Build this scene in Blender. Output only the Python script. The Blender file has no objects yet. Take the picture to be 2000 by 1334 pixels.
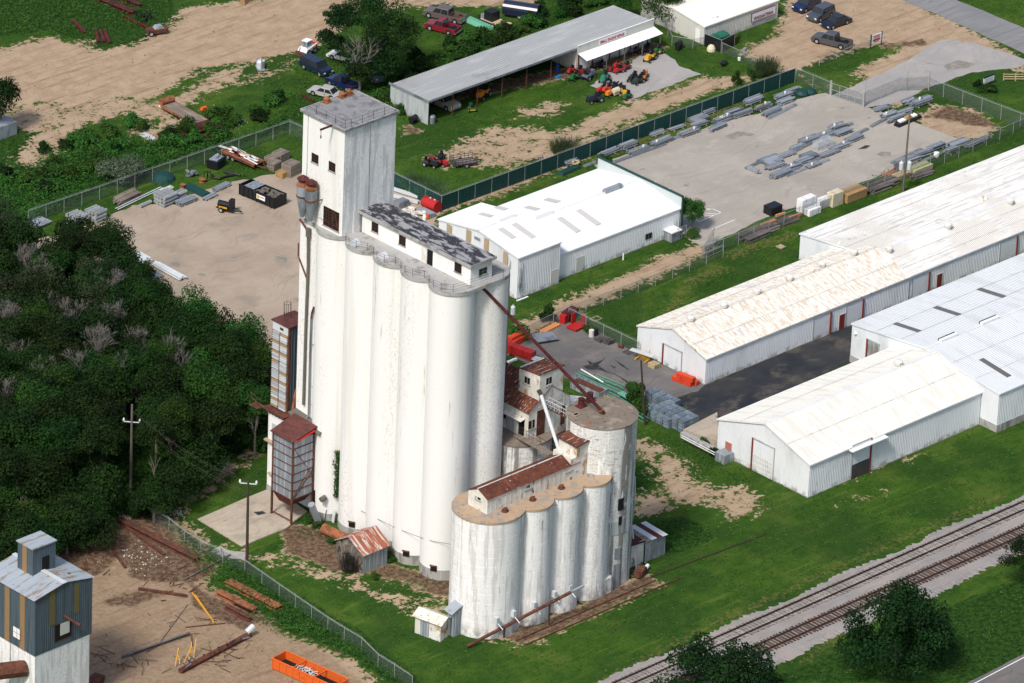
import bpy, math, random
import numpy as np
from mathutils import Vector, Matrix
random.seed(7); RNG = np.random.default_rng(7)
SC = bpy.context.scene
COL = SC.collection
R = math.radians
# ---------------------------------------------------------------- camera (solved from the rails, eaves and plumb lines)
YAW, PITCH, ROLL, FPX = R(45.2547), R(26.4986), R(-2.4111), 13156.6
CZ = 378.0
_cp, _sp = math.cos(PITCH), math.sin(PITCH)
_f = Vector((math.cos(YAW)*_cp, math.sin(YAW)*_cp, -_sp))
_r = _f.cross(Vector((0, 0, 1))).normalized(); _d = _f.cross(_r)
_cr, _sr = math.cos(ROLL), math.sin(ROLL)
CR, CD, CF = _cr*_r+_sr*_d, -_sr*_r+_cr*_d, _f
CAM = Vector((-_f.x*CZ/_sp, -_f.y*CZ/_sp, CZ))
def G(px, py, z=0.0):
    """where a sight line of the photograph meets the level z, in metres"""
    v = CR*((px-1000)/FPX)+CD*((py-667)/FPX)+CF
    t = (z-CZ)/v.z
    return (CAM.x+v.x*t, CAM.y+v.y*t)
cam = bpy.data.cameras.new('camera'); camo = bpy.data.objects.new('camera', cam); COL.objects.link(camo)
m = Matrix(((CR.x, -CD.x, -CF.x, CAM.x), (CR.y, -CD.y, -CF.y, CAM.y), (CR.z, -CD.z, -CF.z, CAM.z), (0, 0, 0, 1)))
camo.matrix_world = m
cam.sensor_width = 36; cam.lens = FPX*36/2000; cam.clip_start = 5; cam.clip_end = 9000
SC.camera = camo
# ---------------------------------------------------------------- light: hazy sun high on the left, bright sky
SUN_EL, SUN_AZ = R(50), R(196)          # direction towards the sun, angle from +X
w = bpy.data.worlds.new('World'); SC.world = w; w.use_nodes = True
nt = w.node_tree; bg = nt.nodes['Background']
sky = nt.nodes.new('ShaderNodeTexSky'); sky.sky_type = 'NISHITA'; sky.sun_disc = False
sky.sun_elevation = SUN_EL; sky.sun_rotation = R(90)-SUN_AZ
sky.air_density = 1.0; sky.dust_density = 3.0; sky.ozone_density = 1.0
nt.links.new(sky.outputs[0], bg.inputs[0]); bg.inputs[1].default_value = 0.105
sl = bpy.data.lights.new('sun', 'SUN'); slo = bpy.data.objects.new('sun', sl); COL.objects.link(slo)
sl.energy = 2.5; sl.angle = R(10); sl.color = (1.0, 0.95, 0.87)
sd = Vector((math.cos(SUN_EL)*math.cos(SUN_AZ), math.cos(SUN_EL)*math.sin(SUN_AZ), math.sin(SUN_EL)))
slo.rotation_euler = sd.to_track_quat('Z', 'Y').to_euler(); slo.location = (0, 0, 200)
SC.view_settings.view_transform = 'Standard'; SC.view_settings.look = 'None'
SC.view_settings.exposure = 0.40; SC.view_settings.gamma = 1.0; SC.view_settings.use_curve_mapping = False
SC.cycles.max_bounces = 6; SC.cycles.transparent_max_bounces = 12
SC.cycles.use_adaptive_sampling = True
# ---------------------------------------------------------------- materials
MATS = {}
def _mk(name):
    mt = bpy.data.materials.new(name); mt.use_nodes = True; MATS[name] = mt
    return mt, mt.node_tree, mt.node_tree.nodes['Principled BSDF']
def _noise(nt, vec, scale, detail=5, rough=.6):
    n = nt.nodes.new('ShaderNodeTexNoise'); n.inputs['Scale'].default_value = scale
    n.inputs['Detail'].default_value = detail; n.inputs['Roughness'].default_value = rough
    if vec is not None: nt.links.new(vec, n.inputs['Vector'])
    return n.outputs['Fac']
def _map(nt, vec, sc):
    mp = nt.nodes.new('ShaderNodeMapping'); mp.inputs['Scale'].default_value = sc
    nt.links.new(vec, mp.inputs['Vector']); return mp.outputs[0]
def _ramp(nt, fac, lo, hi):
    r = nt.nodes.new('ShaderNodeMapRange'); r.interpolation_type = 'SMOOTHSTEP'
    r.inputs['From Min'].default_value = lo; r.inputs['From Max'].default_value = hi
    nt.links.new(fac, r.inputs['Value']); return r.outputs[0]
def _mix(nt, fac, a, b, mode='MIX'):
    mx = nt.nodes.new('ShaderNodeMix'); mx.data_type = 'RGBA'; mx.blend_type = mode
    for s, v in ((mx.inputs[0], fac), (mx.inputs[6], a), (mx.inputs[7], b)):
        if hasattr(v, 'is_linked') or hasattr(v, 'links'): nt.links.new(v, s)
        elif isinstance(v, (int, float)): s.default_value = v
        else: s.default_value = (v[0], v[1], v[2], 1)
    return mx.outputs[2]
def _math(nt, op, a, b=None):
    n = nt.nodes.new('ShaderNodeMath'); n.operation = op
    for i, v in enumerate((a, b)):
        if v is None: continue
        if isinstance(v, (int, float)): n.inputs[i].default_value = v
        else: nt.links.new(v, n.inputs[i])
    return n.outputs[0]
def mat(name, col, rough=.8, metal=0.0, layers=(), bump=None, var=.12, rnd=0.0, spec=.3, coords='Object'):
    """layers: (colour, scale, (sx,sy,sz), lo, hi); var: fine value mottling; rnd: per-object value change"""
    if name in MATS: return MATS[name]
    mt, nt, b = _mk(name)
    tc = nt.nodes.new('ShaderNodeTexCoord').outputs[coords]
    c = (col[0], col[1], col[2], 1)
    out = c
    for i, L in enumerate(layers):
        v = _map(nt, tc, L[2])
        fac = _ramp(nt, _noise(nt, v, L[1], L[5] if len(L) > 5 else 6, .62), L[3], L[4])
        if len(L) > 6: fac = _math(nt, 'MULTIPLY', fac, _ramp(nt, _noise(nt, _map(nt, tc, L[6][1]), L[6][0], 4), L[6][2], L[6][3]))
        out = _mix(nt, fac, out, L[0])
    if var:
        f = _noise(nt, tc, 1.3, 8, .7); f2 = _math(nt, 'MULTIPLY', _math(nt, 'SUBTRACT', f, .5), var*4)
        f3 = _math(nt, 'ADD', f2, 1.0)
        cmb = nt.nodes.new('ShaderNodeCombineColor')
        for k in range(3): nt.links.new(f3, cmb.inputs[k])
        out = _mix(nt, 1.0, out, cmb.outputs[0], 'MULTIPLY')
    if rnd:
        oi = nt.nodes.new('ShaderNodeObjectInfo').outputs['Random']
        hs = nt.nodes.new('ShaderNodeHueSaturation')
        nt.links.new(_math(nt, 'ADD', _math(nt, 'MULTIPLY', oi, rnd*2), 1-rnd), hs.inputs['Value'])
        if isinstance(out, tuple): hs.inputs['Color'].default_value = out
        else: nt.links.new(out, hs.inputs['Color'])
        out = hs.outputs[0]
    if isinstance(out, tuple): b.inputs['Base Color'].default_value = out
    else: nt.links.new(out, b.inputs['Base Color'])
    b.inputs['Roughness'].default_value = rough; b.inputs['Metallic'].default_value = metal
    b.inputs['Specular IOR Level'].default_value = spec
    if bump:
        bn = nt.nodes.new('ShaderNodeBump'); bn.inputs['Strength'].default_value = bump[1]
        bn.inputs['Distance'].default_value = bump[2] if len(bump) > 2 else .05
        v = _map(nt, tc, bump[3]) if len(bump) > 3 else tc
        nt.links.new(_noise(nt, v, bump[0], 6, .65), bn.inputs['Height']); nt.links.new(bn.outputs[0], b.inputs['Normal'])
    return mt
U1 = (1, 1, 1)
rust = (.13, .045, .025); rust2 = (.09, .028, .02); dirtc = (.25, .2, .15)
M_white = mat('white_metal', (.74, .77, .80), .45, layers=(((.60, .62, .64), .25, (1, 1, .3), .45, .75), ((.45, .42, .36), 1.2, (1, 1, .15), .66, .8)), var=.02)
M_whiteroof = mat('white_roof', (.72, .715, .69), .5, layers=(((.50, .50, .49), .7, (.25, 3.0, 1), .53, .62, 7), ((.62, .60, .56), .15, U1, .45, .6), ((.45, .46, .48), .5, (.8, .8, 1), .62, .7, 8)), var=.03)
M_brightroof = mat('bright_roof', (.80, .82, .82), .5, layers=(((.72, .74, .74), .2, U1, .45, .65),), var=.015)
M_creamywhite = mat('creamy_white_roof', (.74, .73, .68), .5, layers=(((.66, .645, .59), .5, (2.4, .25, 1), .5, .6), ((.50, .30, .18), 1.1, U1, .73, .76)), var=.02)
M_coolroof = mat('cool_grey_white_roof', (.62, .645, .67), .5, layers=(((.56, .58, .60), .3, (2, .3, 1), .5, .6),), var=.02)
M_rustwhiteroof = mat('rust_stained_white_roof', (.74, .725, .67), .55, layers=(((.60, .52, .42), 1.3, (2.8, .5, 1), .50, .58, 7), ((.44, .24, .13), 2.6, (2.2, .7, 1), .60, .65, 8, (.25, U1, .4, .55)), ((.52, .52, .53), .5, (1.2, .5, 1), .60, .68)), var=.03)
M_rustroof = mat('rusty_roof', rust, .85, layers=((rust2, .8, U1, .4, .6), ((.62, .5, .42), 1.6, (1.5, 3.2, 1), .64, .70), ((.25, .09, .04), 1.1, U1, .55, .75)), var=.12)
M_rustroofY = mat('rusty_roof_along', rust, .85, layers=((rust2, .8, U1, .4, .6), ((.55, .42, .34), 1.5, (.7, 3.5, 1), .58, .66), ((.28, .1, .045), 1.1, U1, .55, .75)), var=.12)
M_brownroof = mat('brown_roof', (.12, .04, .035), .7, layers=(((.08, .03, .025), .8, (3, 1, 1), .4, .6), ((.2, .09, .06), 1.5, U1, .62, .7)), var=.1)
M_rust = mat('rust', (.14, .05, .03), .85, layers=(((.07, .03, .022), 1.3, U1, .4, .6), ((.24, .1, .05), 2.3, U1, .58, .7)), var=.1)
M_rustor = mat('orange_rust', (.30, .11, .05), .9, layers=(((.14, .055, .03), 1.2, U1, .45, .62), ((.42, .2, .1), 2.0, U1, .6, .7)), var=.12)
M_darkred = mat('dark_red_steel', (.10, .018, .018), .6, layers=(((.05, .012, .012), 1.0, U1, .45, .6),), var=.1)
M_rustwall = mat('rust_stained_white_wall', (.62, .60, .54), .7, layers=(((.42, .26, .14), .9, (1, 1, .35), .56, .66), ((.26, .11, .05), 1.8, (1, 1, .4), .61, .67), ((.72, .71, .67), .6, U1, .5, .6)), var=.06)
M_conc_white = mat('white_painted_concrete', (.80, .80, .785), .8, layers=(((.74, .735, .70), .4, (1, 1, .04), .52, .60), ((.58, .57, .54), 6.5, (1, 1, .5), .52, .64, 8, (.20, (1, 1, .14), .46, .62)), ((.55, .54, .50), 1.6, (1.6, 1.6, .08), .60, .66, 6, (.3, (1, 1, .3), .5, .6)), ((.30, .29, .27), 5, (1, 1, .5), .70, .73)), bump=(4, .2, .02), var=.015)
M_conc_white2 = mat('streaked_white_concrete', (.80, .80, .79), .85, layers=(((.62, .615, .60), 1.2, (1.4, 1.4, .10), .50, .58), ((.50, .49, .47), 6, (1.2, 1.2, .7), .52, .64, 8, (.28, (1, 1, .12), .42, .6)), ((.42, .41, .39), 1.6, (.5, .5, 4.5), .60, .68, 7, (.4, (1, 1, .3), .45, .6)), ((.25, .24, .22), 2.2, (1.8, 1.8, .08), .62, .67, 6, (.5, (1, 1, .2), .5, .6)), ((.88, .88, .88), 2.6, (1.6, 1.6, .15), .60, .64)), bump=(4, .3, .03), var=.04)
M_conc_streak = mat('streaked_tower_face', (.80, .81, .81), .85, layers=(((.60, .61, .62), 1.0, (1, 1, .12), .48, .57), ((.50, .505, .51), 6, (1.2, 1.2, .4), .50, .64, 8, (.3, (1, 1, .3), .42, .6)), ((.88, .88, .87), 2.4, (1.6, 1.6, .15), .58, .63)), bump=(4, .3, .03), var=.04)
M_conc_tank = mat('weathered_tank_concrete', (.66, .66, .64), .85, layers=(((.22, .215, .20), .5, (1.6, 1.6, .05), .50, .57, 7), ((.33, .32, .30), 2.0, (.5, .5, 4.0), .55, .63, 8), ((.36, .35, .33), 5, (1.2, 1.2, .8), .56, .64, 8), ((.80, .80, .79), 2.0, (1.2, 1.2, .2), .58, .63)), bump=(4, .4, .04), var=.07)
M_conc_grey = mat('grey_concrete', (.36, .355, .34), .9, layers=(((.20, .2, .19), .8, (1, 1, .3), .48, .62), ((.5, .5, .48), 1.5, (1.5, 1.5, .2), .6, .68)), bump=(4, .4, .04), var=.08)
M_deck = mat('deck_concrete', (.38, .375, .37), .9, layers=(((.24, .235, .22), .7, U1, .52, .64), ((.3, .24, .17), 1.2, U1, .62, .7)), var=.07)
M_deck_tan = mat('tan_deck', (.42, .30, .20), .9, layers=(((.30, .265, .23), .6, U1, .48, .6, 8), ((.15, .13, .11), 2.4, U1, .60, .66, 8)), var=.1)
M_deck_brown = mat('brown_deck', (.20, .165, .13), .9, layers=(((.30, .25, .2), .5, U1, .5, .64), ((.32, .12, .05), .35, U1, .62, .70), ((.12, .1, .09), 1.4, U1, .56, .64)), var=.1)
M_towerroof = mat('grey_membrane', (.24, .243, .255), .8, layers=(((.16, .16, .165), .8, U1, .5, .6, 8), ((.20, .14, .10), 1.6, U1, .62, .7), ((.33, .335, .35), 2, U1, .6, .66)), var=.08)
M_tarroof = mat('tar_roof', (.30, .30, .32), .9, layers=(((.035, .036, .045), .95, (1.6, .55, 1), .44, .53), ((.6, .6, .6), 3.2, (1.5, .7, 1), .63, .68)), bump=(3, .4, .03), var=.1)
M_galv = mat('galvanised', (.28, .31, .345), .5, metal=.3, layers=(((.17, .19, .22), .7, (1, 1, .3), .5, .62),), var=.1, rnd=.35)
M_galvlt = mat('light_galvanised', (.62, .66, .68), .5, metal=.15, var=.05, rnd=.08)
M_louv = mat('louvre_sheet', (.42, .44, .45), .5, metal=.2, var=.08, rnd=.3)
M_galvbin = mat('bin_sheet', (.27, .31, .35), .5, metal=.3, layers=(((.46, .49, .53), 1.4, (2.2, 2.2, .06), .52, .58), ((.16, .18, .21), 1.3, (2, 2, .1), .55, .65)), var=.06)
M_shedroof = mat('grey_metal_roof', (.34, .355, .36), .5, metal=.1, layers=(((.26, .27, .285), .16, U1, .60, .72), ((.42, .43, .43), .5, (.3, 2, 1), .5, .65)), var=.03)
M_shedwall = mat('pale_grey_siding', (.40, .44, .44), .6, layers=(((.32, .35, .36), .6, (2, 2, .2), .5, .6),), var=.04)
M_cream = mat('cream_siding', (.56, .56, .52), .6, layers=(((.48, .48, .45), .5, (1, 1, .2), .5, .65),), var=.03)
M_creamroof = mat('cream_roof', (.80, .78, .70), .5, var=.02)
M_grnsid = mat('pale_green_siding', (.52, .58, .58), .5, var=.03)
M_tan = mat('tan_translucent_panel', (.40, .32, .20), .6, layers=(((.45, .33, .24), .6, (1, 1, .3), .5, .6),), var=.05)
M_blue = mat('blue_grey_siding', (.075, .105, .13), .55, layers=(((.055, .08, .10), .5, (3, 3, .15), .48, .6), ((.10, .125, .14), 1.4, (3, 3, .1), .55, .62), ((.15, .15, .13), .9, (2, 2, .2), .66, .72)), var=.07)
M_olive = mat('olive_panel', (.14, .12, .05), .6, var=.1)
M_tanstripe = mat('faded_tan_panel', (.27, .17, .085), .6, var=.1)
M_bluroof = mat('patchy_grey_roof', (.36, .41, .46), .5, metal=.1, layers=(((.28, .23, .18), .6, (.5, 2.6, 1), .52, .6), ((.15, .05, .025), 1.0, U1, .64, .68)), var=.06)
M_black = mat('black_paint', (.012, .013, .016), .45, var=.1)
M_dark = mat('dark_opening', (.008, .008, .008), .95, var=0)
M_glass = mat('window_glass', (.02, .025, .03), .12, spec=.6, var=0)
M_tyre = mat('tyre', (.015, .015, .015), .9, var=.1)
M_hub = mat('wheel_hub', (.45, .46, .47), .4, metal=.4, var=0)
M_red = mat('red_paint', (.42, .02, .02), .45, layers=(((.25, .02, .02), .9, U1, .5, .65),), var=.08)
M_orred = mat('orange_red_paint', (.62, .06, .02), .5, layers=(((.45, .045, .02), .9, U1, .52, .65),), var=.06)
M_orange = mat('orange_paint', (.65, .12, .02), .5, layers=(((.4, .08, .02), 1.1, U1, .58, .66),), var=.06)
M_orlum = mat('orange_lumber', (.62, .25, .10), .8, var=.1)
M_yellow = mat('yellow_paint', (.65, .33, .02), .5, var=.06)
M_green = mat('green_paint', (.02, .14, .09), .5, layers=(((.015, .09, .06), .9, U1, .5, .6),), var=.08)
M_grnlt = mat('faded_green_paint', (.12, .36, .24), .6, var=.08)
M_grnslat = mat('green_privacy_slats', (.008, .045, .042), .6, layers=(((.012, .06, .055), 2, (4, 4, .1), .5, .6),), var=.08)
M_wood = mat('weathered_wood', (.24, .2, .165), .9, layers=(((.15, .125, .105), 1.2, (.4, 3, 1), .45, .6),), var=.1, rnd=.2)
M_woodlt = mat('pale_lumber', (.52, .42, .26), .8, layers=(((.42, .33, .2), 1.2, (.3, 3, 3), .45, .6),), var=.06, rnd=.12)
M_woodor = mat('orange_brown_lumber', (.40, .25, .11), .8, layers=(((.3, .19, .09), 1.2, (.3, 3, 3), .45, .6),), var=.06, rnd=.12)
M_darkwood = mat('dark_old_timber', (.10, .088, .085), .9, layers=(((.17, .15, .14), 1.2, (.3, 4, 1), .5, .6),), var=.12, rnd=.25)
M_pole = mat('creosoted_pole', (.055, .04, .03), .9, var=.15)
M_poleg = mat('grey_pole', (.13, .12, .1), .9, var=.15)
M_wrap = mat('white_wrap', (.80, .81, .83), .5, layers=(((.66, .66, .68), 1.1, (1, 1, 1), .52, .62),), bump=(3, .4, .05), var=.03)
M_plastic = mat('white_plastic', (.8, .8, .8), .5, var=0)
M_creamwrap = mat('cream_wrap', (.62, .56, .40), .6, layers=(((.5, .42, .28), 1.1, U1, .52, .62),), var=.04)
M_blkplas = mat('black_plastic_wrap', (.012, .013, .017), .35, bump=(4, .5, .05), var=.1)
M_post = mat('fence_post', (.42, .44, .44), .5, metal=.3, var=.05)
M_redtrim = mat('red_brown_trim', (.20, .035, .025), .6, var=.06)
M_grntrim = mat('dark_green_trim', (.02, .06, .055), .5, var=.05)
M_shed_rust = mat('striped_rust_roof', (.30, .10, .06), .8, layers=(((.50, .44, .40), 1.1, (3.2, .25, .25), .5, .56), ((.2, .06, .04), 1.7, (2.4, .4, .4), .56, .62)), var=.08)
M_hay = mat('dead_vines', (.14, .12, .10), .95, layers=(((.25, .22, .19), 2.5, (1, 1, .5), .52, .62), ((.04, .035, .03), 1.8, U1, .52, .6)), var=.15)
M_redtext = mat('red_sign_print', (.42, .04, .06), .6, var=0)
M_maroon = mat('maroon_sign_print', (.25, .03, .07), .6, var=0)
M_insul = mat('white_insulator', (.75, .78, .8), .3, var=0)
M_leafp = {}
def splash(mt, hgt=.9, col=(.16, .15, .12)):
    '''mildew and mud splashed on the foot of a wall'''
    nt = mt.node_tree; b = nt.nodes['Principled BSDF']; src = b.inputs['Base Color'].links[0].from_socket; tc = nt.nodes.new('ShaderNodeNewGeometry').outputs['Position']
    sp = nt.nodes.new('ShaderNodeSeparateXYZ'); nt.links.new(tc, sp.inputs[0]); z = _ramp(nt, sp.outputs[2], hgt, 0); n = _ramp(nt, _noise(nt, _map(nt, tc, (1, 1, .6)), 1.1, 8), .42, .62)
    nt.links.new(_mix(nt, _math(nt, 'MULTIPLY', _math(nt, 'MULTIPLY', z, n), .8), src, col), b.inputs['Base Color'])
splash(M_white); splash(M_conc_white2, 2.0, (.2, .19, .16)); splash(M_conc_tank, 2.5, (.14, .13, .11)); splash(M_cream, .6); splash(M_shedwall, .7)
def leaf_mat(name, c1, c2, c3=None, trans=.25):
    mt, nt, b = _mk(name)
    geo = nt.nodes.new('ShaderNodeNewGeometry').outputs['Position']
    n1 = _ramp(nt, _noise(nt, geo, .35, 3), .35, .65)
    out = _mix(nt, n1, c1, c2)
    oi = nt.nodes.new('ShaderNodeObjectInfo').outputs['Random']
    hs = nt.nodes.new('ShaderNodeHueSaturation')
    nt.links.new(_math(nt, 'ADD', _math(nt, 'MULTIPLY', oi, .7), .65), hs.inputs['Value'])
    nt.links.new(_math(nt, 'ADD', _math(nt, 'MULTIPLY', oi, .05), .475), hs.inputs['Hue'])
    nt.links.new(out, hs.inputs['Color']); out = hs.outputs[0]
    n2 = _ramp(nt, _noise(nt, geo, 3.1, 2), .55, .75)
    out = _mix(nt, n2, out, c3 or tuple(min(1, v*1.8) for v in c2))
    nt.links.new(out, b.inputs['Base Color']); b.inputs['Roughness'].default_value = .7
    b.inputs['Specular IOR Level'].default_value = .15
    tr = nt.nodes.new('ShaderNodeBsdfTranslucent'); nt.links.new(out, tr.inputs[0])
    ms = nt.nodes.new('ShaderNodeMixShader'); ms.inputs[0].default_value = trans
    nt.links.new(b.outputs[0], ms.inputs[1]); nt.links.new(tr.outputs[0], ms.inputs[2])
    nt.links.new(ms.outputs[0], nt.nodes['Material Output'].inputs[0])
    return mt
M_leaf = leaf_mat('dark_foliage', (.007, .022, .004), (.016, .044, .007))
M_leafoak = leaf_mat('oak_foliage', (.006, .019, .004), (.012, .034, .007))
M_leafbr = leaf_mat('bright_foliage', (.017, .050, .008), (.031, .080, .012))
M_weed = leaf_mat('weed_foliage', (.022, .075, .012), (.045, .12, .018), trans=.2)
M_tuft = leaf_mat('grass_tuft', (.035, .085, .012), (.06, .12, .02), (.10, .14, .03), trans=.15)
M_reed = leaf_mat('reed_blades', (.13, .20, .08), (.20, .28, .13), trans=.5)
M_haze = leaf_mat('grey_green_foliage', (.022, .036, .016), (.036, .056, .022))
M_greyleaf = leaf_mat('silvery_foliage', (.085, .14, .075), (.13, .19, .12))
M_bark = mat('bark', (.14, .12, .10), .95, var=.15)
M_deadbark = mat('dead_pale_bark', (.17, .155, .145), .95, var=.12)
def chain_mat():
    mt, nt, b = _mk('chain_link')
    b.inputs['Base Color'].default_value = (.10, .125, .12, 1); b.inputs['Roughness'].default_value = .6
    tr = nt.nodes.new('ShaderNodeBsdfTransparent'); ms = nt.nodes.new('ShaderNodeMixShader')
    tc = nt.nodes.new('ShaderNodeTexCoord').outputs['Object']
    def wires(sx):
        sp = nt.nodes.new('ShaderNodeSeparateXYZ'); nt.links.new(tc, sp.inputs[0])
        s = _math(nt, 'ADD', sp.outputs[0], sp.outputs[1]); s = _math(nt, 'ADD', s, _math(nt, 'MULTIPLY', sp.outputs[2], sx))
        s = _math(nt, 'FRACT', _math(nt, 'MULTIPLY', s, 14.0)); return _math(nt, 'LESS_THAN', s, .17)
    nt.links.new(_math(nt, 'MAXIMUM', wires(1), wires(-1)), ms.inputs[0])
    nt.links.new(tr.outputs[0], ms.inputs[1]); nt.links.new(b.outputs[0], ms.inputs[2])
    nt.links.new(ms.outputs[0], nt.nodes['Material Output'].inputs[0]); return mt
M_chain = chain_mat()
# ---------------------------------------------------------------- mesh builder
def wpos(o):
    v = Vector((0, 0, 0))
    while o is not None: v += o.location; o = o.parent
    return v
class MB:
    def __init__(s, world=False): s.v = []; s.f = []; s.mi = []; s.m = 0; s.world = world
    def face(s, pts):
        n = len(s.v); s.v += [tuple(p) for p in pts]; s.f.append(tuple(range(n, n+len(pts)))); s.mi.append(s.m)
    def _fs(s, vs, fs):
        n = len(s.v); s.v += [tuple(p) for p in vs]
        for f in fs: s.f.append(tuple(n+i for i in f)); s.mi.append(s.m)
    def b(s, x0, x1, y0, y1, z0, z1):
        s._fs([(x0, y0, z0), (x1, y0, z0), (x1, y1, z0), (x0, y1, z0), (x0, y0, z1), (x1, y0, z1), (x1, y1, z1), (x0, y1, z1)],
              [(0, 3, 2, 1), (4, 5, 6, 7), (0, 1, 5, 4), (1, 2, 6, 5), (2, 3, 7, 6), (3, 0, 4, 7)]); return s
    def fr(s, x0, x1, y0, y1, z0, X0, X1, Y0, Y1, z1):
        s._fs([(x0, y0, z0), (x1, y0, z0), (x1, y1, z0), (x0, y1, z0), (X0, Y0, z1), (X1, Y0, z1), (X1, Y1, z1), (X0, Y1, z1)],
              [(0, 3, 2, 1), (4, 5, 6, 7), (0, 1, 5, 4), (1, 2, 6, 5), (2, 3, 7, 6), (3, 0, 4, 7)]); return s
    def rb(s, cx, cy, z0, lx, ly, h, a=0):
        c, q = math.cos(a), math.sin(a); P = []
        for z in (z0, z0+h):
            for dx, dy in ((-lx/2, -ly/2), (lx/2, -ly/2), (lx/2, ly/2), (-lx/2, ly/2)):
                P.append((cx+dx*c-dy*q, cy+dx*q+dy*c, z))
        s._fs(P, [(0, 3, 2, 1), (4, 5, 6, 7), (0, 1, 5, 4), (1, 2, 6, 5), (2, 3, 7, 6), (3, 0, 4, 7)]); return s
    def t(s, p, q, r, n=6, r2=None, cap=True):
        p = Vector(p); q = Vector(q); d = (q-p)
        if d.length < 1e-6: return s
        d.normalize(); u = d.orthogonal().normalized(); v = d.cross(u); r2 = r if r2 is None else r2
        V = [p+(u*math.cos(2*math.pi*i/n)+v*math.sin(2*math.pi*i/n))*r for i in range(n)]
        V += [q+(u*math.cos(2*math.pi*i/n)+v*math.sin(2*math.pi*i/n))*r2 for i in range(n)]
        F = [(i, (i+1) % n, n+(i+1) % n, n+i) for i in range(n)]
        if cap: F += [tuple(range(n-1, -1, -1)), tuple(range(n, 2*n))]
        s._fs(V, F); return s
    def path(s, pts, r, n=6):
        for a, b_ in zip(pts, pts[1:]): s.t(a, b_, r, n)
        return s
    def lathe(s, cx, cy, prof, n=24):
        V = []; F = []
        for (r, z) in prof:
            for i in range(n): a = 2*math.pi*i/n; V.append((cx+r*math.cos(a), cy+r*math.sin(a), z))
        for k in range(len(prof)-1):
            for i in range(n): F.append((k*n+i, k*n+(i+1) % n, (k+1)*n+(i+1) % n, (k+1)*n+i))
        F.append(tuple(range(n-1, -1, -1))); F.append(tuple((len(prof)-1)*n+i for i in range(n)))
        s._fs(V, F); return s
    def prism(s, poly, z0, z1):
        n = len(poly); V = [(x, y, z0) for x, y in poly]+[(x, y, z1) for x, y in poly]
        F = [(i, (i+1) % n, n+(i+1) % n, n+i) for i in range(n)]+[tuple(range(n-1, -1, -1)), tuple(range(n, 2*n))]
        s._fs(V, F); return s
    def xprism(s, poly, y0, y1):          # polygon in x,z extruded along y
        n = len(poly); V = [(x, y0, z) for x, z in poly]+[(x, y1, z) for x, z in poly]
        F = [(i, (i+1) % n, n+(i+1) % n, n+i) for i in range(n)]+[tuple(range(n-1, -1, -1)), tuple(range(n, 2*n))]
        s._fs(V, F); return s
    def rib(s, A0, A1, B0, B1, nrm, pitch=.3, depth=.035):
        A0, A1, B0, B1, nrm = map(Vector, (A0, A1, B0, B1, nrm)); L = (A1-A0).length
        k = max(1, int(round(L/pitch))); us = []
        for i in range(k):
            for du, o in ((0, 0), (.62, 0), (.72, depth), (.9, depth)): us.append(((i+du)/k, o))
        us.append((1, 0)); n0 = len(s.v)
        for u, o in us: s.v.append(tuple(A0.lerp(A1, u)+nrm*o)); s.v.append(tuple(B0.lerp(B1, u)+nrm*o))
        for i in range(len(us)-1): s.f.append((n0+2*i, n0+2*i+2, n0+2*i+3, n0+2*i+1)); s.mi.append(s.m)
        return s
    def build(s, name, mt, parent=None, smooth=False):
        me = bpy.data.meshes.new(name); off = wpos(parent) if (s.world and parent is not None) else Vector((0, 0, 0))
        me.from_pydata([(x-off.x, y-off.y, z-off.z) for x, y, z in s.v], [], s.f)
        ms = mt if isinstance(mt, (list, tuple)) else [mt]
        for q in ms: me.materials.append(q)
        if len(ms) > 1: me.polygons.foreach_set('material_index', s.mi)
        if smooth: me.polygons.foreach_set('use_smooth', [len(f) <= 4 for f in s.f])
        if smooth: me.update(); me.set_sharp_from_angle(angle=R(40))
        o = bpy.data.objects.new(name, me); COL.objects.link(o)
        if parent is not None: o.parent = parent
        return o
def tag(o, label=None, cat=None, group=None, kind=None):
    if label: o['label'] = label
    if cat: o['category'] = cat
    if group: o['group'] = group
    if kind: o['kind'] = kind
    elif cat: o['kind'] = 'thing'
    return o
def thing(name, label, cat, loc=(0, 0, 0), rz=0, group=None):
    o = bpy.data.objects.new(name, None); COL.objects.link(o); o.location = (loc[0], loc[1], loc[2] if len(loc) > 2 else 0); o.rotation_euler = (0, 0, rz)
    o.empty_display_size = .3
    return tag(o, label, cat, group)
def clone(o, loc=None, rz=None, label=None, group=None, parent=None, sc=None):
    c = o.copy(); COL.objects.link(c)
    if parent is not None: c.parent = parent
    for ch in list(o.children): clone(ch, parent=c)
    if loc is not None: c.location = (loc[0], loc[1], loc[2] if len(loc) > 2 else 0)
    if rz is not None: c.rotation_euler = (0, 0, rz)
    if sc is not None: c.scale = (sc, sc, sc) if not hasattr(sc, '__len__') else sc
    if label: c['label'] = label
    if group: c['group'] = group
    return c
def sub(name, src, parent, loc, rz=0, sc=None):
    o = bpy.data.objects.new(name, src.data); COL.objects.link(o); o.parent = parent; o.location = loc; o.rotation_euler = (0, 0, rz)
    if sc: o.scale = sc
    return o
def place2(a, b):
    """centre and heading of a thing whose nose stands at pixel a and tail at pixel b"""
    p, q = Vector(G(*a)), Vector(G(*b)); return ((p.x+q.x)/2, (p.y+q.y)/2), math.atan2(p.y-q.y, p.x-q.x), (p-q).length

_ON = 'zeroth first second third fourth fifth sixth seventh eighth ninth tenth eleventh twelfth thirteenth fourteenth fifteenth sixteenth seventeenth eighteenth nineteenth'.split()
_OT = {2: 'twenty', 3: 'thirty', 4: 'forty', 5: 'fifty'}
def ordn(n):
    if n < 20: return _ON[n]
    t, u = divmod(n, 10); return (_OT[t][:-1]+'ieth') if u == 0 else _OT[t]+'-'+_ON[u]
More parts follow.
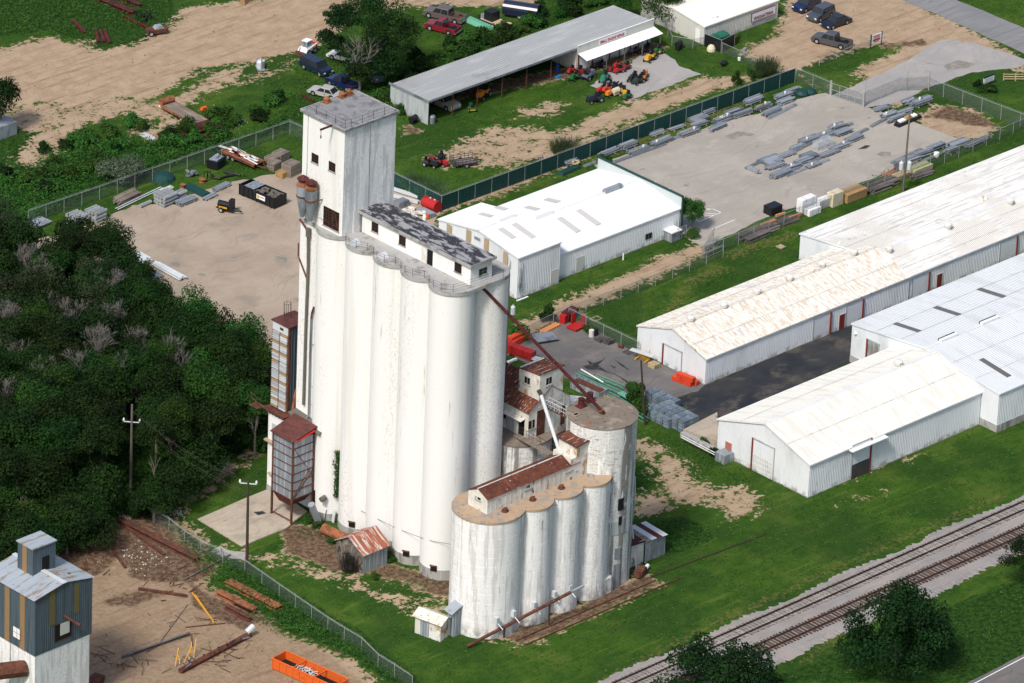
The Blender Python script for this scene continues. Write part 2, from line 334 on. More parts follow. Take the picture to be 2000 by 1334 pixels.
# ---------------------------------------------------------------- ground
def PX(*pts, z=0): return [G(x, y, z) for x, y in pts]
def sdf(P, poly):
    poly = np.array(poly); n = len(poly); d = np.full(len(P), 1e9); ins = np.zeros(len(P), bool)
    for i in range(n):
        a, b = poly[i], poly[(i+1) % n]; e = b-a; wv = P-a
        t = np.clip((wv@e)/max(e@e, 1e-9), 0, 1); q = wv-t[:, None]*e; d = np.minimum(d, (q**2).sum(1))
        c = ((a[1] <= P[:, 1]) != (b[1] <= P[:, 1]))
        with np.errstate(divide='ignore', invalid='ignore'):
            xi = a[0]+(P[:, 1]-a[1])*(b[0]-a[0])/(b[1]-a[1])
        ins ^= c & (P[:, 0] < xi)
    d = np.sqrt(d); return np.where(ins, d, -d)
def band(pts, wd):
    """polygon round a polyline given in pixels"""
    w_ = [Vector(G(*p)) for p in pts]; Lf, Rt = [], []
    for i, p in enumerate(w_):
        t = (w_[min(i+1, len(w_)-1)]-w_[max(i-1, 0)]).normalized(); n = Vector((-t.y, t.x))*wd/2
        Lf.append(tuple(p+n)); Rt.append(tuple(p-n))
    return Lf+Rt[::-1]
DIRT = [PX((-60, 140), (0, 95), (110, 72), (190, 98), (255, 88), (335, 48), (355, 18), (440, 6), (520, -8), (640, -30), (820, -30), (1060, -30), (1050, 8), (960, 14), (870, 8), (770, 16), (690, 22), (655, 75), (570, 104), (480, 125), (400, 132), (340, 165), (300, 195), (230, 190), (170, 205), (100, 200), (30, 205), (-60, 200)),
        PX((1560, 108), (1440, 152), (1380, 150), (1240, 197), (1150, 232), (1090, 262), (1050, 300), (1110, 276), (1300, 212), (1450, 158), (1560, 122)),
        PX((1440, 100), (1515, 66), (1522, 40), (1545, -20), (1740, -20), (1850, 35), (1970, 98), (2040, 150), (1960, 132), (1860, 140), (1810, 168), (1745, 205), (1650, 165), (1600, 175), (1560, 140), (1500, 128)),
        PX((975, 700), (985, 670), (1010, 636), (1100, 588), (1200, 545), (1300, 500), (1392, 466), (1386, 490), (1330, 522), (1240, 560), (1140, 602), (1060, 640), (1015, 685)),
        PX((1790, 226), (1830, 205), (1900, 215), (1955, 248), (1935, 262), (1880, 275), (1820, 262)),
        PX((1060, 262), (1120, 268), (1150, 300), (1120, 318), (1000, 372), (880, 408), (862, 418), (850, 400), (960, 360), (1050, 320)),
        PX((70, 1160), (110, 1075), (180, 1020), (300, 1000), (345, 1030), (420, 1100), (405, 1140), (480, 1180), (570, 1240), (690, 1290), (800, 1400), (-60, 1400), (-60, 1160)),
        ]
SPARSE = [PX((-60, 205), (100, 195), (230, 185), (320, 195), (420, 135), (480, 122), (470, 160), (400, 185), (350, 225), (300, 240), (250, 225), (170, 245), (120, 300), (70, 335), (10, 325), (60, 262), (-60, 240)),
          PX((0, 92), (60, 75), (180, 78), (190, 115), (80, 120)), PX((300, 245), (340, 218), (375, 238), (380, 262), (300, 275), (250, 268), (235, 250)),
          PX((820, 312), (880, 285), (930, 262), (975, 240), (1010, 246), (1090, 250), (1130, 272), (1065, 312), (985, 332), (930, 328), (870, 330)),
          PX((1004, 214), (1075, 196), (1118, 205), (1085, 224), (1010, 232)),
          band([(1238, 862), (1285, 884), (1325, 915), (1362, 950), (1400, 972), (1435, 985)], 3.4), band([(1440, 985), (1410, 1010), (1380, 1015)], 4), PX((1238, 856), (1280, 878), (1330, 918), (1375, 955), (1440, 945), (1485, 960), (1495, 990), (1440, 1022), (1380, 1022), (1330, 985), (1280, 1012), (1230, 1005), (1228, 960), (1290, 962), (1272, 925), (1236, 895)),
          band([(330, 1005), (420, 1075), (480, 1083), (560, 1098), (640, 1122), (700, 1142), (760, 1168), (840, 1172), (885, 1160)], 2.6),
          band([(760, 1172), (810, 1190), (885, 1186)], 2.0), band([(340, 985), (400, 960), (470, 895), (500, 880)], 2.2),
          PX((900, 1180), (960, 1255), (1040, 1262), (1280, 1130), (1250, 1110), (1100, 1180)), band([(1640, 940), (1730, 905), (1810, 885)], .8), band([(1630, 985), (1700, 968), (1730, 958)], .7),
          PX((1100, 278), (1250, 225), (1300, 222), (1180, 275), (1060, 310)), PX((640, 1040), (600, 1010), (620, 1060), (690, 1120), (870, 1150), (890, 1130), (780, 1120)),
          PX((600, 110), (560, 120), (500, 145), (470, 165), (540, 150)), PX((700, 520), (790, 495), (870, 425), (770, 400), (700, 440))]
GRASS = [PX((1548, 140), (1600, 118), (1660, 100), (1735, 84), (1760, 98), (1700, 124), (1668, 140), (1690, 160), (1640, 172), (1600, 178)),
         PX((1440, 66), (1520, 32), (1538, 40), (1480, 62), (1432, 96)), PX((1232, 1040), (1330, 990), (1380, 985), (1430, 1010), (1390, 1040)),
         PX((590, 100), (680, 60), (660, 130), (560, 160)), PX((470, 1130), (480, 1100), (420, 1070), (400, 1090), (440, 1130), (560, 1240), (700, 1290), (690, 1230), (560, 1170))]
MUD = [PX((60, 1120), (110, 1060), (180, 1005), (310, 1000), (350, 1050), (430, 1110), (400, 1130), (330, 1140), (255, 1130), (235, 1090), (185, 1130), (120, 1110)),
       PX((180, 1180), (260, 1150), (330, 1160), (260, 1185)), PX((360, 1130), (450, 1180), (530, 1210), (470, 1230), (380, 1190)), PX((1800, 228), (1850, 205), (1920, 225), (1960, 250), (1900, 245)),
       PX((1700, 90), (1810, 74), (1815, 88), (1740, 95)), PX((785, 250), (800, 246), (822, 256), (815, 264), (790, 262)), PX((850, 1130), (890, 1130), (886, 1168), (800, 1150)),
       band([(1000, 1252), (1130, 1200), (1280, 1130)], 3.0), PX((540, 1015), (640, 1035), (700, 1100), (660, 1120), (560, 1080)), PX((700, 1120), (760, 1100), (880, 1135), (830, 1145)), band([(860, 190), (1120, 140), (1290, 90)], 3.0)]
LUSH = [PX((-60, 420), (-60, 345), (60, 330), (150, 300), (230, 275), (330, 282), (480, 265), (560, 225), (600, 200), (590, 245), (400, 305), (200, 370), (60, 440)),
        PX((-60, 80), (-60, -30), (340, -30), (340, 30), (300, 80), (200, 95), (100, 60)), PX((420, 1075), (480, 1090), (560, 1150), (700, 1230), (830, 1334), (760, 1334), (690, 1280), (560, 1230), (480, 1160)),
        PX((-60, 260), (80, 250), (60, 340), (-60, 350)), PX((1230, 900), (1275, 905), (1295, 945), (1240, 960)), PX((1250, 1020), (1340, 1010), (1400, 1050), (1300, 1090)),
        PX((780, 160), (1190, 5), (1250, -20), (1000, 50), (840, 110), (740, 150)), PX((-60, 460), (60, 440), (200, 500), (420, 650), (520, 700), (520, 830), (350, 900), (250, 1000), (90, 1050), (-60, 1170)),
        PX((1490, 1334), (2060, 1100), (2060, 1334))]
DRY = [band([(1020, 640), (1150, 585), (1300, 520), (1400, 480)], 2), band([(1420, 505), (1470, 480), (1560, 455)], 2.4), band([(1330, 555), (1420, 520)], 2.5), PX((1140, 300), (1280, 250), (1500, 175), (1500, 195), (1300, 270), (1160, 320)),
       band([(1180, 1330), (1400, 1215), (1640, 1105), (1800, 1035), (1960, 965)], 1.6), band([(1560, 1300), (1700, 1205), (1960, 1095)], 1.4), band([(1280, 640), (1340, 560)], 2), PX((560, 1230), (640, 1250), (700, 1290), (620, 1260))]
cs = [G(-40, -30), G(2040, -30), G(2040, 1364), G(-40, 1364)]
xmin, xmax = min(c[0] for c in cs)-8, max(c[0] for c in cs)+8; ymin, ymax = min(c[1] for c in cs)-8, max(c[1] for c in cs)+8
def axis(a, b, st):
    mid = np.arange(a, b, st); out = [4, 12, 40, 120, 400, 1200, 3000]
    return np.concatenate([[a-o for o in out[::-1]], mid, [mid[-1]+o for o in out]])
def build_ground():
    xs, ys = axis(xmin, xmax, .8), axis(ymin, ymax, .8)
    X, Y = np.meshgrid(xs, ys); P = np.stack([X.ravel(), Y.ravel()], 1); nx, ny = len(xs), len(ys)
    Zv = .10*np.sin(P[:, 0]*.11+1)*np.sin(P[:, 1]*.13)*0
    co = np.concatenate([P, Zv[:, None]-.02], 1)
    ii = np.arange(nx*ny).reshape(ny, nx); F = np.stack([ii[:-1, :-1], ii[:-1, 1:], ii[1:, 1:], ii[1:, :-1]], -1).reshape(-1, 4)
    me = bpy.data.meshes.new('ground'); me.vertices.add(len(co)); me.vertices.foreach_set('co', co.ravel())
    me.loops.add(F.size); me.loops.foreach_set('vertex_index', F.ravel()); me.polygons.add(len(F))
    me.polygons.foreach_set('loop_start', np.arange(0, F.size, 4)); me.polygons.foreach_set('loop_total', np.full(len(F), 4)); me.update()
    def mx(polys): return np.max([sdf(P, p) for p in polys], 0)
    d = mx(DIRT); g = mx(GRASS); dd = {'dirt': np.minimum(d, -g), 'sparse': np.minimum(mx(SPARSE), -g), 'mud': mx(MUD), 'lush': mx(LUSH), 'dry': mx(DRY), 'brown': mx([PX((-60, 1160), (110, 1060), (180, 1000), (345, 1000), (430, 1110), (560, 1220), (800, 1400), (-60, 1400))])}
    for k, v in dd.items():
        at = me.attributes.new(k, 'FLOAT', 'POINT'); at.data.foreach_set('value', np.clip(v, -20, 20).astype(np.float32))
    mt, nt, b = _mk('ground_cover')
    def A(n): x = nt.nodes.new('ShaderNodeAttribute'); x.attribute_name = n; return x.outputs['Fac']
    geo = nt.nodes.new('ShaderNodeTexCoord').outputs['Object']
    n_big = _noise(nt, geo, .09, 4); n_mid = _noise(nt, geo, .45, 7, .68); n_fine = _noise(nt, geo, 1.6, 5, .7); n_str = _noise(nt, _map(nt, geo, (.12, 1.1, 1)), 1.0, 5)
    vfine = _noise(nt, geo, 5.0, 3, .7)
    def mask(att, amp, off=0, nz=None, wdt=.35):
        v = _math(nt, 'ADD', A(att), _math(nt, 'MULTIPLY', _math(nt, 'SUBTRACT', nz or n_mid, .5), amp)); v = _math(nt, 'ADD', v, off); return _ramp(nt, v, -wdt, wdt)
    grass = _mix(nt, _ramp(nt, n_mid, .35, .65), (.028, .074, .008), (.048, .106, .012))
    grass = _mix(nt, _ramp(nt, n_str, .52, .68), grass, (.075, .122, .020))
    grass = _mix(nt, _math(nt, 'MULTIPLY', _ramp(nt, _noise(nt, geo, .16, 5), .50, .64), .5), grass, (.085, .125, .022))
    grass = _mix(nt, _ramp(nt, n_big, .42, .60), grass, _mix(nt, .6, grass, (.014, .048, .008)))
    grass = _mix(nt, _math(nt, 'MULTIPLY', _ramp(nt, n_fine, .56, .70), .45), grass, (.085, .12, .03))
    grass = _mix(nt, _math(nt, 'MULTIPLY', _ramp(nt, vfine, .5, .7), .4), grass, (.012, .04, .006))
    grass = _mix(nt, _math(nt, 'MULTIPLY', mask('dry', 9, -.6, n_fine), .55), grass, (.16, .135, .05))
    grass = _mix(nt, mask('lush', 4, 0), grass, _mix(nt, _ramp(nt, n_fine, .4, .6), (.010, .034, .005), (.028, .075, .010)))
    dirt = _mix(nt, _ramp(nt, n_mid, .36, .64), (.35, .25, .165), (.42, .315, .22))
    dirt = _mix(nt, _ramp(nt, n_str, .5, .7), dirt, (.28, .19, .12)); dirt = _mix(nt, _math(nt, 'MULTIPLY', _ramp(nt, vfine, .52, .7), .35), dirt, (.25, .19, .13))
    dirt = _mix(nt, _math(nt, 'MULTIPLY', mask('brown', 3), .5), dirt, _mix(nt, _ramp(nt, n_fine, .35, .65), (.13, .085, .05), (.26, .185, .125)))
    dirt = _mix(nt, mask('mud', 3.5, -.2), dirt, _mix(nt, _ramp(nt, n_fine, .4, .62), (.085, .052, .034), (.19, .13, .085)))
    sp = _math(nt, 'ADD', _math(nt, 'MULTIPLY', _math(nt, 'SUBTRACT', n_fine, .5), 9), _math(nt, 'MULTIPLY', _math(nt, 'SUBTRACT', n_mid, .5), 9))
    sm = _ramp(nt, _math(nt, 'ADD', _math(nt, 'MINIMUM', A('sparse'), 1.6), _math(nt, 'SUBTRACT', sp, .7)), -.3, .35)
    dm = _ramp(nt, _math(nt, 'ADD', _math(nt, 'MINIMUM', A('dirt'), 2.6), _math(nt, 'MULTIPLY', sp, .75)), -.3, .35)
    mudg = _ramp(nt, _math(nt, 'ADD', _math(nt, 'MINIMUM', A('mud'), 1.2), _math(nt, 'MULTIPLY', sp, .5)), -.3, .4)
    dmask = _math(nt, 'MAXIMUM', _math(nt, 'MAXIMUM', sm, dm), mudg)
    out = _mix(nt, dmask, grass, dirt)
    nt.links.new(out, b.inputs['Base Color']); b.inputs['Roughness'].default_value = .95; b.inputs['Specular IOR Level'].default_value = .1
    bn = nt.nodes.new('ShaderNodeBump'); bn.inputs['Strength'].default_value = .7; bn.inputs['Distance'].default_value = .22
    nt.links.new(_math(nt, 'ADD', n_fine, _math(nt, 'MULTIPLY', vfine, .4)), bn.inputs['Height']); nt.links.new(bn.outputs[0], b.inputs['Normal'])
    me.materials.append(mt); o = bpy.data.objects.new('ground', me); COL.objects.link(o); tag(o, kind='structure', label='grass and bare tan earth around the grain elevators')
build_ground()
def sheet(name, poly, z, mt, jit=.35, label=None, step=.8, kind='structure'):
    out = []; rr = random.Random(len(name)*7+len(poly))
    n = len(poly); ph = [rr.uniform(0, 6.3) for _ in range(6)]; s = 0
    for i in range(n):
        a, b_ = Vector(poly[i]), Vector(poly[(i+1) % n]); L = (b_-a).length; k = max(1, int(L/step)); t = (b_-a)/max(L, 1e-6); nn = Vector((-t.y, t.x))
        for j in range(k):
            p = a.lerp(b_, j/k); s += L/k
            d = (math.sin(s*.37+ph[0])*.5+math.sin(s*.93+ph[1])*.3+math.sin(s*2.1+ph[2])*.2+rr.uniform(-.35, .35))*jit
            out.append((p.x+nn.x*d, p.y+nn.y*d, z))
    mb = MB(); mb.face(out); o = mb.build(name, mt); tag(o, label, kind=kind); return o
def paving(name, c1, c2, c3, stain, crack=None, k3=(.3, .35, 1)):
    mt, nt, b = _mk(name); tc = nt.nodes.new('ShaderNodeTexCoord').outputs['Object']
    out = _mix(nt, _ramp(nt, _noise(nt, tc, .12, 5), .38, .62), c1, c2)
    out = _mix(nt, _math(nt, 'MULTIPLY', _ramp(nt, _noise(nt, _map(nt, tc, k3), .8, 6), .5, .68), .8), out, c3)
    out = _mix(nt, _math(nt, 'MULTIPLY', _ramp(nt, _noise(nt, tc, .33, 6, .6), .66, .74), .85), out, stain)
    out = _mix(nt, _math(nt, 'MULTIPLY', _ramp(nt, _noise(nt, tc, 3.0, 4, .7), .5, .7), .28), out, stain)
    wv = nt.nodes.new('ShaderNodeTexNoise'); wv.inputs['Scale'].default_value = .07; nt.links.new(tc, wv.inputs['Vector']); dv = _mix(nt, .35, _map(nt, tc, (.03, .03, 1)), wv.outputs['Color'])
    out = _mix(nt, _math(nt, 'MULTIPLY', _ramp(nt, _noise(nt, _map(nt, dv, (1, 14, 1)), 7, 3), .57, .62), .22), out, stain)
    if crack:
        vo = nt.nodes.new('ShaderNodeTexVoronoi'); vo.feature = 'DISTANCE_TO_EDGE'; vo.inputs['Scale'].default_value = crack[0]
        nv = nt.nodes.new('ShaderNodeTexNoise'); nv.inputs['Scale'].default_value = .6
        nt.links.new(tc, nv.inputs['Vector']); nt.links.new(_mix(nt, .12, tc, nv.outputs['Color']), vo.inputs['Vector'])
        out = _mix(nt, _math(nt, 'MULTIPLY', _math(nt, 'LESS_THAN', vo.outputs['Distance'], crack[1]), .5), out, stain)
    nt.links.new(out, b.inputs['Base Color']); b.inputs['Roughness'].default_value = .9; b.inputs['Specular IOR Level'].default_value = .2
    return mt
P_yard = paving('yard_paving', (.33, .305, .27), (.37, .34, .30), (.41, .375, .33), (.20, .17, .14))
P_left = paving('gravel_yard', (.35, .28, .215), (.40, .33, .26), (.28, .235, .195), (.17, .145, .125))
P_drive = paving('drive_paving', (.31, .30, .295), (.35, .335, .325), (.40, .37, .34), (.22, .2, .18))
P_asph = paving('grey_asphalt', (.125, .12, .12), (.165, .155, .15), (.21, .185, .17), (.05, .05, .05))
P_asphd = paving('dark_asphalt', (.022, .027, .034), (.045, .046, .05), (.11, .095, .08), (.012, .014, .018))
P_road = paving('road_asphalt', (.20, .205, .21), (.235, .235, .24), (.15, .155, .165), (.12, .12, .125), None, (.05, 2, 1))
P_conc = paving('pad_concrete', (.40, .345, .275), (.45, .385, .31), (.30, .26, .21), (.15, .13, .11))
P_ballast = paving('ballast', (.26, .245, .235), (.31, .29, .28), (.34, .29, .265), (.12, .11, .1))
sheet('gravel_yard', PX((60, 470), (205, 430), (258, 399), (345, 399), (395, 374), (450, 356), (510, 342), (592, 336), (770, 352), (862, 412), (850, 440), (700, 560), (590, 690), (500, 690), (410, 650), (300, 610), (150, 560)), .005, P_left, .5, 'pale gravel yard behind the tall silos')
sheet('yard_pavement', PX((1160, 322), (1200, 310), (1300, 277), (1400, 243), (1480, 222), (1540, 198), (1612, 182), (1690, 208), (1745, 226), (1778, 236), (1872, 272), (1760, 322), (1700, 352), (1640, 372), (1560, 402), (1480, 432), (1400, 470), (1386, 488), (1325, 460), (1240, 380)), .010, P_yard, .22, 'pale paved storage yard')
sheet('driveway', PX((1622, 187), (1700, 155), (1780, 112), (1840, 78), (1900, 82), (2010, 118), (1985, 132), (1900, 142), (1860, 156), (1812, 170), (1750, 203), (1692, 210)), .016, P_drive, .3, 'grey drive from the road to the yard gate')
sheet('shop_apron', PX((1155, 168), (1195, 140), (1275, 96), (1300, 108), (1330, 128), (1372, 146), (1300, 168), (1232, 194), (1178, 178)), .012, P_drive, .5, 'grey gravel apron in front of the repair shop')
sheet('asphalt_lot', PX((1010, 700), (1008, 668), (1060, 640), (1110, 626), (1150, 637), (1245, 690), (1377, 752), (1362, 764), (1300, 785), (1240, 812), (1180, 775), (1110, 742), (1050, 722)), .008, P_asph, .25, 'worn grey asphalt lot')
sheet('dark_asphalt_lane', PX((1378, 753), (1362, 765), (1300, 787), (1318, 830), (1345, 856), (1400, 835), (1450, 800), (1665, 705), (1800, 690), (1820, 560)), .013, P_asphd, .2, 'newer black asphalt lane between the warehouses')
sheet('road', PX((1730, -15), (1763, 0), (1880, 50), (2050, 127), (2050, 75), (1868, 0), (1840, -15)), .010, P_road, .15, 'grey road at the top corner')
_a, _b = Vector(G(1905, 1334)), Vector(G(2000, 1284)); _t = (_b-_a).normalized(); _n = Vector((-_t.y, _t.x))
sheet('road', [tuple(_a-_t*30+_n*.6), tuple(_a-_t*30-_n*8), tuple(_b+_t*40-_n*8), tuple(_b+_t*40+_n*.6)], .010, P_asph, .08, 'grey asphalt road at the bottom corner')
mb = MB(); q = [G(1905, 1334), G(2000, 1284)]; a, b_ = Vector(q[0]), Vector(q[1]); t = (b_-a).normalized(); n = Vector((-t.y, t.x))*.07
for k in (-1,): mb.face([(*(a-t*30-n), .016), (*(b_+t*40-n), .016), (*(b_+t*40+n), .016), (*(a-t*30+n), .016)])
mb.build('road_edge_line', M_plastic)['kind'] = 'structure'
mb = MB(); mb.prism(PX((386, 1015), (430, 996), (475, 976), (520, 958), (545, 962), (600, 1000), (560, 1032), (472, 1068)), -.3, .12); tag(mb.build('concrete_pad', P_conc), 'tan concrete pad at the foot of the tall silos', kind='structure')
sheet('dirt_path', band([(420, 1072), (445, 1082), (480, 1085)], 1.8), .006, P_drive, .25, 'short grey gravel path beside the pole')
P_tar = mat('tar_patch', (.028, .028, .03), .8, layers=(((.07, .068, .066), 1.5, U1, .5, .65),), var=.1); P_dmp = mat('worn_patch', (.22, .20, .175), .9, layers=(((.28, .26, .23), 1.2, U1, .45, .6),), var=.1)
for k, (pp_, mt_) in enumerate(((((1138, 716), (1152, 712), (1146, 704), (1160, 710), (1184, 699), (1168, 713), (1178, 720), (1200, 733), (1170, 722), (1150, 722)), P_tar), (((1186, 722), (1230, 748), (1262, 768), (1228, 750)), P_tar), (((1190, 712), (1204, 718), (1198, 720)), P_tar), (((1196, 700), (1215, 712), (1230, 724), (1212, 714)), P_tar),
    (((1414, 266), (1440, 257), (1460, 259), (1474, 262), (1466, 266), (1452, 264), (1432, 273)), P_dmp), (((1472, 288), (1484, 282), (1482, 286)), P_dmp), (((1676, 292), (1690, 284), (1699, 284), (1692, 290)), P_tar), (((1712, 302), (1722, 296), (1740, 298), (1738, 303), (1722, 305)), P_dmp), (((1636, 214), (1645, 210), (1652, 212)), P_dmp), (((1680, 236), (1700, 228), (1702, 231)), P_dmp),
    (((1842, 128), (1870, 118), (1905, 125), (1890, 133), (1850, 138)), P_dmp), (((536, 500), (560, 504), (560, 514), (540, 510)), P_dmp), (((333, 512), (350, 513), (352, 520), (338, 521)), P_dmp), (((382, 534), (402, 535), (400, 542)), P_dmp), (((495, 1002), (513, 1000), (520, 1004), (505, 1008)), P_tar), (((1232, 334), (1262, 328), (1258, 332)), P_dmp))):
    sheet('pavement_patch', PX(*pp_), .026 if pp_[0][0] != 495 else .127, mt_, .12)
# parking bay marks
mb = MB()
def stripe(mb, a, b_, wd=.12, z=.018):
    a, b_ = Vector(G(*a)), Vector(G(*b_)); t = (b_-a).normalized(); n = Vector((-t.y, t.x))*wd/2
    mb.face([(*(a-n), z), (*(b_-n), z), (*(b_+n), z), (*(a+n), z)])
for a, b_ in (((1330, 409), (1392, 408)), ((1372, 412), (1390, 408)), ((1392, 408), (1408, 415)), ((1408, 415), (1366, 433)), ((1366, 433), (1335, 420)), ((1378, 417), (1402, 418)), ((1376, 422), (1397, 420)), ((1376, 427), (1388, 425)),
               ((1390, 448), (1436, 429)), ((1330, 401), (1341, 398)), ((1222, 334), (1228, 331)), ((1246, 346), (1253, 343)), ((1274, 358), (1281, 355)), ((1302, 371), (1309, 368)), ((1327, 386), (1336, 382))): stripe(mb, a, b_)
mb.build('parking_lines', M_plastic)['kind'] = 'structure'
# ---------------------------------------------------------------- railway
RY = [G(1500, 1205)[1], G(1500, 1222.5)[1], G(1500, 1255)[1], G(1500, 1272.5)[1]]
x0, x1 = G(1130, 1400)[0]-30, G(2000, 960)[0]+25
mb = MB(); nsx = 420
ptsT = []; ptsB = []
for i in range(nsx+1):
    x = x0+(x1-x0)*i/nsx; ptsT.append((x, RY[0]+1.6+random.uniform(-.3, .35)+.35*math.sin(i*.11))); ptsB.append((x, RY[3]-3.0+random.uniform(-.3, .35)+.4*math.sin(i*.07)))
for i in range(nsx):
    T0, T1, B0, B1 = ptsT[i], ptsT[i+1], ptsB[i], ptsB[i+1]; yt, yb = RY[0]+1.0, RY[3]-1.6
    mb.face([(T0[0], T0[1], 0), (T0[0], yt, .2), (T1[0], yt, .2), (T1[0], T1[1], 0)]); mb.face([(T0[0], yt, .2), (B0[0], yb, .2), (B1[0], yb, .2), (T1[0], yt, .2)])
    mb.face([(B0[0], yb, .2), (B0[0], B0[1], 0), (B1[0], B1[1], 0), (B1[0], yb, .2)])
mb.build('ballast', P_ballast)['kind'] = 'structure'
M_sleeper = mat('sleeper', (.085, .06, .05), .9, var=.15, rnd=.35); M_sleeperg = mat('grey_sleeper', (.17, .15, .14), .9, layers=(((.32, .3, .28), 2, U1, .45, .6),), var=.15, rnd=.3)
M_rail = mat('rusty_rail', (.05, .028, .022), .6, var=.1); M_rail2 = mat('brown_rail', (.075, .035, .025), .6, var=.1)
def track(label, ya, yb, mr, msl, xa, xb, sink):
    yc = (ya+yb)/2; t = thing('railway_track', label, 'railway track', (xa, yc, .2), group='railway tracks on the ballast')
    for y in (ya, yb):
        mb = MB(world=True); mb.b(xa, xb, y-.07, y+.07, .32, .34); mb.b(xa, xb, y-.025, y+.025, .34, .42); mb.b(xa, xb, y-.045, y+.045, .42, .47); mb.build('rail', mr, t)
    s = MB(); s.b(-.12, .12, -1.3, 1.3, -.1, .12-sink); so = s.build('sleeper', msl, t); n = int((xb-xa)/.53); L = (xb-xa)/n; so.location = (L/2, 0, 0)
    for i in range(1, n): sub('sleeper', so, t, (L*(i+.5)+random.uniform(-.06, .06), random.uniform(-.07, .07), random.uniform(-.02, .01) if not sink else random.uniform(-.06, .012)), R(random.uniform(-1.5, 1.5)))
vx0, vx1 = G(1180, 1334)[0]-6, G(2000, 960)[0]+6
track('upper railway track with half buried grey sleepers', RY[0], RY[1], M_rail, M_sleeperg, vx0, vx1, .02)
track('lower railway track with dark brown sleepers all showing', RY[2], RY[3], M_rail2, M_sleeper, vx0-4, vx1, 0)
t = thing('old_siding', 'overgrown rusty siding rails beside the low silos', 'railway track', (*G(1130, 1200), 0))
for dy in (0, -1.45):
    mb = MB(world=True); yy = G(1120, 1206)[1]+.2+dy
    mb.b(G(1005, 1250)[0], G(1272, 1130)[0]+(3 if dy else 0), yy-.05, yy+.05, -.02, .14); mb.build('rail', M_rust, t)
mb = MB(world=True); a, b_ = G(1270, 1128), G(1495, 1044); mb.rb((a[0]+b_[0])/2, (a[1]+b_[1])/2, -.03, math.dist(a, b_), .14, .13, math.atan2(b_[1]-a[1], b_[0]-a[0])); mb.build('rail', M_rail, t)
# ---------------------------------------------------------------- helpers for facades
def ray(px, py): return CR*((px-1000)/FPX)+CD*((py-667)/FPX)+CF
def onX(px, py, X):
    v = ray(px, py); t = (X-CAM.x)/v.x; return (CAM.y+v.y*t, CAM.z+v.z*t)
def onY(px, py, Y):
    v = ray(px, py); t = (Y-CAM.y)/v.y; return (CAM.x+v.x*t, CAM.z+v.z*t)
def fb(mb, ax, pl, a0, a1, z0, z1, o0, o1):
    if ax == 'X': mb.b(pl-o1, pl-o0, a0, a1, z0, z1)
    else: mb.b(a0, a1, pl-o1, pl-o0, z0, z1)
def win(par, ax, pl, a0, a1, z0, z1, nx=2, nz=3, fm=None, pane=None, name='window', fw=.05, sill=True):
    fm = fm or M_rust; mb = MB(world=True)
    fb(mb, ax, pl, a0, a1, z0, z1, .003, .012); w = mb.build(name, pane or M_dark, par)
    mb = MB(world=True)
    for u in range(nx+1): c = a0+(a1-a0)*u/nx; k = fw if u in (0, nx) else .025; fb(mb, ax, pl, c-k/2, c+k/2, z0, z1, .012, .06 if k > .05 else .035)
    for u in range(nz+1): c = z0+(z1-z0)*u/nz; k = fw if u in (0, nz) else .025; fb(mb, ax, pl, a0, a1, c-k/2, c+k/2, .013, .058 if k > .05 else .033)
    mb.build('frame', fm, w)
    if sill: mb = MB(world=True); fb(mb, ax, pl, a0-.1, a1+.1, z0-.14, z0-.04, .003, .12); mb.build('sill', M_conc_grey, w)
    return w
def bbpx(ax, pl, bb):
    x0, y0, x1, y1 = bb; wd = (x1-x0)/11.0; hh = (y1-y0-(.48 if ax == 'X' else .39)*(x1-x0))/13.9
    a, z = (onX if ax == 'X' else onY)((x0+x1)/2, (y0+y1)/2, pl); return a-wd/2, a+wd/2, z-hh/2, z+hh/2
def winpx(par, ax, pl, bb, *a, **k): return win(par, ax, pl, *bbpx(ax, pl, bb), *a, **k)
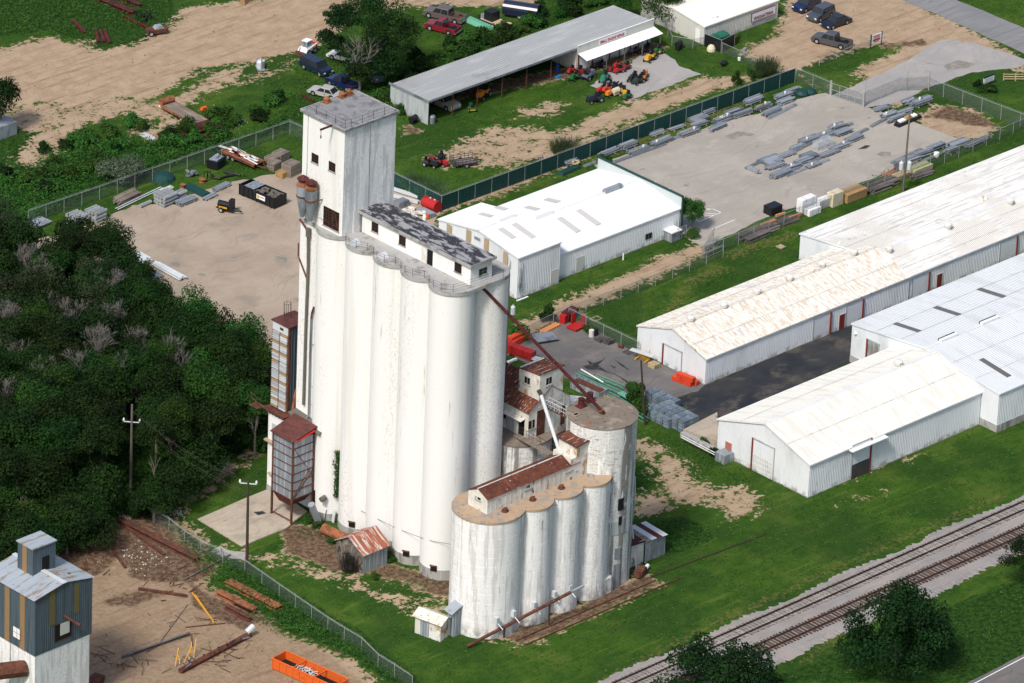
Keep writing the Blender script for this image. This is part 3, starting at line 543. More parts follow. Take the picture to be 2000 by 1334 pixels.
def steel_building(root, X0, X1, Y0, Y1, ze, zr, yr, mw, mr, base=None, ov=.12, zb=0, sides='XYxy', rp=.3, wp=.3, cap=None, zeb=None, laps=()):
    """ridge along X at Y=yr; ze front eave, zeb back eave"""
    zeb = zeb if zeb is not None else ze
    if 'Y' in sides: MB(world=True).rib((X0, Y0, zb), (X1, Y0, zb), (X0, Y0, ze), (X1, Y0, ze), (0, -1, 0), wp).build('wall', mw, root)
    if 'y' in sides: MB(world=True).rib((X1, Y1, zb), (X0, Y1, zb), (X1, Y1, zeb), (X0, Y1, zeb), (0, 1, 0), wp).build('wall', mw, root)
    for X, c, s in ((X0, 'X', -1), (X1, 'x', 1)):
        if c in sides:
            mb = MB(world=True); mb.rib((X, Y1, zb), (X, yr, zb), (X, Y1, zeb), (X, yr, zr), (s, 0, 0), wp)
            mb.rib((X, yr, zb), (X, Y0, zb), (X, yr, zr), (X, Y0, ze), (s, 0, 0), wp); mb.build('gable_wall', mw, root)
    mb = MB(world=True); sf = (zr-ze)/(yr-Y0); sb = (zr-zeb)/(Y1-yr); t = .06
    A0, A1 = (X0-ov, Y0-ov, ze-sf*ov+t), (X1+ov, Y0-ov, ze-sf*ov+t); B0, B1 = (X0-ov, yr, zr+t), (X1+ov, yr, zr+t); C0, C1 = (X0-ov, Y1+ov, zeb-sb*ov+t), (X1+ov, Y1+ov, zeb-sb*ov+t)
    n1 = Vector((0, -sf, 1)).normalized(); n2 = Vector((0, sb, 1)).normalized()
    mb.rib(A0, A1, B0, B1, n1, rp, .03); mb.rib(B0, B1, C0, C1, n2, rp, .03)
    o = mb.build('roof', mr, root)
    mb = MB(world=True); mb.b(X0-ov-.01, X1+ov+.01, Y0-ov-.03, Y0-ov, ze-sf*ov-.1, ze-sf*ov+t+.03); mb.b(X0-ov-.01, X1+ov+.01, Y1+ov, Y1+ov+.03, zeb-sb*ov-.1, zeb-sb*ov+t+.03)
    for X in (X0-ov-.03, X1+ov):
        mb._fs([(X, Y0-ov, ze-sf*ov-.1), (X, yr, zr-.1), (X, Y1+ov, zeb-sb*ov-.1), (X, Y1+ov, zeb-sb*ov+t+.04), (X, yr, zr+t+.04), (X, Y0-ov, ze-sf*ov+t+.04),
                (X+.03, Y0-ov, ze-sf*ov-.1), (X+.03, yr, zr-.1), (X+.03, Y1+ov, zeb-sb*ov-.1), (X+.03, Y1+ov, zeb-sb*ov+t+.04), (X+.03, yr, zr+t+.04), (X+.03, Y0-ov, ze-sf*ov+t+.04)],
               [(0, 1, 4, 5), (1, 2, 3, 4), (6, 11, 10, 7), (7, 10, 9, 8), (5, 4, 10, 11), (4, 3, 9, 10), (0, 6, 7, 1), (1, 7, 8, 2), (0, 5, 11, 6), (2, 8, 9, 3)])
    mb.build('eave_trim', cap or M_white, root)
    mb = MB(world=True); mb.face([(X0-ov, yr-.18, zr-.18*sf+t+.045), (X1+ov, yr-.18, zr-.18*sf+t+.045), (X1+ov, yr, zr+t+.06), (X0-ov, yr, zr+t+.06)])
    mb.face([(X0-ov, yr, zr+t+.06), (X1+ov, yr, zr+t+.06), (X1+ov, yr+.18, zr-.18*sb+t+.045), (X0-ov, yr+.18, zr-.18*sb+t+.045)]); mb.build('ridge_cap', cap or M_white, root)
    for f_ in laps:
        for ye, ze_, s in ((Y0-ov, ze-sf*ov, 1), (Y1+ov, zeb-sb*ov, -1)):
            ya = ye+(yr-ye)*f_; za = ze_+(zr-ze_)*f_+t+.045; MB(world=True).face([(X0-ov, ya-.06, za-.01), (X1+ov, ya-.06, za-.01), (X1+ov, ya+.06, za+.01), (X0-ov, ya+.06, za+.01)][::1]) if False else None
            m2 = MB(world=True); m2.face([(X0-ov, ya-.05, za-.05*s*(zr-ze_)/abs(yr-ye)), (X1+ov, ya-.05, za-.05*s*(zr-ze_)/abs(yr-ye)), (X1+ov, ya+.05, za+.05*s*(zr-ze_)/abs(yr-ye)), (X0-ov, ya+.05, za+.05*s*(zr-ze_)/abs(yr-ye))]); m2.build('lap_seam', M_lap, root)
    if base:
        mb = MB(world=True); mb.b(X0-.05, X1+.05, Y0-.05, Y1+.05, -.3, zb+.06 if zb else .12); mb.build('plinth', base, root)
# ---------------------------------------------------------------- the tall elevator
DZ = 37.55
M_lap = mat('lap_seam', (.50, .49, .46), .6, layers=(((.68, .67, .64), .7, (1, 1, 1), .45, .6),), var=.05)
M_crevice_shade = mat('crevice_shade', (.40, .385, .33), .9, layers=(((.6, .59, .53), 1.5, (1, 1, .3), .45, .6),), var=.1)  # cream-grey that paints the shade in the valleys between silos
el = thing('grain_elevator', 'tall white concrete grain elevator with square headhouse tower and long rooftop gallery', 'grain elevator', (-46, -26, 0))
CY = [-18.95, -24.0, -28.75, -33.45, -38.2]; RS = 2.67; CX1, CX2 = -47.9, -42.57
for cx in (CX1, CX2):
    for i, cy in enumerate(CY):
        z0 = 1.3 if i > 1 else .9
        mb = MB(world=True); mb.lathe(cx, cy, [(RS+.012*((k*7) % 3-1), z0+(DZ-.4-z0)*k/12) for k in range(13)], 40); mb.build('silo', M_conc_white, el, True)
        mb = MB(world=True); mb.lathe(cx, cy, [(RS+.03, -.2), (RS+.03, z0)], 40); mb.build('plinth', M_conc_grey, el)
mb = MB(world=True); mb.b(-49.6, -41.5, -18.6, -14.0, -.2, DZ-.4); mb.build('shaft', M_conc_white, el)
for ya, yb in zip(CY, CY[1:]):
    ym_ = (ya+yb)/2; xx = CX1-math.sqrt(RS**2-((ya-yb)/2)**2); MB(world=True).b(xx-.09, xx+.1, ym_-.06, ym_+.06, 1.3, DZ-.4).build('shade_strip', M_crevice_shade, el)  # thin strips added in the valleys, standing in for crevice shade
mb = MB(world=True); mb.b(CX1, CX2, CY[-1]-.6, CY[0], 0, DZ-.42); mb.build('infill', M_conc_white, el)
def scallop(c0, cys, r, y):
    v = None
    for cy in cys:
        q = r*r-(y-cy)**2
        if q > 0: x = c0-math.sqrt(q); v = x if v is None else min(v, x)
    return v
RD = RS+.13; pl = [(-41.3, -13.85), (-49.75, -13.85)]; y = -13.85
front = []
while y > CY[-1]-RD+.02:
    x = scallop(CX1, CY, RD, y); x = CX1-.6 if x is None else x
    if y > -17.4: x = min(x, -49.75)
    front.append((x, y)); pl.append((x, y)); y -= .12
for k in range(0, 13): a = R(-95+k*0.5); pl.append((CX1+RD*math.cos(a), CY[-1]+RD*math.sin(a)))
end = []
for k in range(0, 19): a = R(-90+k*5); end.append((CX2+RD*math.cos(a), CY[-1]+RD*math.sin(a)))
pl += end; pl.append((CX2+RD, -13.85)); pl = [p for i, p in enumerate(pl) if i == 0 or math.dist(p, pl[i-1]) > .02]
pl = pl[1:]
mb = MB(world=True); mb.prism(pl[::-1], DZ-.38, DZ); mb.build('deck', M_deck, el)
mb = MB(world=True)
for (p, q) in zip(front, front[1:]): mb.t((p[0]+.08, p[1], DZ+.03), (q[0]+.08, q[1], DZ+.03), .07, 4, cap=False)
mb.build('deck_edge', M_conc_grey, el)
fp = [p for p in front if p[1] < -22.2]; fp = fp[::10]+end[::5]
fp = [(p[0]+.16, p[1]+.1) for p in fp]
posts = MB(); posts.t((0, 0, 0), (0, 0, 1.05), .025, 4); po = None
for p in fp:
    if po is None: po = posts.build('railing_post', M_pole, el); po.location = Vector((p[0], p[1], DZ))-el.location
    else: sub('railing_post', po, el, Vector((p[0], p[1], DZ))-el.location)
mb = MB(world=True)
for zz in (.4, .72, 1.03):
    for p, q in zip(fp, fp[1:]): mb.t((p[0], p[1], DZ+zz), (q[0], q[1], DZ+zz), .014, 4, cap=False)
mb.build('railing_cable', M_pole, el)
# headhouse tower
hh = MB(world=True).b(-49.6, -41.5, -21.15, -14.0, DZ, 51.15); hh.mi[2] = 1; hh = hh.build('headhouse', [M_conc_white, M_conc_streak], el)
mb = MB(world=True); mb.b(-49.62, -49.55, -14.9, -14.8, DZ, 51.1); mb.b(-45.6, -45.5, -21.17, -21.1, DZ+2, 51.1); mb.build('wall_joint', M_conc_grey, hh)
mb = MB(world=True); mb.b(-49.9, -41.2, -21.45, -13.7, 51.15, 51.4); rf = mb.build('tower_roof', M_towerroof, el)
mb = MB(world=True)
for a in ((-49.9, -41.2, -21.45, -21.3), (-49.9, -41.2, -13.85, -13.7), (-49.9, -49.75, -21.3, -13.85), (-41.35, -41.2, -21.3, -13.85)): mb.b(*a, 51.4, 51.47)
mb.build('roof_kerb', M_conc_grey, rf)
for px, py in ((638, 199), (668, 189), (682, 184)):
    x, y = G(px, py, 51.45); mb = MB(world=True); mb.lathe(x, y, [(.34, 51.4), (.34, 51.85), (.42, 51.9), (.2, 52.1)], 10); mb.b(x-.45, x+.45, y-.45, y+.45, 51.4, 51.5); mb.build('roof_vent', M_rustor, el)
prs = [(-49.6+.25, -14.3-i*1.65) for i in range(5)]+[(-48.6+i*1.75, -21.1) for i in range(5)]; mb = MB(world=True)
for p in prs: mb.t((p[0], p[1], 51.4), (p[0], p[1], 52.4), .028, 4)
for zz in (.5, .95):
    for p, q in zip(prs, prs[1:]): mb.t((p[0], p[1], 51.4+zz), (q[0], q[1], 51.4+zz), .016, 4, cap=False)
mb.build('tower_railing', M_pole, el)
mb = MB(world=True); ya, za = onX(652, 243.5, -49.6); mb.t((-49.6, ya, za), (-51.7, ya, za-.05), .13, 6); mb.t((-51.6, ya, za), (-51.6, ya, za-.9), .03, 4); mb.t((-51.6, ya, za-.8), (-51.6, ya, za-1.15), .09, 6); mb.build('hoist_beam', M_darkred, el)
winpx(hh, 'X', -49.6, (609.2, 298.6, 621.8, 319.6), 2, 3); winpx(hh, 'X', -49.6, (642.8, 315, 654.8, 336), 2, 3)
winpx(hh, 'X', -49.6, (632.5, 403.4, 661.8, 450.8), 6, 6); 
mb = MB(world=True); y0, y1, z0, z1 = bbpx('X', -49.6, (632.5, 403.4, 661.8, 450.8))
mb.b(-49.75, -49.66, y0+(y1-y0)*.36-.05, y0+(y1-y0)*.36+.05, z0, z1); mb.t((-49.7, y0+.3, z0+.6), (-50.1, y1+.3, z0+.9), .03, 4); mb.t((-49.7, y0+.05, z0+.3), (-49.72, y0+.7, z1), .05, 4); mb.build('broken_frame', M_rust, hh)
# gallery on the deck
GX0, GX1, GY0, GY1, GT = -46.75, -43.35, -39.95, -21.15, 40.0
gl = MB(world=True).b(GX0, GX1, GY0, GY1, DZ, GT).build('gallery', M_conc_white, el)
MB(world=True).b(GX0-.32, GX1+.32, GY0-.35, GY1, GT, GT+.28).build('gallery_roof', M_tarroof, el)
mb = MB(world=True); mb.b(GX0-.36, GX0-.30, GY0-.39, GY1, GT-.08, GT+.3); mb.b(GX0-.3, GX1+.36, GY0-.39, GY0-.35, GT-.08, GT+.3); mb.build('fascia', M_conc_grey, gl)
for bb in ((726.6, 432.9, 738.4, 454.2), (780, 459, 792, 480.5), (888.6, 512.3, 901, 533.6)): winpx(gl, 'X', GX0, bb, 2, 3)
a0, a1, z0, z1 = bbpx('X', GX0, (824.8, 483.7, 844.8, 516))
mb = MB(world=True); mb.b(GX0-.012, GX0-.003, a0, (a0+a1)/2, DZ+.02, DZ+1.95); mb.build('doorway', M_dark, gl)
mb = MB(world=True); mb.b(GX0-.10, GX0-.03, (a0+a1)/2, a1, DZ+.02, DZ+1.95); mb.build('door', M_rustwall, gl)['label'] = 'rusty sliding door'
winpx(gl, 'Y', GY0, (936.2, 521.3, 950, 538), 2, 2, fm=M_conc_grey, pane=M_glass)
for px, py in ((692, 476), (747, 502)):
    x, y = G(px, py, DZ); mb = MB(); k = [(-.62+1.24*i/8, .12+.45*math.sin(math.pi*i/8)) for i in range(9)]; mb.b(-.7, .7, -.5, .5, 0, .12)
    mb.xprism([(-.62, .1)]+k+[(.62, .1)], -.45, .45); o = mb.build('hatch_cover', M_galvlt, el); o.location = Vector((x, y, DZ))-el.location; o.rotation_euler = (0, 0, R(90))
x, y = G(694, 448, DZ); MB(world=True).b(x-.2, x+1.1, y-.9, y-.1, DZ, DZ+.75).build('plant_box', M_conc_grey, el)
mb = MB(world=True); x, y = G(697.5, 440, DZ); mb.t((GX0-.15, GY1-.25, DZ), (GX0-.15, GY1-.25, GT), .14, 6); mb.build('downpipe', M_galv, el)
# dust collectors on the tower face
for k, (px, py) in enumerate(((607.5, 385), (591.5, 377))):
    y, z = onX(px, py, -50.55); t_ = MB(world=True); cx = -50.55; top = z+1.35
    t_.lathe(cx, y, [(.25, top-4.4), (.42, top-3.6), (.74, top-1.7), (.74, top-.15), (.62, top)], 14); o = t_.build('dust_collector', M_galv, el, False)
    q = MB(world=True); q.lathe(cx, y, [(.75, top-.35), (.76, top-.1), (.5, top+.12), (.35, top+.15), (.35, top+.45)], 14); q.build('rusty_collar', M_rustor, o)
    q = MB(world=True); q.lathe(cx, y, [(.72, top+.45), (.72, top+.55), (.08, top+1.0)], 14); q.build('rain_cap', M_darkred, o)
    q = MB(world=True); q.lathe(cx, y, [(.78, top-1.75), (.82, top-1.65), (.78, top-1.55)], 14); q.t((cx, y-.7, top-1.65), (-49.6, y-.95, top-1.6), .08, 5); q.t((cx, y+.7, top-1.65), (-49.6, y+1.3, top-1.6), .08, 5); q.build('bracket', M_rust, o)
# spouts and pipes down the blank wall
def pxX(px, py, X): y, z = onX(px, py, X); return (X, y, z)
mb = MB(world=True); mb.path([pxX(585.5, 428, -49.8), pxX(602, 452, -50.0)], .13); mb.build('spout', M_rust, el)
mb = MB(world=True); mb.path([pxX(602, 452, -50.0), pxX(601.5, 520, -49.9), pxX(597, 640, -49.85), pxX(592.5, 790, -49.85)], .17, 8); mb.t(pxX(602, 446, -50), pxX(602, 462, -50), .3, 8); mb.build('downspout', M_poleg, el)
mb = MB(world=True); mb.path([pxX(583, 475, -49.7), pxX(582.5, 500, -49.7), pxX(601, 550, -49.9)], .1); mb.build('side_spout', M_rust, el)
mb = MB(world=True); mb.path([pxX(613, 600, -49.9), pxX(609, 612, -49.9), pxX(607.5, 622, -49.9)], .13); mb.build('spout_head', M_rust, el)
mb = MB(world=True); mb.path([pxX(607.5, 622, -49.9), pxX(605, 700, -49.9), pxX(602.5, 809, -49.95), pxX(595, 826, -50.4)], .11, 8)
for py in (673, 755, 790): mb.t(pxX(607, py, -49.9), pxX(613, py, -49.7), .03, 4)
mb.build('riser_pipe', M_galv, el)
# discharge doors, hole, bracket, ivy at the foot
for cy in CY[1:]:
    mb = MB(world=True); a = R(205); x, y = CX1+RS*math.cos(a), cy+RS*math.sin(a); mb.rb(x, y, 1.15, .3, .75, .65, a); mb.build('discharge_door', M_dark, el)
    mb = MB(world=True); mb.rb(x-.1, y, 1.8, .35, .85, .06, a); mb.build('door_lintel', M_rust, el)
mb = MB(world=True); y, z = onX(633, 972, -50.55); mb.t((-50.4, y, z), (-51.1, y-.05, z-.1), .33, 10); mb.build('pipe_stub', M_poleg, el)
mb = MB(world=True); c = [(667, 978), (700, 995), (740, 1015), (766, 1028), (790, 1038), (822, 1050), (845, 1057), (886, 1064)]
pp = []
for px, py in c:
    y, z = onX(px, py, -50.4); xx = scallop(CX1, CY, RS+.12, y) or -49.5; y, z = onX(px, py, xx); pp.append((xx, y, z))
mb.path(pp, .025, 4); mb.build('cable', M_pole, el)
# drier block, drier tower and receiving bin
dr = thing('grain_drier', 'tall narrow louvred grain drier with brown roof on the white block beside the tall silos', 'grain drier', (-48, -11.5, 10.6))
wb = thing('utility_block', 'low white concrete block built against the tall silos under the drier', 'building', (-47, -12, 0))
MB(world=True).b(-50.5, -42.5, -13.98, -10.2, -.2, 10.55).build('wall', M_conc_white, wb); MB(world=True).b(-50.6, -42.4, -13.98, -10.1, 10.55, 10.63).build('roof', M_deck, wb)
MB(world=True).b(-50.54, -50.5, -13.97, -10.16, -.2, .9).build('plinth', M_conc_grey, wb)
win(wb, 'X', -50.5, -12.9, -10.9, 7.2, 9.4, 2, 10, fm=M_galvlt, pane=M_shedwall, name='louvre_vent', sill=False)
mb = MB(world=True); mb.b(-51.0, -50.5, -13.9, -10.0, 6.9, 7.1); mb.build('ledge', M_deck_tan, wb)
mb = MB(world=True); mb.b(-50.9, -50.5, -12.9, -10.7, 2.6, 2.75); mb.build('canopy', M_deck_tan, wb); mb = MB(world=True); mb.b(-50.52, -50.5, -12.6, -11.3, .9, 2.6); mb.build('door', M_dark, wb)
DX0, DX1, DY0, DY1, D0, D1 = -49.9, -46.5, -12.8, -9.95, 11.2, 22.6
MB(world=True).b(DX0+.06, DX1, DY0+.03, DY1, D0, D1).build('body', M_galv, dr)
mb = MB(world=True); mb.rib((DX0+.1, DY0, D0), (DX1, DY0, D0), (DX0+.1, DY0, D1), (DX1, DY0, D1), (0, -1, 0), .45, .06); mb.build('side_panel', M_blue, dr)['label'] = 'blue-grey ribbed side panel'
mb = MB(world=True); mb.b(DX0-.05, DX0+.25, DY0-.08, DY0+.15, D0-.6, D1); mb.b(DX0-.05, DX0+.1, DY1-.1, DY1+.05, D0-.6, D1); mb.b(DX1-.1, DX1+.05, DY0-.08, DY0+.1, D0-.6, D1); mb.build('corner_post', M_rust, dr)
mb = MB(world=True); mb.b(DX0-.2, DX1+.15, DY0-.2, DY1+.15, D1, D1+.1); mb.build('roof', M_brownroof, dr)
mb = MB(world=True)
for k in range(9): mb.b(DX0-.02, DX0+.06, DY0+.1, DY1-.05, D0+k*1.27-.05, D0+k*1.27+.05)
mb.build('girt', M_rust, dr)
lo = MB(); lo._fs([(-.22, -.6, -.02), (-.22, .6, -.02), (0, .6, .2), (0, -.6, .2), (-.22, -.6, -.06), (-.22, .6, -.06), (0, .6, .16), (0, -.6, .16)], [(0, 1, 2, 3), (4, 7, 6, 5), (0, 4, 5, 1), (0, 3, 7, 4), (1, 5, 6, 2)])
l1 = lo.build('louvre', M_louv, dr); l2 = lo.build('louvre', M_tanstripe, dr); first = True; i = 0
for k in range(8):
    for j in range(4):
        for yc in (DY0+.78, DY1-.7):
            z = D0+.25+k*1.27+j*.29
            if z > D1-1.2: continue
            src = l2 if (j == 3 and random.random() < .6) else l1
            if i == 0: l1.location = Vector((DX0+.02, yc, z))-dr.location
            elif i == 1: l2.location = Vector((DX0+.02, yc, z))-dr.location
            else: sub('louvre', src, dr, Vector((DX0+.02, yc, z))-dr.location)
            i += 1
mb = MB(world=True); mb.b(DX0-.06, DX0+.05, DY0+.1, DY1, D1-1.15, D1); mb.build('head_panel', M_galvlt, dr); MB(world=True).b(DX0-.1, DX0-.07, -11.9, -11.3, D1-.75, D1-.45).build('name_plate', M_darkred, dr)
mb = MB(world=True)
for ang in range(0, 360, 60): mb.t((-48.2+.45*math.cos(R(ang)), -10.6+.45*math.sin(R(ang)), D1), (-48.2+.45*math.cos(R(ang)), -10.6+.45*math.sin(R(ang)), D1+2), .025, 4)
for zz in (.5, 1.9):
    for ang in range(0, 360, 30): mb.t((-48.2+.45*math.cos(R(ang)), -10.6+.45*math.sin(R(ang)), D1+zz), (-48.2+.45*math.cos(R(ang+30)), -10.6+.45*math.sin(R(ang+30)), D1+zz), .02, 4, cap=False)
mb.build('ladder_cage', M_pole, dr)
mb = MB(world=True); mb.b(-51.0, -46.4, -13.4, -9.5, 11.05, 11.13)
for yy in np.arange(-13.3, -9.5, .55): mb.b(-51.1, -50.1, yy, yy+.08, 10.9, 11.05)
for xx in (-50.4, -46.8):
    for yy in (-12.9, -10): mb.b(xx-.08, xx+.08, yy-.08, yy+.08, 10.63, 11.05)
mb.t((-50.9, -9.4, 11.1), (-51.2, -7.6, 12.0), .05, 4); mb.t((-50.9, -9.4, 11.8), (-51.2, -7.6, 12.5), .04, 4); mb.b(-51.6, -50.4, -9.4, -7.9, 11.0, 11.06); mb.build('platform', M_rust, dr)
mb = MB(world=True); mb.path([pxX(583, 735, -47.6), pxX(578, 760, -48.5), pxX(572, 800, -49.4), pxX(569, 822, -50.2)], .2, 8); mb.build('duct', M_rustor, dr); MB(world=True).path([pxX(577, 700, -46), pxX(578, 732, -46.5)], .5, 8).build('fan_housing', M_rustor, dr)
bn = thing('receiving_bin', 'grey sheet metal receiving bin on rusty legs with brown lean-to roof', 'grain bin', (-52.5, -17, 0))
BX0, BX1, BY0, BY1, B0, B1 = -54.1, -50.85, -18.6, -15.1, 3.3, 11.2
MB(world=True).b(BX0, BX1, BY0, BY1, B0, B1).build('body', M_galvbin, bn)
mb = MB(world=True); nb = 7
for k in range(nb+1):
    z = B0+(B1-B0)*k/nb; mb.b(BX0-.07, BX1+.05, BY0-.07, BY0, z-.05, z+.05); mb.b(BX0-.07, BX0, BY0, BY1+.05, z-.05, z+.05)
for (x, y) in ((BX0, BY0), (BX1, BY0), (BX0, BY1)): mb.b(x-.09, x+.09, y-.09, y+.09, B0-.6, B1)
mb.build('frame', M_rust, bn)
for (x, y) in ((BX0, BY0), (BX1, BY0), (BX0, BY1), (BX1, BY1)): MB(world=True).b(x-.11, x+.11, y-.11, y+.11, 0, B0-.01).build('leg', M_rust, bn)
mb = MB(world=True); mb.t((BX0, BY0, .5), (BX0, BY1, .5), .07, 5); mb.t((BX0, BY0, 3.1), (BX1, BY0, 6.4), .1, 5); mb.t((BX0, BY0, 3.4), (BX1-.5, BY0, 6.6), .06, 5); mb.t((BX1, BY0, 5.5), (BX0, BY0, 10.4), .05, 4); mb.build('brace', M_rust, bn)
mb = MB(world=True); mb.fr(BX0+.4, BX1-.4, BY0+.8, BY1-.8, 2.1, BX0, BX1, BY0, BY1, B0); mb.build('hopper', M_darkred, bn)
mb = MB(world=True); mb._fs([(BX0-.4, BY0-.35, B1+.0), (BX0-.4, BY1+.2, B1), (-50.6, BY1+.2, B1+1.1), (-50.6, BY0-.35, B1+.9), (BX0-.4, BY0-.35, B1+.08), (BX0-.4, BY1+.2, B1+.08), (-50.6, BY1+.2, B1+1.18), (-50.6, BY0-.35, B1+.98)], [(0, 1, 2, 3), (7, 6, 5, 4), (0, 3, 7, 4), (0, 4, 5, 1), (1, 5, 6, 2), (2, 6, 7, 3)]); mb.build('roof', M_brownroof, bn)
mb = MB(world=True); mb._fs([(BX0-.1, BY0-.45, B1-.15), (BX1-.2, BY0-.5, B1+.5), (BX1-.2, BY0+.4, B1+.75), (BX0-.1, BY0-.45, B1-.08), (BX1-.2, BY0-.5, B1+.57), (BX1-.2, BY0+.4, B1+.82)], [(0, 1, 2), (3, 5, 4), (0, 3, 4, 1), (1, 4, 5, 2), (2, 5, 3, 0)]); mb.build('loose_sheet', M_red, bn)['label'] = 'bright red loose roof sheet'
mb = MB(world=True); mb._fs([(-51.0, -19.6, 11.35), (-49.62, -19.6, 11.7), (-49.62, -14.1, 12.3), (-51.0, -14.1, 12.2), (-51.0, -19.6, 11.45), (-49.62, -19.6, 11.8), (-49.62, -14.1, 12.4), (-51.0, -14.1, 12.3)], [(0, 1, 2, 3), (7, 6, 5, 4), (0, 4, 5, 1), (0, 3, 7, 4)]); mb.build('hood', M_poleg, bn)
mb = MB(world=True); mb._fs([(BX1-.1, BY0-.3, 1.5), (BX1+.9, BY0-.3, 1.5), (BX1+.9, BY0-.25, 3.6), (BX1-.1, BY0-.25, 3.6)], [(0, 1, 2, 3)]); mb.build('chute_plate', M_dark, bn)
# ---------------------------------------------------------------- the low silos (annex)
AZ = 15.19
an = thing('grain_silo_block', 'low block of weathered white silos with long rust-roofed gallery on top', 'grain silos', (-45, -51, 0))
def rings(cx, cy, r, z0, z1, step, n, name, mt, par, amp=.02):
    prof = []; z = z0
    while z < z1-.02: zz = min(z1, z+step); prof += [(r, z), (r, zz-.05), (r-amp, zz-.025)]; z = zz
    prof.append((r, z1)); MB(world=True); mb = MB(world=True); mb.lathe(cx, cy, prof, n); return mb.build(name, mt, par, False)
rings(-52.75, -50.55, 4.2, -.2, AZ-.25, 1.2, 64, 'silo', M_conc_white2, an)
AL = [(-47.9, 2.65), (-43.25, 2.65), (-38.6, 2.65)]
for cx, r in AL:
    rings(cx, -52.45, r, -.2, AZ-.25, 1.2, 40, 'silo', M_conc_white2, an); rings(cx, -48.6, r, -.2, AZ-.25, 1.2, 40, 'silo', M_conc_white2, an)
MB(world=True).b(-51, -37, -52.3, -48.6, 0, AZ-.27).build('infill', M_conc_white2, an)
pl = []; x = -52.75+2.6
cir = [(-52.75, -50.55, 4.28)]+[(cx, -52.45, 2.73) for cx, r in AL]
for k in range(60, 284, 4): a = R(k); pl.append((-52.75+4.28*math.cos(a), -50.55+4.28*math.sin(a)))
x = pl[-1][0]+.1
while x < -36.1:
    ys = [cy-math.sqrt(r*r-(x-cx)**2) for cx, cy, r in cir if abs(x-cx) < r]
    if ys: pl.append((x, min(ys)))
    x += .12
pl += [(-36.0, -51.2), (-36.0, -46.4)]
mb = MB(world=True); mb.prism(pl, AZ-.24, AZ); mb.build('deck', M_deck_tan, an)
g0x, g1x, g0y, g1y, gz = -54.35, -39.5, -51.95, -48.75, 17.05
mb = MB(world=True)
mb.rib((g0x, g0y, AZ), (g1x, g0y, AZ), (g0x, g0y, gz), (g1x, g0y, gz), (0, -1, 0), .8, .02); mb.rib((g1x, g1y, AZ), (g0x, g1y, AZ), (g1x, g1y, gz), (g0x, g1y, gz), (0, 1, 0), .8, .02)
ym = (g0y+g1y)/2; mb.rib((g0x, g1y, AZ), (g0x, ym, AZ), (g0x, g1y, gz), (g0x, ym, gz+.75), (-1, 0, 0), .8, .02); mb.rib((g0x, ym, AZ), (g0x, g0y, AZ), (g0x, ym, gz+.75), (g0x, g0y, gz), (-1, 0, 0), .8, .02)
ga = mb.build('gallery', M_rustwall, an)
n1 = Vector((0, -.42, 1)).normalized(); n2 = Vector((0, .42, 1)).normalized(); npan = 9
for k in range(npan):
    xa, xb = g0x-.12+(g1x+.12-g0x)*k/npan+.01, g0x-.12+(g1x+.12-g0x)*(k+1)/npan
    mb = MB(world=True); mb.rib((xa, g0y-.12, gz+.02), (xb, g0y-.12, gz+.02), (xa, ym, gz+.83), (xb, ym, gz+.83), n1, .3, .02); mb.build('roof_sheet', M_rustroof, an)
    mb = MB(world=True); mb.rib((xa, ym, gz+.83), (xb, ym, gz+.83), (xa, g1y+.12, gz+.02), (xb, g1y+.12, gz+.02), n2, .3, .02); mb.build('roof_sheet', M_rustroof, an)
mb = MB(world=True); mb.t((g0x-.1, ym, gz+.86), (g1x, ym, gz+.86), .07, 5); mb.build('ridge_roll', M_rustwall, an)
winpx(ga, 'X', g0x, (929, 968, 939, 978), 1, 1, fm=M_rustwall); winpx(ga, 'Y', g0y, (1025, 946, 1036.5, 956), 2, 1, fm=M_rustwall); winpx(ga, 'Y', g0y, (1105, 909, 1117, 921.5), 1, 1, fm=M_rustwall, pane=M_galvlt)
ah = MB(world=True).b(-40.25, -37.95, -52.0, -49.0, AZ, 19.3).build('head_box', M_rustwall, an)
MB(world=True).b(-41.0, -40.25, -52.0, -48.9, AZ, 17.9).build('head_box_annex', M_rustwall, an)
mb = MB(world=True); mb._fs([(-40.5, -52.2, 19.25), (-37.8, -52.2, 19.5), (-37.8, -48.8, 19.6), (-40.5, -48.8, 19.35), (-40.5, -52.2, 19.35), (-37.8, -52.2, 19.6), (-37.8, -48.8, 19.7), (-40.5, -48.8, 19.45)], [(0, 3, 2, 1), (4, 5, 6, 7), (0, 1, 5, 4), (1, 2, 6, 5), (2, 3, 7, 6), (3, 0, 4, 7)]); mb.build('head_box_roof', M_rustroofY, an)
for px, py in ((986, 999), (1040, 977), (1096, 954)):
    x, y = G(px, py, AZ); mb = MB(world=True); mb.lathe(x, y, [(.42, AZ), (.42, AZ+.12), (.3, AZ+.15), (.3, AZ+.35), (.12, AZ+.5)], 10); mb.t((x, y, AZ+.3), (x+.25, y-.15, AZ+.35), .22, 8); mb.build('manhole', M_rust, an)
x, y = G(1153, 929, AZ); mb = MB(world=True); mb.lathe(x, y, [(.45, AZ), (.45, AZ+.08), (.3, AZ+.1)], 12); mb.build('manhole', M_conc_grey, an)
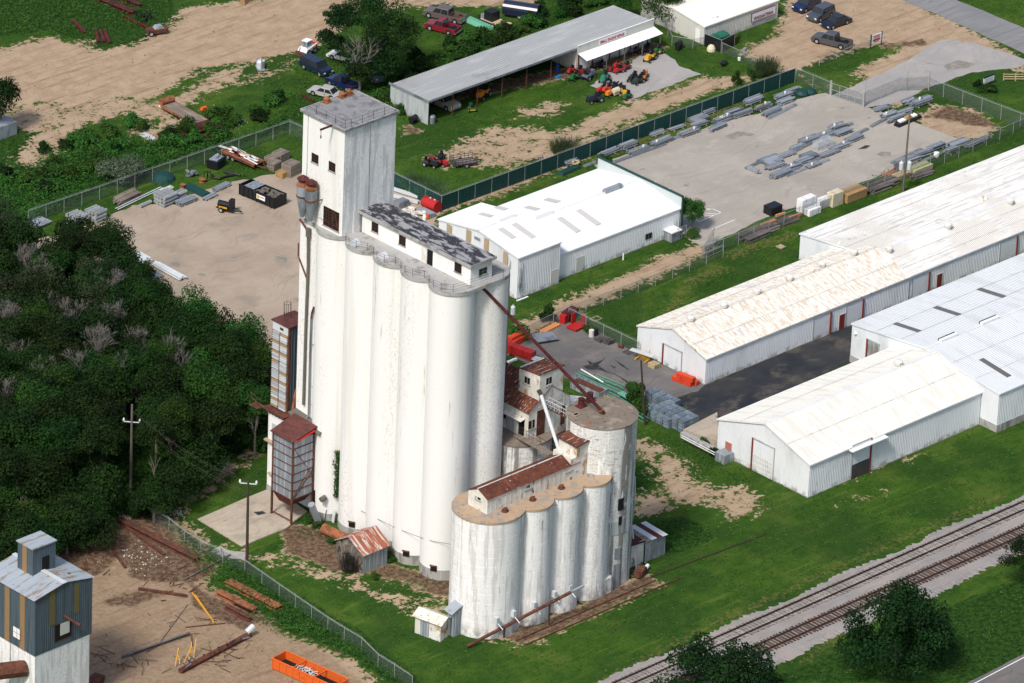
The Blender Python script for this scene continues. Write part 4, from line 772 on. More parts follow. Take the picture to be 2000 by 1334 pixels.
# inclined screw conveyor along the front of the low silos
cv = thing('screw_conveyor', 'long rusty inclined screw conveyor pipe leaning along the low silos', 'conveyor', (*G(908, 1258), 0))
ca = Vector((*G(912, 1266), .25)); cxb, czb = onY(1114, 1157, -56.5); cb = Vector((cxb, -56.5, czb))
mb = MB(world=True); mb.t(ca, cb, .2, 10); mb.build('tube', M_rust, cv); mb = MB(world=True); mb.t(cb, cb+(cb-ca).normalized()*1.9, .16, 10); mb.build('tube_end', M_galv, cv)['label'] = 'grey galvanised end piece'
for f_ in (.36, .8): p = ca.lerp(cb, f_); MB(world=True).b(p.x-.07, p.x+.07, p.y-.07, p.y+.07, 0, p.z-.1).build('leg', M_pole, cv)
for px, py in ((970, 1213), (1003, 1200), (1043, 1183), (1083, 1162), (1112, 1150)):
    x, z = onY(px, py, -54.9); mb = MB(world=True); mb.b(x-.22, x+.22, -55.15, -54.6, z-.3, z+.5); mb.t((x, -55.0, z-.2), (x, -56.0, z-.7), .06, 5); mb.build('inlet_box', M_galvlt, cv)
# ---------------------------------------------------------------- round tank
tk = thing('storage_tank', 'tall round weathered concrete tank with brown flat top at the end of the low silos', 'tank', (-34.6, -50.35, 0))
TZ = 21.15; rings(-34.6, -50.35, 4.15, -.2, TZ-.1, .78, 64, 'shell', M_conc_tank, tk)
mb = MB(world=True); mb.lathe(-34.6, -50.35, [(4.2, TZ-.1), (4.22, TZ), (3.9, TZ+.03)], 64); mb.build('top', M_deck_brown, tk)
for px, py, z in ((1135, 794, 0), (1152, 783, 1)):
    x, y = G(px, py, TZ); mb = MB(world=True); mb.lathe(x, y, [(.5, TZ+.03), (.5, TZ+.15), (.42, TZ+.2), (.36, TZ+1.0), (.42, TZ+1.05)], 12); mb.b(x-.6, x+.6, y-.5, y+.5, TZ+.03, TZ+.12); mb.build('roof_fan', M_darkred, tk)
x, y = G(1125, 811, TZ); mb = MB(world=True); mb.b(x-.45, x+.45, y-.35, y+.35, TZ+.03, TZ+.16); o = mb.build('hatch', M_deck_tan, tk); mb = MB(world=True); mb.b(x-.3, x+.3, y-.2, y+.2, TZ+.16, TZ+.17); mb.build('opening', M_dark, o)
MB(world=True).b(-38.9, -36.1, -54.9, -52.2, -.2, 2.0).build('base_block', M_conc_tank, tk)
for px, py, w_, h_, m_ in ((1200, 1033, .9, 1.7, M_shedwall), (1218, 1025, .55, 2.0, M_galvbin), (1211, 1017, .4, 1.1, M_dark), (1213, 985, .8, 1.5, M_dark), (1205, 1081, .8, 1.4, M_galvbin), (1204, 1125, .9, 3.2, M_galvbin)):
    # angle on the shell from the picture position
    best = None
    for k in range(-140, -20, 2):
        a = R(k); P_ = Vector((-34.6+4.17*math.cos(a), -50.35+4.17*math.sin(a))); v = ray(px, py); t_ = ((P_.x-CAM.x)*CR.x+(P_.y-CAM.y)*CR.y)
        z_ = CAM.z+v.z*((P_-CAM.xy).length/Vector((v.x, v.y)).length); q = Vector((P_.x, P_.y, z_))-CAM; ex = abs(1000+FPX*q.dot(CR)/q.dot(CF)-px)
        if best is None or ex < best[0]: best = (ex, a, z_)
    a, z_ = best[1], best[2]; mb = MB(world=True); mb.rb(-34.6+4.16*math.cos(a), -50.35+4.16*math.sin(a), z_-h_/2, .12, w_, h_, a); mb.build('panel_window', m_, tk)
mb = MB(world=True); c0 = Vector((-36.6, -54.5, 0)); mb.path([(-30.9, -52.6, 12.5), (-31.0, -52.9, 9.0)], .08, 6); mb.path([(-31.1, -52.9, 9.6), (*G(1233, 1035, 3.7), 4.6), (*G(1243, 1112), 0)], .11, 6); mb.build('drain_pipe', M_galvlt, tk)
# ---------------------------------------------------------------- rusty house on two concrete silos
HZ = 15.0
rh = thing('elevator_house', 'rust-streaked sheet metal elevator house standing on grey concrete silos behind the low silos', 'grain elevator', (-34.5, -38.5, 0))
for cx in (-36.5, -28.2): rings(cx, -38.7, 4.1, -.2, HZ-.25, 1.2, 48, 'silo', M_conc_tank, rh)
MB(world=True).b(-41.0, -30.6, -43.1, -34.5, HZ-.24, HZ-.02).build('deck', M_deck_brown, rh) if False else None
mb = MB(world=True); mb.prism([(-36.5+4.2*math.cos(R(k)), -38.7+4.2*math.sin(R(k))) for k in range(90, 306, 6)]+[(-30.5, -42.0), (-30.5, -34.5)], HZ-.24, HZ); mb.build('deck', M_deck_brown, rh)
HX0, HX1, HY0, HY1 = -37.55, -30.85, -41.2, -30.0; HR = -34.0
mb = MB(world=True); mb.rib((HX0, HY1, HZ), (HX0, HY0, HZ), (HX0, HY1, 18.5), (HX0, HY0, 18.5), (-1, 0, 0), .7, .02)
mb.rib((HX0, HY0, HZ), (HR, HY0, HZ), (HX0, HY0, 18.5), (HR, HY0, 20.9), (0, -1, 0), .7, .02); mb.rib((HR, HY0, HZ), (HX1, HY0, HZ), (HR, HY0, 20.9), (HX1, HY0, 18.7), (0, -1, 0), .7, .02)
mb.rib((HX1, HY0, HZ), (HX1, HY1, HZ), (HX1, HY0, 18.7), (HX1, HY1, 18.7), (1, 0, 0), .7, .02); mb.face([(HX1, HY1, HZ), (HX0, HY1, HZ), (HX0, HY1, 18.5), (HR, HY1, 20.9), (HX1, HY1, 18.7)]); lw = mb.build('wall', M_rustwall, rh)
nl = Vector((-.56, 0, 1)).normalized(); nr = Vector((.56, 0, 1)).normalized(); k_ = 8
for k in range(k_):
    ya, yb = HY1+(HY0-.15-HY1)*k/k_, HY1+(HY0-.15-HY1)*(k+1)/k_
    mb = MB(world=True); mb.rib((HX0-.2, ya, 18.42), (HX0-.2, yb+.02, 18.42), (HR, ya, 20.97), (HR, yb+.02, 20.97), nl, .3, .03); mb.build('roof_sheet', M_rustroofY, rh)
    mb = MB(world=True); mb.rib((HR, ya, 20.97), (HR, yb+.02, 20.97), (HX1+.2, ya, 18.62), (HX1+.2, yb+.02, 18.62), nr, .3, .03); mb.build('roof_sheet', M_rustroofY, rh)
hx0, hx1, hy0, hy1 = -36.0, -32.15, -41.24, -37.75; zt = 24.2
_, ztt = onY(1050, 731, -41.24); zt = ztt-.15
tw = MB(world=True).b(hx0, hx1, hy0, hy1, 18.6, zt-.35).build('tower', M_rustwall, rh)
mb = MB(world=True); mb._fs([(hx0-.1, hy0-.1, zt-.1), (hx1+.1, hy0-.1, zt-.1), (hx1+.1, hy1+.1, zt-.55), (hx0-.1, hy1+.1, zt-.55), (hx0-.1, hy0-.1, zt+.05), (hx1+.1, hy0-.1, zt+.05), (hx1+.1, hy1+.1, zt-.4), (hx0-.1, hy1+.1, zt-.4)], [(0, 3, 2, 1), (4, 5, 6, 7), (0, 1, 5, 4), (1, 2, 6, 5), (2, 3, 7, 6), (3, 0, 4, 7)]); mb.build('tower_roof', M_rustroofY, rh)
MB(world=True).b(hx0, hx1, hy0, hy0+.05, zt-.36, zt-.12).build('tower_gable', M_rustwall, rh)
winpx(tw, 'X', hx0, (1024.5, 734, 1035.5, 752), 2, 1, fm=M_rustwall); winpx(tw, 'Y', hy0, (1066.5, 735, 1077.5, 752.5), 2, 1, fm=M_rustwall)
winpx(lw, 'X', HX0, (980, 800, 990.5, 817), 2, 3); winpx(lw, 'Y', HY0, (1032.5, 820, 1043, 838), 2, 3)
a0, a1, z0, z1 = bbpx('X', HX0, (990, 806, 1004, 838)); mb = MB(world=True); mb.b(HX0-.07, HX0-.02, a0, a1, HZ+.05, HZ+2.3); mb.build('door', M_shedwall, lw)
a0, a1, z0, z1 = bbpx('X', HX0, (1013, 823, 1023.5, 850)); mb = MB(world=True); mb.b(HX0-.02, HX0-.005, a0, a1, HZ+.05, HZ+2.2); mb.build('doorway', M_dark, lw)
a0, a1, z0, z1 = bbpx('X', HX0, (990, 806, 1025, 826)); mb = MB(world=True); mb._fs([(HX0-.02, a0, HZ+2.5), (HX0-.02, a1, HZ+2.5), (HX0-.75, a1, HZ+2.3), (HX0-.75, a0, HZ+2.3), (HX0-.02, a0, HZ+2.55), (HX0-.02, a1, HZ+2.55), (HX0-.75, a1, HZ+2.35), (HX0-.75, a0, HZ+2.35)], [(0, 3, 2, 1), (4, 5, 6, 7), (2, 3, 7, 6), (0, 1, 5, 4), (1, 2, 6, 5), (3, 0, 4, 7)]); mb.build('awning', M_rustwall, lw)
mb = MB(world=True); mb.b(-36.2, -34.9, HY0-.05, HY0-.02, HZ-1.2, 18.3); mb.build('rust_panel', M_rust, lw); mb = MB(world=True); mb.b(-32.3, -31.6, HY0-.05, HY0-.02, HZ+.2, 17.8); mb.build('rust_panel', M_rust, lw)
mb = MB(world=True)
for x in (-35.6, -34.5): mb.b(x-.15, x+.15, -42.3, -42.0, 0, HZ-.2)
mb.build('leg_casing', M_darkred, rh)
# spout, catwalks and long conveying pipe
sp = thing('grain_spout', 'pale galvanised grain spout slanting down from the rusty elevator house', 'spout', (-35, -45, 0))
a = Vector((*onY(1057, 772, -41.6)[:1], -41.6, onY(1057, 772, -41.6)[1])); b_ = Vector((*G(1092, 880, 17.2), 17.2)); mb = MB(world=True); mb.t(a, b_, .22, 8); mb.build('tube', M_galvlt, sp); mb = MB(world=True); mb.t(a, a+Vector((0, .5, .5)), .25, 8); mb.build('elbow', M_pole, sp)
cw = thing('catwalk', 'narrow weathered plank catwalk from the rusty house down to the low gallery roof', 'catwalk', (-38, -45, 15))
a = Vector((*G(1008, 850, HZ+.1), HZ+.1)); b_ = Vector((*G(1076, 886, 17.3), 17.3)); dv = (b_-a).normalized(); side = dv.cross(Vector((0, 0, 1))).normalized()*.4
for o_ in (-1, 0, 1): mb = MB(world=True); mb.t(a+side*o_*.7, b_+side*o_*.7, .15, 4); mb.build('plank', M_wood, cw)
mb = MB(world=True); mb.t(a-side+Vector((0, 0, 1)), b_-side+Vector((0, 0, 1)), .025, 4); mb.t(a-side+Vector((0, 0, .5)), b_-side+Vector((0, 0, .5)), .02, 4)
for k in range(6): p = a.lerp(b_, k/5)-side; mb.t(p, p+Vector((0, 0, 1)), .025, 4)
mb.build('handrail', M_pole, cw)
wk = thing('walkway', 'small railed steel walkway between the rusty house and the round tank', 'walkway', (-33, -43, 18))
a = Vector((*onY(1068, 793, -42.0)[:1], -42.0, onY(1068, 793, -42.0)[1])); b_ = Vector((*G(1112, 815, 18.2), 18.2)); dv = (b_-a).normalized(); side = dv.cross(Vector((0, 0, 1))).normalized()*.4
mb = MB(world=True); mb.t(a+side, b_+side, .09, 4); mb.t(a-side, b_-side, .09, 4)
for k in range(9): p = a.lerp(b_, k/8); mb.t(p-side, p+side, .05, 4)
mb.build('deck', M_rust, wk); mb = MB(world=True)
for s_ in (-1, 1):
    for zz in (.5, 1.0): mb.t(a+side*s_+Vector((0, 0, zz)), b_+side*s_+Vector((0, 0, zz)), .03, 4)
    for k in range(6): p = a.lerp(b_, k/5)+side*s_; mb.t(p, p+Vector((0, 0, 1)), .03, 4)
mb.build('rail', M_galvlt, wk)
lp = thing('conveying_pipe', 'long dark rust-red pipe slanting from the tall silo top down to the round tank', 'pipe', (-40, -44, 30))
a = Vector((*G(941, 560, DZ-.9), DZ-.9)); b_ = Vector((*G(1173, 800, TZ+.9), TZ+.9)); mb = MB(world=True); mb.t(a, b_, .2, 8); mb.build('tube', M_darkred, lp)
for f_ in (.2, .4, .6, .8): p = a.lerp(b_, f_); q_ = a.lerp(b_, f_+.008); mb = MB(world=True); mb.t(p, q_, .27, 8); mb.build('flange', M_rust, lp)
mb = MB(world=True); p = Vector((*G(1178, 806, TZ), TZ)); mb.t(b_, (p.x, p.y, TZ+.05), .25, 8); mb.t(b_+Vector((0, 0, .1)), (p.x-.5, p.y+.2, TZ+.02), .08, 5); mb.build('foot', M_rustor, lp)
# ---------------------------------------------------------------- warehouses on the right
def roof_vent_on(root, px, py, z, name='roof_vent', r=.5, h=.45):
    x, y = G(px, py, z); mb = MB(world=True); mb.lathe(x, y, [(r*.8, z-.3), (r*.8, z+.1), (r, z+.12), (r, z+h), (r*.85, z+h+.08)], 16); o = mb.build(name, M_rustwall, root)
    mb = MB(world=True); mb.lathe(x, y, [(r*.8, z+h+.08), (r*.3, z+h+.16)], 16); mb.build('cap', M_plastic, o); return o
def roll_door(root, ax, pl, bb, mt=None, jamb=M_redtrim, jside=1, name='roller_door', top=None):
    a0, a1, z0, z1 = bbpx(ax, pl, bb) if len(bb) == 4 and not isinstance(bb, list) else bb
    z0 = 0.02; z1 = top or z1; mb = MB(world=True); n = int((z1-z0)/.14)
    for k in range(n): z = z0+(z1-z0)*k/n; fb(mb, ax, pl, a0, a1, z, z+(z1-z0)/n*.8, .02, .065); 
    fb(mb, ax, pl, a0, a1, z0, z1, .02, .05); d = mb.build(name, mt or M_white, root)
    mb = MB(world=True); c = a1 if jside > 0 else a0; fb(mb, ax, pl, c-.08, c+.1, z0, z1+.1, .03, .2); mb.build('jamb', jamb, d)
    mb = MB(world=True); fb(mb, ax, pl, a0-.15, a1+.15, z1, z1+.18, .03, .12); o = a0 if jside > 0 else a1; fb(mb, ax, pl, o-.12, o, z0, z1, .03, .1); mb.build('frame', M_shedwall, d); return d
def pdoor(root, ax, pl, bb, mt, name='door', z0=.05, z1=2.1):
    a0, a1, _, _ = bbpx(ax, pl, bb); mb = MB(world=True); fb(mb, ax, pl, a0, a1, z0, z1, .035, .07); o = mb.build(name, mt, root)
    mb = MB(world=True); fb(mb, ax, pl, a0-.07, a0-.01, z0, z1+.07, .035, .085); fb(mb, ax, pl, a1+.01, a1+.07, z0, z1+.07, .035, .085); fb(mb, ax, pl, a0-.01, a1+.01, z1+.005, z1+.07, .035, .085); mb.build('frame', M_cream, o); return o
A2 = thing('warehouse', 'long white metal warehouse whose roof is streaked with rust, beside the asphalt lot', 'warehouse', (10.3, -24, 0))
steel_building(A2, 10.3, 47.1, -24.0, -11.9, 3.56, 5.5, -17.95, M_white, M_rustwhiteroof, M_conc_grey, cap=M_rustwall, laps=(.45,))
for px, py in ((1349, 626), (1413.5, 600), (1478, 573), (1542, 547), (1605, 521), (1668, 497)): roof_vent_on(A2, px, py, 5.55)
roll_door(A2, 'X', 10.3, (1296, 672, 1331, 722), jside=1)
roll_door(A2, 'Y', -24.0, (1588, 610, 1621, 660)); roll_door(A2, 'Y', -24.0, (1652, 584, 1684.5, 635)); pdoor(A2, 'Y', -24.0, (1638, 617, 1649, 646), M_redtrim)
A1 = thing('warehouse', 'very long white warehouse with pale stained roof, running off the right edge', 'warehouse', (47.2, -24, 0))
steel_building(A1, 45.25, 92.0, -23.85, -6.4, 3.5, 5.15, -18.6, M_white, M_whiteroof, M_conc_grey, laps=(.3, .65), zeb=3.67, sides='yXx')
mb = MB(world=True); mb.rib((47.25, -23.85, 0), (92, -23.85, 0), (47.25, -23.85, 3.5), (92, -23.85, 3.5), (0, -1, 0), .3); mb.build('wall', M_white, A1)
for px, py in ((1736, 490), (1852, 444), (1973, 396)): roof_vent_on(A1, px, py, 5.15)
x, y = G(1919, 395, 4.6); mb = MB(world=True); mb.b(x-.35, x+.35, y-.35, y+.35, 4.2, 5.0); mb.b(x-.45, x-.35, y-.45, y+.45, 4.9, 5.4); mb.b(x+.35, x+.45, y-.45, y+.45, 4.9, 5.4); mb.build('roof_vent', M_rustwall, A1)
roll_door(A1, 'Y', -23.85, (1780, 531, 1814, 582)); roll_door(A1, 'Y', -23.85, (1951, 460, 1986, 515)); pdoor(A1, 'Y', -23.85, (1828.5, 539.5, 1839, 565), M_redtrim)
x, y = G(1633, 479, 4.4); mb = MB(world=True); mb.t((x, y, 4.2), (x+.8, y, 4.7), .12, 6); mb.build('stub_pipe', M_plastic, A1)
Bw = thing('warehouse', 'wide pale metal warehouse with dark roof skylight strips at the right edge', 'warehouse', (29, -56, 0))
steel_building(Bw, 29.0, 92.0, -56.1, -31.1, 5.3, 6.75, -43.6, M_white, M_coolroof, M_conc_grey, zb=.9, rp=.4, laps=(.33, .66))
def roof_strip(root, z, pts, mt, name='skylight', h=.07, up=.0):
    """flat strip lying on a roof slope, corners in pixels at height z"""
    P_ = [(*G(px, py, zz), zz) for (px, py), zz in zip(pts, z)]; mb = MB(world=True); mb._fs([(x, y, q+up) for x, y, q in P_]+[(x, y, q+h+up) for x, y, q in P_], [(3, 2, 1, 0), (4, 5, 6, 7), (0, 1, 5, 4), (1, 2, 6, 5), (2, 3, 7, 6), (3, 0, 4, 7)]); return mb.build(name, mt, root)
M_sky = mat('smoked_skylight', (.13, .13, .125), .4, var=.05); M_skyp = mat('pale_skylight', (.56, .54, .54), .4, var=.03)
def sk_y(root, xc, y0, y1, wd, zf, mt, name='skylight'):
    mb = MB(world=True); V = []
    for (x, y) in ((xc-wd/2, y0), (xc+wd/2, y0), (xc+wd/2, y1), (xc-wd/2, y1)): V.append((x, y, zf(y)+.05))
    mb._fs(V+[(x, y, z+.06) for x, y, z in V], [(3, 2, 1, 0), (4, 5, 6, 7), (0, 1, 5, 4), (1, 2, 6, 5), (2, 3, 7, 6), (3, 0, 4, 7)]); return mb.build(name, mt, root)
zB = lambda y: (5.3+(y+56.1)*1.45/12.5 if y < -43.6 else 5.3+(-31.1-y)*1.45/12.5)+.06
for (xa, ya), (xb, yb) in (((1743, 629), (1800, 648)), ((1823, 596.5), (1877, 616)), ((1908, 561), (1965, 581)), ((1915, 702), (1973, 731)), ((2003, 527), (2050, 548))):
    p, q = G(xa, ya, 6.2), G(xb, yb, 6.2 if yb < 680 else 5.9); sk_y(Bw, (p[0]+q[0])/2, min(p[1], q[1]), max(p[1], q[1]), .75, zB, M_sky)
for (xa, ya), (xb, yb) in (((1840, 668), (1872, 655)), ((1919, 634), (1952, 621))):
    p, q = G(xa, ya, 6.9), G(xb, yb, 6.9); mb = MB(world=True); mb.b(p[0], q[0], -43.85, -43.35, 6.75, 7.1); o = mb.build('ridge_ventilator', M_brightroof, Bw); mb = MB(world=True); mb.b(p[0], q[0], -43.3, -43.2, 6.7, 7.14); mb.build('throat', M_dark, o)
roll_door(Bw, 'X', 29.0, (1694, 676, 1715, 705), mt=M_conc_grey, jside=1, top=4.2); x_, z_ = onX(1672, 652, 29.0)
mb = MB(world=True); mb.lathe(28.9, x_, [(.15, z_-.1), (.25, z_+.1)], 8); mb.build('wall_lamp', M_plastic, Bw)
Cw = thing('warehouse', 'white metal warehouse with clean white gable roof beside the lawn and railway', 'warehouse', (-1.4, -53.2, 0))
steel_building(Cw, -1.45, 28.85, -53.25, -37.75, 4.5, 7.0, -45.5, M_white, M_creamywhite, M_conc_grey, ov=.15, laps=(.5,))
roof_vent_on(Cw, 1755, 713, 7.0, r=.55)
roll_door(Cw, 'X', -1.45, (1471, 858, 1510, 930), jside=1); pdoor(Cw, 'X', -1.45, (1418, 852, 1429, 885), mat('salmon_door', (.42, .14, .1), .6, var=.08))
d = roll_door(Cw, 'Y', -53.25, (1664, 858, 1699, 922), jside=1, mt=M_white)
a0, a1, z0, z1 = bbpx('Y', -53.25, (1664, 858, 1699, 922)); mb = MB(world=True)
for k in range(17): zz = .05+1.9*k/16; mb.b(a0, a1, -53.36, -53.34, zz-.02, zz+.02)
for k in range(9): xx = a0+(a1-a0)*k/8; mb.b(xx-.02, xx+.02, -53.37, -53.35, .05, 1.95)
mb.build('gate_grille', M_pole, d); MB(world=True).b(a0, a1, -53.33, -53.32, .05, 1.95).build('gate_sheet', M_galv, d)
mb = MB(world=True); mb.b(a0-.8, a1+2.3, -54.1, -53.4, 4.25, 4.36); mb.build('door_canopy', M_brightroof, Cw)
a0, a1, z0, z1 = bbpx('X', -1.45, (1471, 858, 1510, 930)); mb = MB(world=True)
for k in range(13): yy = a0+(a1-a0)*k/12; mb.b(-1.57, -1.55, yy-.02, yy+.02, .05, 2.3)
for k in range(4): mb.b(-1.58, -1.54, a0, a1, .3+k*.6, .34+k*.6)
mb.build('folding_gate', M_rustwall, Cw)
mb = MB(world=True); p = G(1645, 937); mb.b(p[0]-2.6, p[0]+.6, p[1]-.1, p[1]+.1, 0, .1); o = tag(mb.build('fallen_gutter', M_plastic), 'white fallen gutter lying on the grass by the gated warehouse door', 'gutter')
dock = thing('loading_dock', 'low concrete loading dock slab between the black asphalt and the warehouse', 'loading dock', (*G(1345, 850), 0))
mb = MB(world=True); mb.prism(PX((1334, 852), (1400, 818), (1404, 880), (1395, 872)), -.2, .95); mb.build('slab', P_conc, dock)
mb = MB(world=True); p, q = G(1332, 855), G(1404, 893); mb.t((*p, .5), (*q, .5), .5, 4); mb.build('edge_wall', M_conc_grey, dock)
mb = MB(world=True); p, q = G(1331, 850, 1.2), G(1396, 884, 1.2); mb.t((*p, 1.2), (*q, 1.2), .05, 4); mb.t((*p, .9), (*q, .9), .05, 4); mb.build('edge_rail', M_plastic, dock)
o = MB().b(-.8, .8, -.8, .8, 0, 1.2).build('transformer_box', M_galvbin); o.location = (*G(1414, 900), 0); tag(o, 'small grey box standing at the corner of the white warehouse', 'electrical box')
# ---------------------------------------------------------------- white building with the green parapet
wbd = thing('metal_building', 'bright white metal building with green-trimmed parapet between the two storage yards', 'metal building', (8.8, 8.35, 0))
X0, X1, Y0, Y1 = 8.8, 16.25, 8.35, 23.1
steel_building(wbd, X0, X1, Y0, Y1, 5.8, 7.0, 15.75, M_white, M_brightroof, M_conc_grey)
steel_building(wbd, 16.3, 38.6, 9.0, 24.35, 3.58, 4.95, 16.6, M_white, M_brightroof, M_conc_grey, sides='Yy', ov=.1)
mb = MB(world=True); mb.rib((38.75, 24.5, 3.6), (38.75, 8.9, 3.6), (38.75, 24.5, 5.25), (38.75, 8.9, 5.25), (-1, 0, 0), .3); mb.rib((38.85, 8.9, 0), (38.85, 24.5, 0), (38.85, 8.9, 5.25), (38.85, 24.5, 5.25), (1, 0, 0), .3); mb.build('parapet', M_grnsid, wbd)
mb = MB(world=True); mb.b(38.65, 38.98, 8.75, 24.6, 5.25, 5.42); mb.b(38.72, 38.98, 8.7, 8.88, 0, 5.25); mb.build('parapet_trim', M_grntrim, wbd)
for yy in (10.5, 13, 15.8, 18.5, 21.2): MB(world=True).b(38.9, 39.5, yy-.06, yy+.06, 4.9, 5.0).build('sign_bracket', M_plastic, wbd)
mb = MB(world=True)
for px in (863.5, 877.5, 901, 917, 945, 961, 993, 1001):
    pass
for i, (pa, pb) in enumerate(((873, 883), (911, 921), (946, 956), (984, 994))):
    ya, _ = onX(pa, 455+i*8, X0); yb, _ = onX(pb, 455+i*8, X0); zt = 5.8+1.2*(1-abs((ya+yb)/2-15.75)/7.4)-.35; MB(world=True).b(X0-.07, X0-.045, yb, ya, .1 if i < 9 else 3, zt).build('translucent_panel', M_tan, wbd)
a0, a1, z0, z1 = bbpx('X', X0, (927.5, 460, 938, 472)); win(wbd, 'X', X0-.04, a0-.1, a1+.1, z0, z1, 1, 1, fm=M_white, pane=M_galvbin, name='wall_fan', sill=False)
z1_ = lambda y: 7.0-abs(y-15.75)*1.2/7.4+.06; z2_ = lambda y: 4.95-abs(y-16.6)*1.37/7.7+.06
for (xa, ya), (xb, yb) in (((935, 417), (962, 428)), ((965, 404), (992, 413)), ((977, 452), (1003, 468)), ((1005, 442), (1041, 465))):
    p, q = G(xa, ya, 6.5), G(xb, yb, 6.3); sk_y(wbd, (p[0]+q[0])/2, min(p[1], q[1]), max(p[1], q[1]), .9, z1_, M_skyp)
for (xa, ya), (xb, yb) in (((1094, 430), (1128, 453)), ((1130.5, 415.5), (1168, 438.5)), ((1020, 405), (1058, 413)), ((1060, 389), (1096, 399))):
    p, q = G(xa, ya, 4.4), G(xb, yb, 4.2); sk_y(wbd, (p[0]+q[0])/2, min(p[1], q[1]), max(p[1], q[1]), .9, z2_, M_skyp)
def ridge_hood(root, xa, xb, y, z, mt, name='ridge_ventilator'):
    mb = MB(world=True); mb.xprism([(0, 0)], 0, 0) if False else None
    mb._fs([(xa, y-.45, z-.1), (xb, y-.45, z-.1), (xb, y-.25, z+.45), (xa, y-.25, z+.45), (xa, y+.45, z-.1), (xb, y+.45, z-.1), (xb, y+.25, z+.45), (xa, y+.25, z+.45)], [(0, 1, 2, 3), (5, 4, 7, 6), (3, 2, 6, 7), (0, 3, 7, 4), (1, 5, 6, 2)]); return mb.build(name, mt, root)
for (xa, ya), (xb, yb), z, mt in (((1185, 376), (1217, 363), 5.2, M_galv), ((1048, 428), (1081, 414), 5.2, M_plastic), ((973, 431), (1002, 418), 7.2, M_plastic)):
    p, q = G(xa, ya, z), G(xb, yb, z); ridge_hood(wbd, p[0], q[0], p[1] if z > 6 else 16.6, z-.2, mt)
pdoor(wbd, 'Y', 8.35, (1075.5, 532, 1088, 560), M_cream); pdoor(wbd, 'Y', 9.0, (1125.5, 512, 1138, 540), M_cream); winpx(wbd, 'Y', 8.95, (1260.5, 453, 1273, 469), 2, 1, fm=M_galv, pane=M_glass, sill=False)
mb = MB(world=True); mb.lathe(*G(1251, 441, 2.9), [(.2, 2.8), (.28, 3.1), (.1, 3.2)], 8); mb.build('wall_lamp', M_black, wbd)
mb = MB(world=True); a = G(1014, 520, 4.5); mb.t((9.0, 8.2, 1.0), (9.0, 8.2, 4.6), .06, 6); mb.t((9.35, 8.2, 2.2), (9.35, 8.2, 5.2), .05, 6); mb.b(8.9, 9.3, 8.05, 8.3, 1.6, 2.3); mb.build('electrical_conduit', M_galvbin, wbd)
ac = thing('equipment_hutch', 'small roofed wire cage with white lid against the white building corner', 'enclosure', (*G(1313, 468), 0))
MB().b(-.8, .8, -.6, .6, 0, 1.3).build('body', M_galvbin, ac); MB().fr(-.95, .95, -.8, .8, 1.35, -.95, .95, -.8, .8, 1.5).build('lid', M_plastic, ac)
o = MB().t((0, 0, 0), (0, 0, 1.0), .1, 8).build('vent_pipe', M_plastic); o.location = (*G(1217, 508), 0); tag(o, 'white upright vent pipe on the grass by the white building', 'pipe')
o = MB().rb(0, 0, 0, 2.0, .25, .08, 0).build('gutter_piece', M_plastic); o.location = (*G(1020, 584), 0); tag(o, 'white gutter piece on the ground at the white building corner', 'gutter')
# ---------------------------------------------------------------- long repair shed
sh = thing('repair_shed', 'long grey-roofed open shed with white-fronted repair shop at its far end', 'shed', (36.2, 54.3, 0))
S0, S1, SY0, SY1 = 36.2, 78.3, 54.3, 61.8; SX = 63.9
mb = MB(world=True); mb.rib((S0-.1, SY0-.15, 3.62), (S1+.1, SY0-.15, 3.62), (S0-.1, SY1+.15, 3.28), (S1+.1, SY1+.15, 3.28), (0, 0, 1), .45, .04); mb.build('roof', M_shedroof, sh)
mb = MB(world=True); mb.b(S0-.13, S1+.1, SY0-.22, SY0-.16, 3.38, 3.68); mb.b(S0-.15, S0-.1, SY0-.2, SY1+.2, 3.3, 3.66); mb.build('fascia', M_galv, sh)
mb = MB(world=True); mb.rib((S0, SY1, 0), (S0, SY0, 0), (S0, SY1, 3.28), (S0, SY0, 3.58), (-1, 0, 0), .3); mb.rib((S1, SY1, 0), (S0, SY1, 0), (S1, SY1, 3.28), (S0, SY1, 3.28), (0, 1, 0), .4); mb.rib((S0+.05, SY0, 0), (S0+.05, SY1, 0), (S0+.05, SY0, 3.58), (S0+.05, SY1, 3.28), (1, 0, 0), .4); mb.build('wall', M_shedwall, sh)
for k in range(1, 6):
    MB(world=True).b(S0+k*4.6-.06, S0+k*4.6+.06, SY0+.05, SY0+.17, 0, 3.5).build('post', M_rust, sh)
mb = MB(world=True); mb.rib((SX, SY0, 0), (S1, SY0, 0), (SX, SY0, 3.55), (S1, SY0, 3.55), (0, -1, 0), .3); mb.rib((SX, SY1, 0), (SX, SY0, 0), (SX, SY1, 3.3), (SX, SY0, 3.55), (-1, 0, 0), .5); mb.rib((S1, SY0, 0), (S1, SY1, 0), (S1, SY0, 3.55), (S1, SY1, 3.3), (1, 0, 0), .3); mb.build('shop_front', M_cream, sh)
MB(world=True).b(SX-.1, S1+.1, SY0-.35, SY0-.24, 2.75, 3.95).build('parapet', M_cream, sh); MB(world=True).b(SX-.14, S1+.14, SY0-.38, SY0-.2, 3.95, 4.03).build('parapet_cap', M_plastic, sh)
mb = MB(world=True); mb.rib((SX-.1, SY0-2.15, 2.35), (S1+.2, SY0-2.15, 2.35), (SX-.1, SY0-.37, 2.8), (S1+.2, SY0-.37, 2.8), (0, -.25, 1), .3, .03); mb.build('canopy', M_brightroof, sh)
for k in range(5): x = SX+.4+k*3.45; MB(world=True).b(x-.06, x+.06, SY0-2.1, SY0-1.98, 0, 2.33).build('canopy_post', M_poleg, sh)
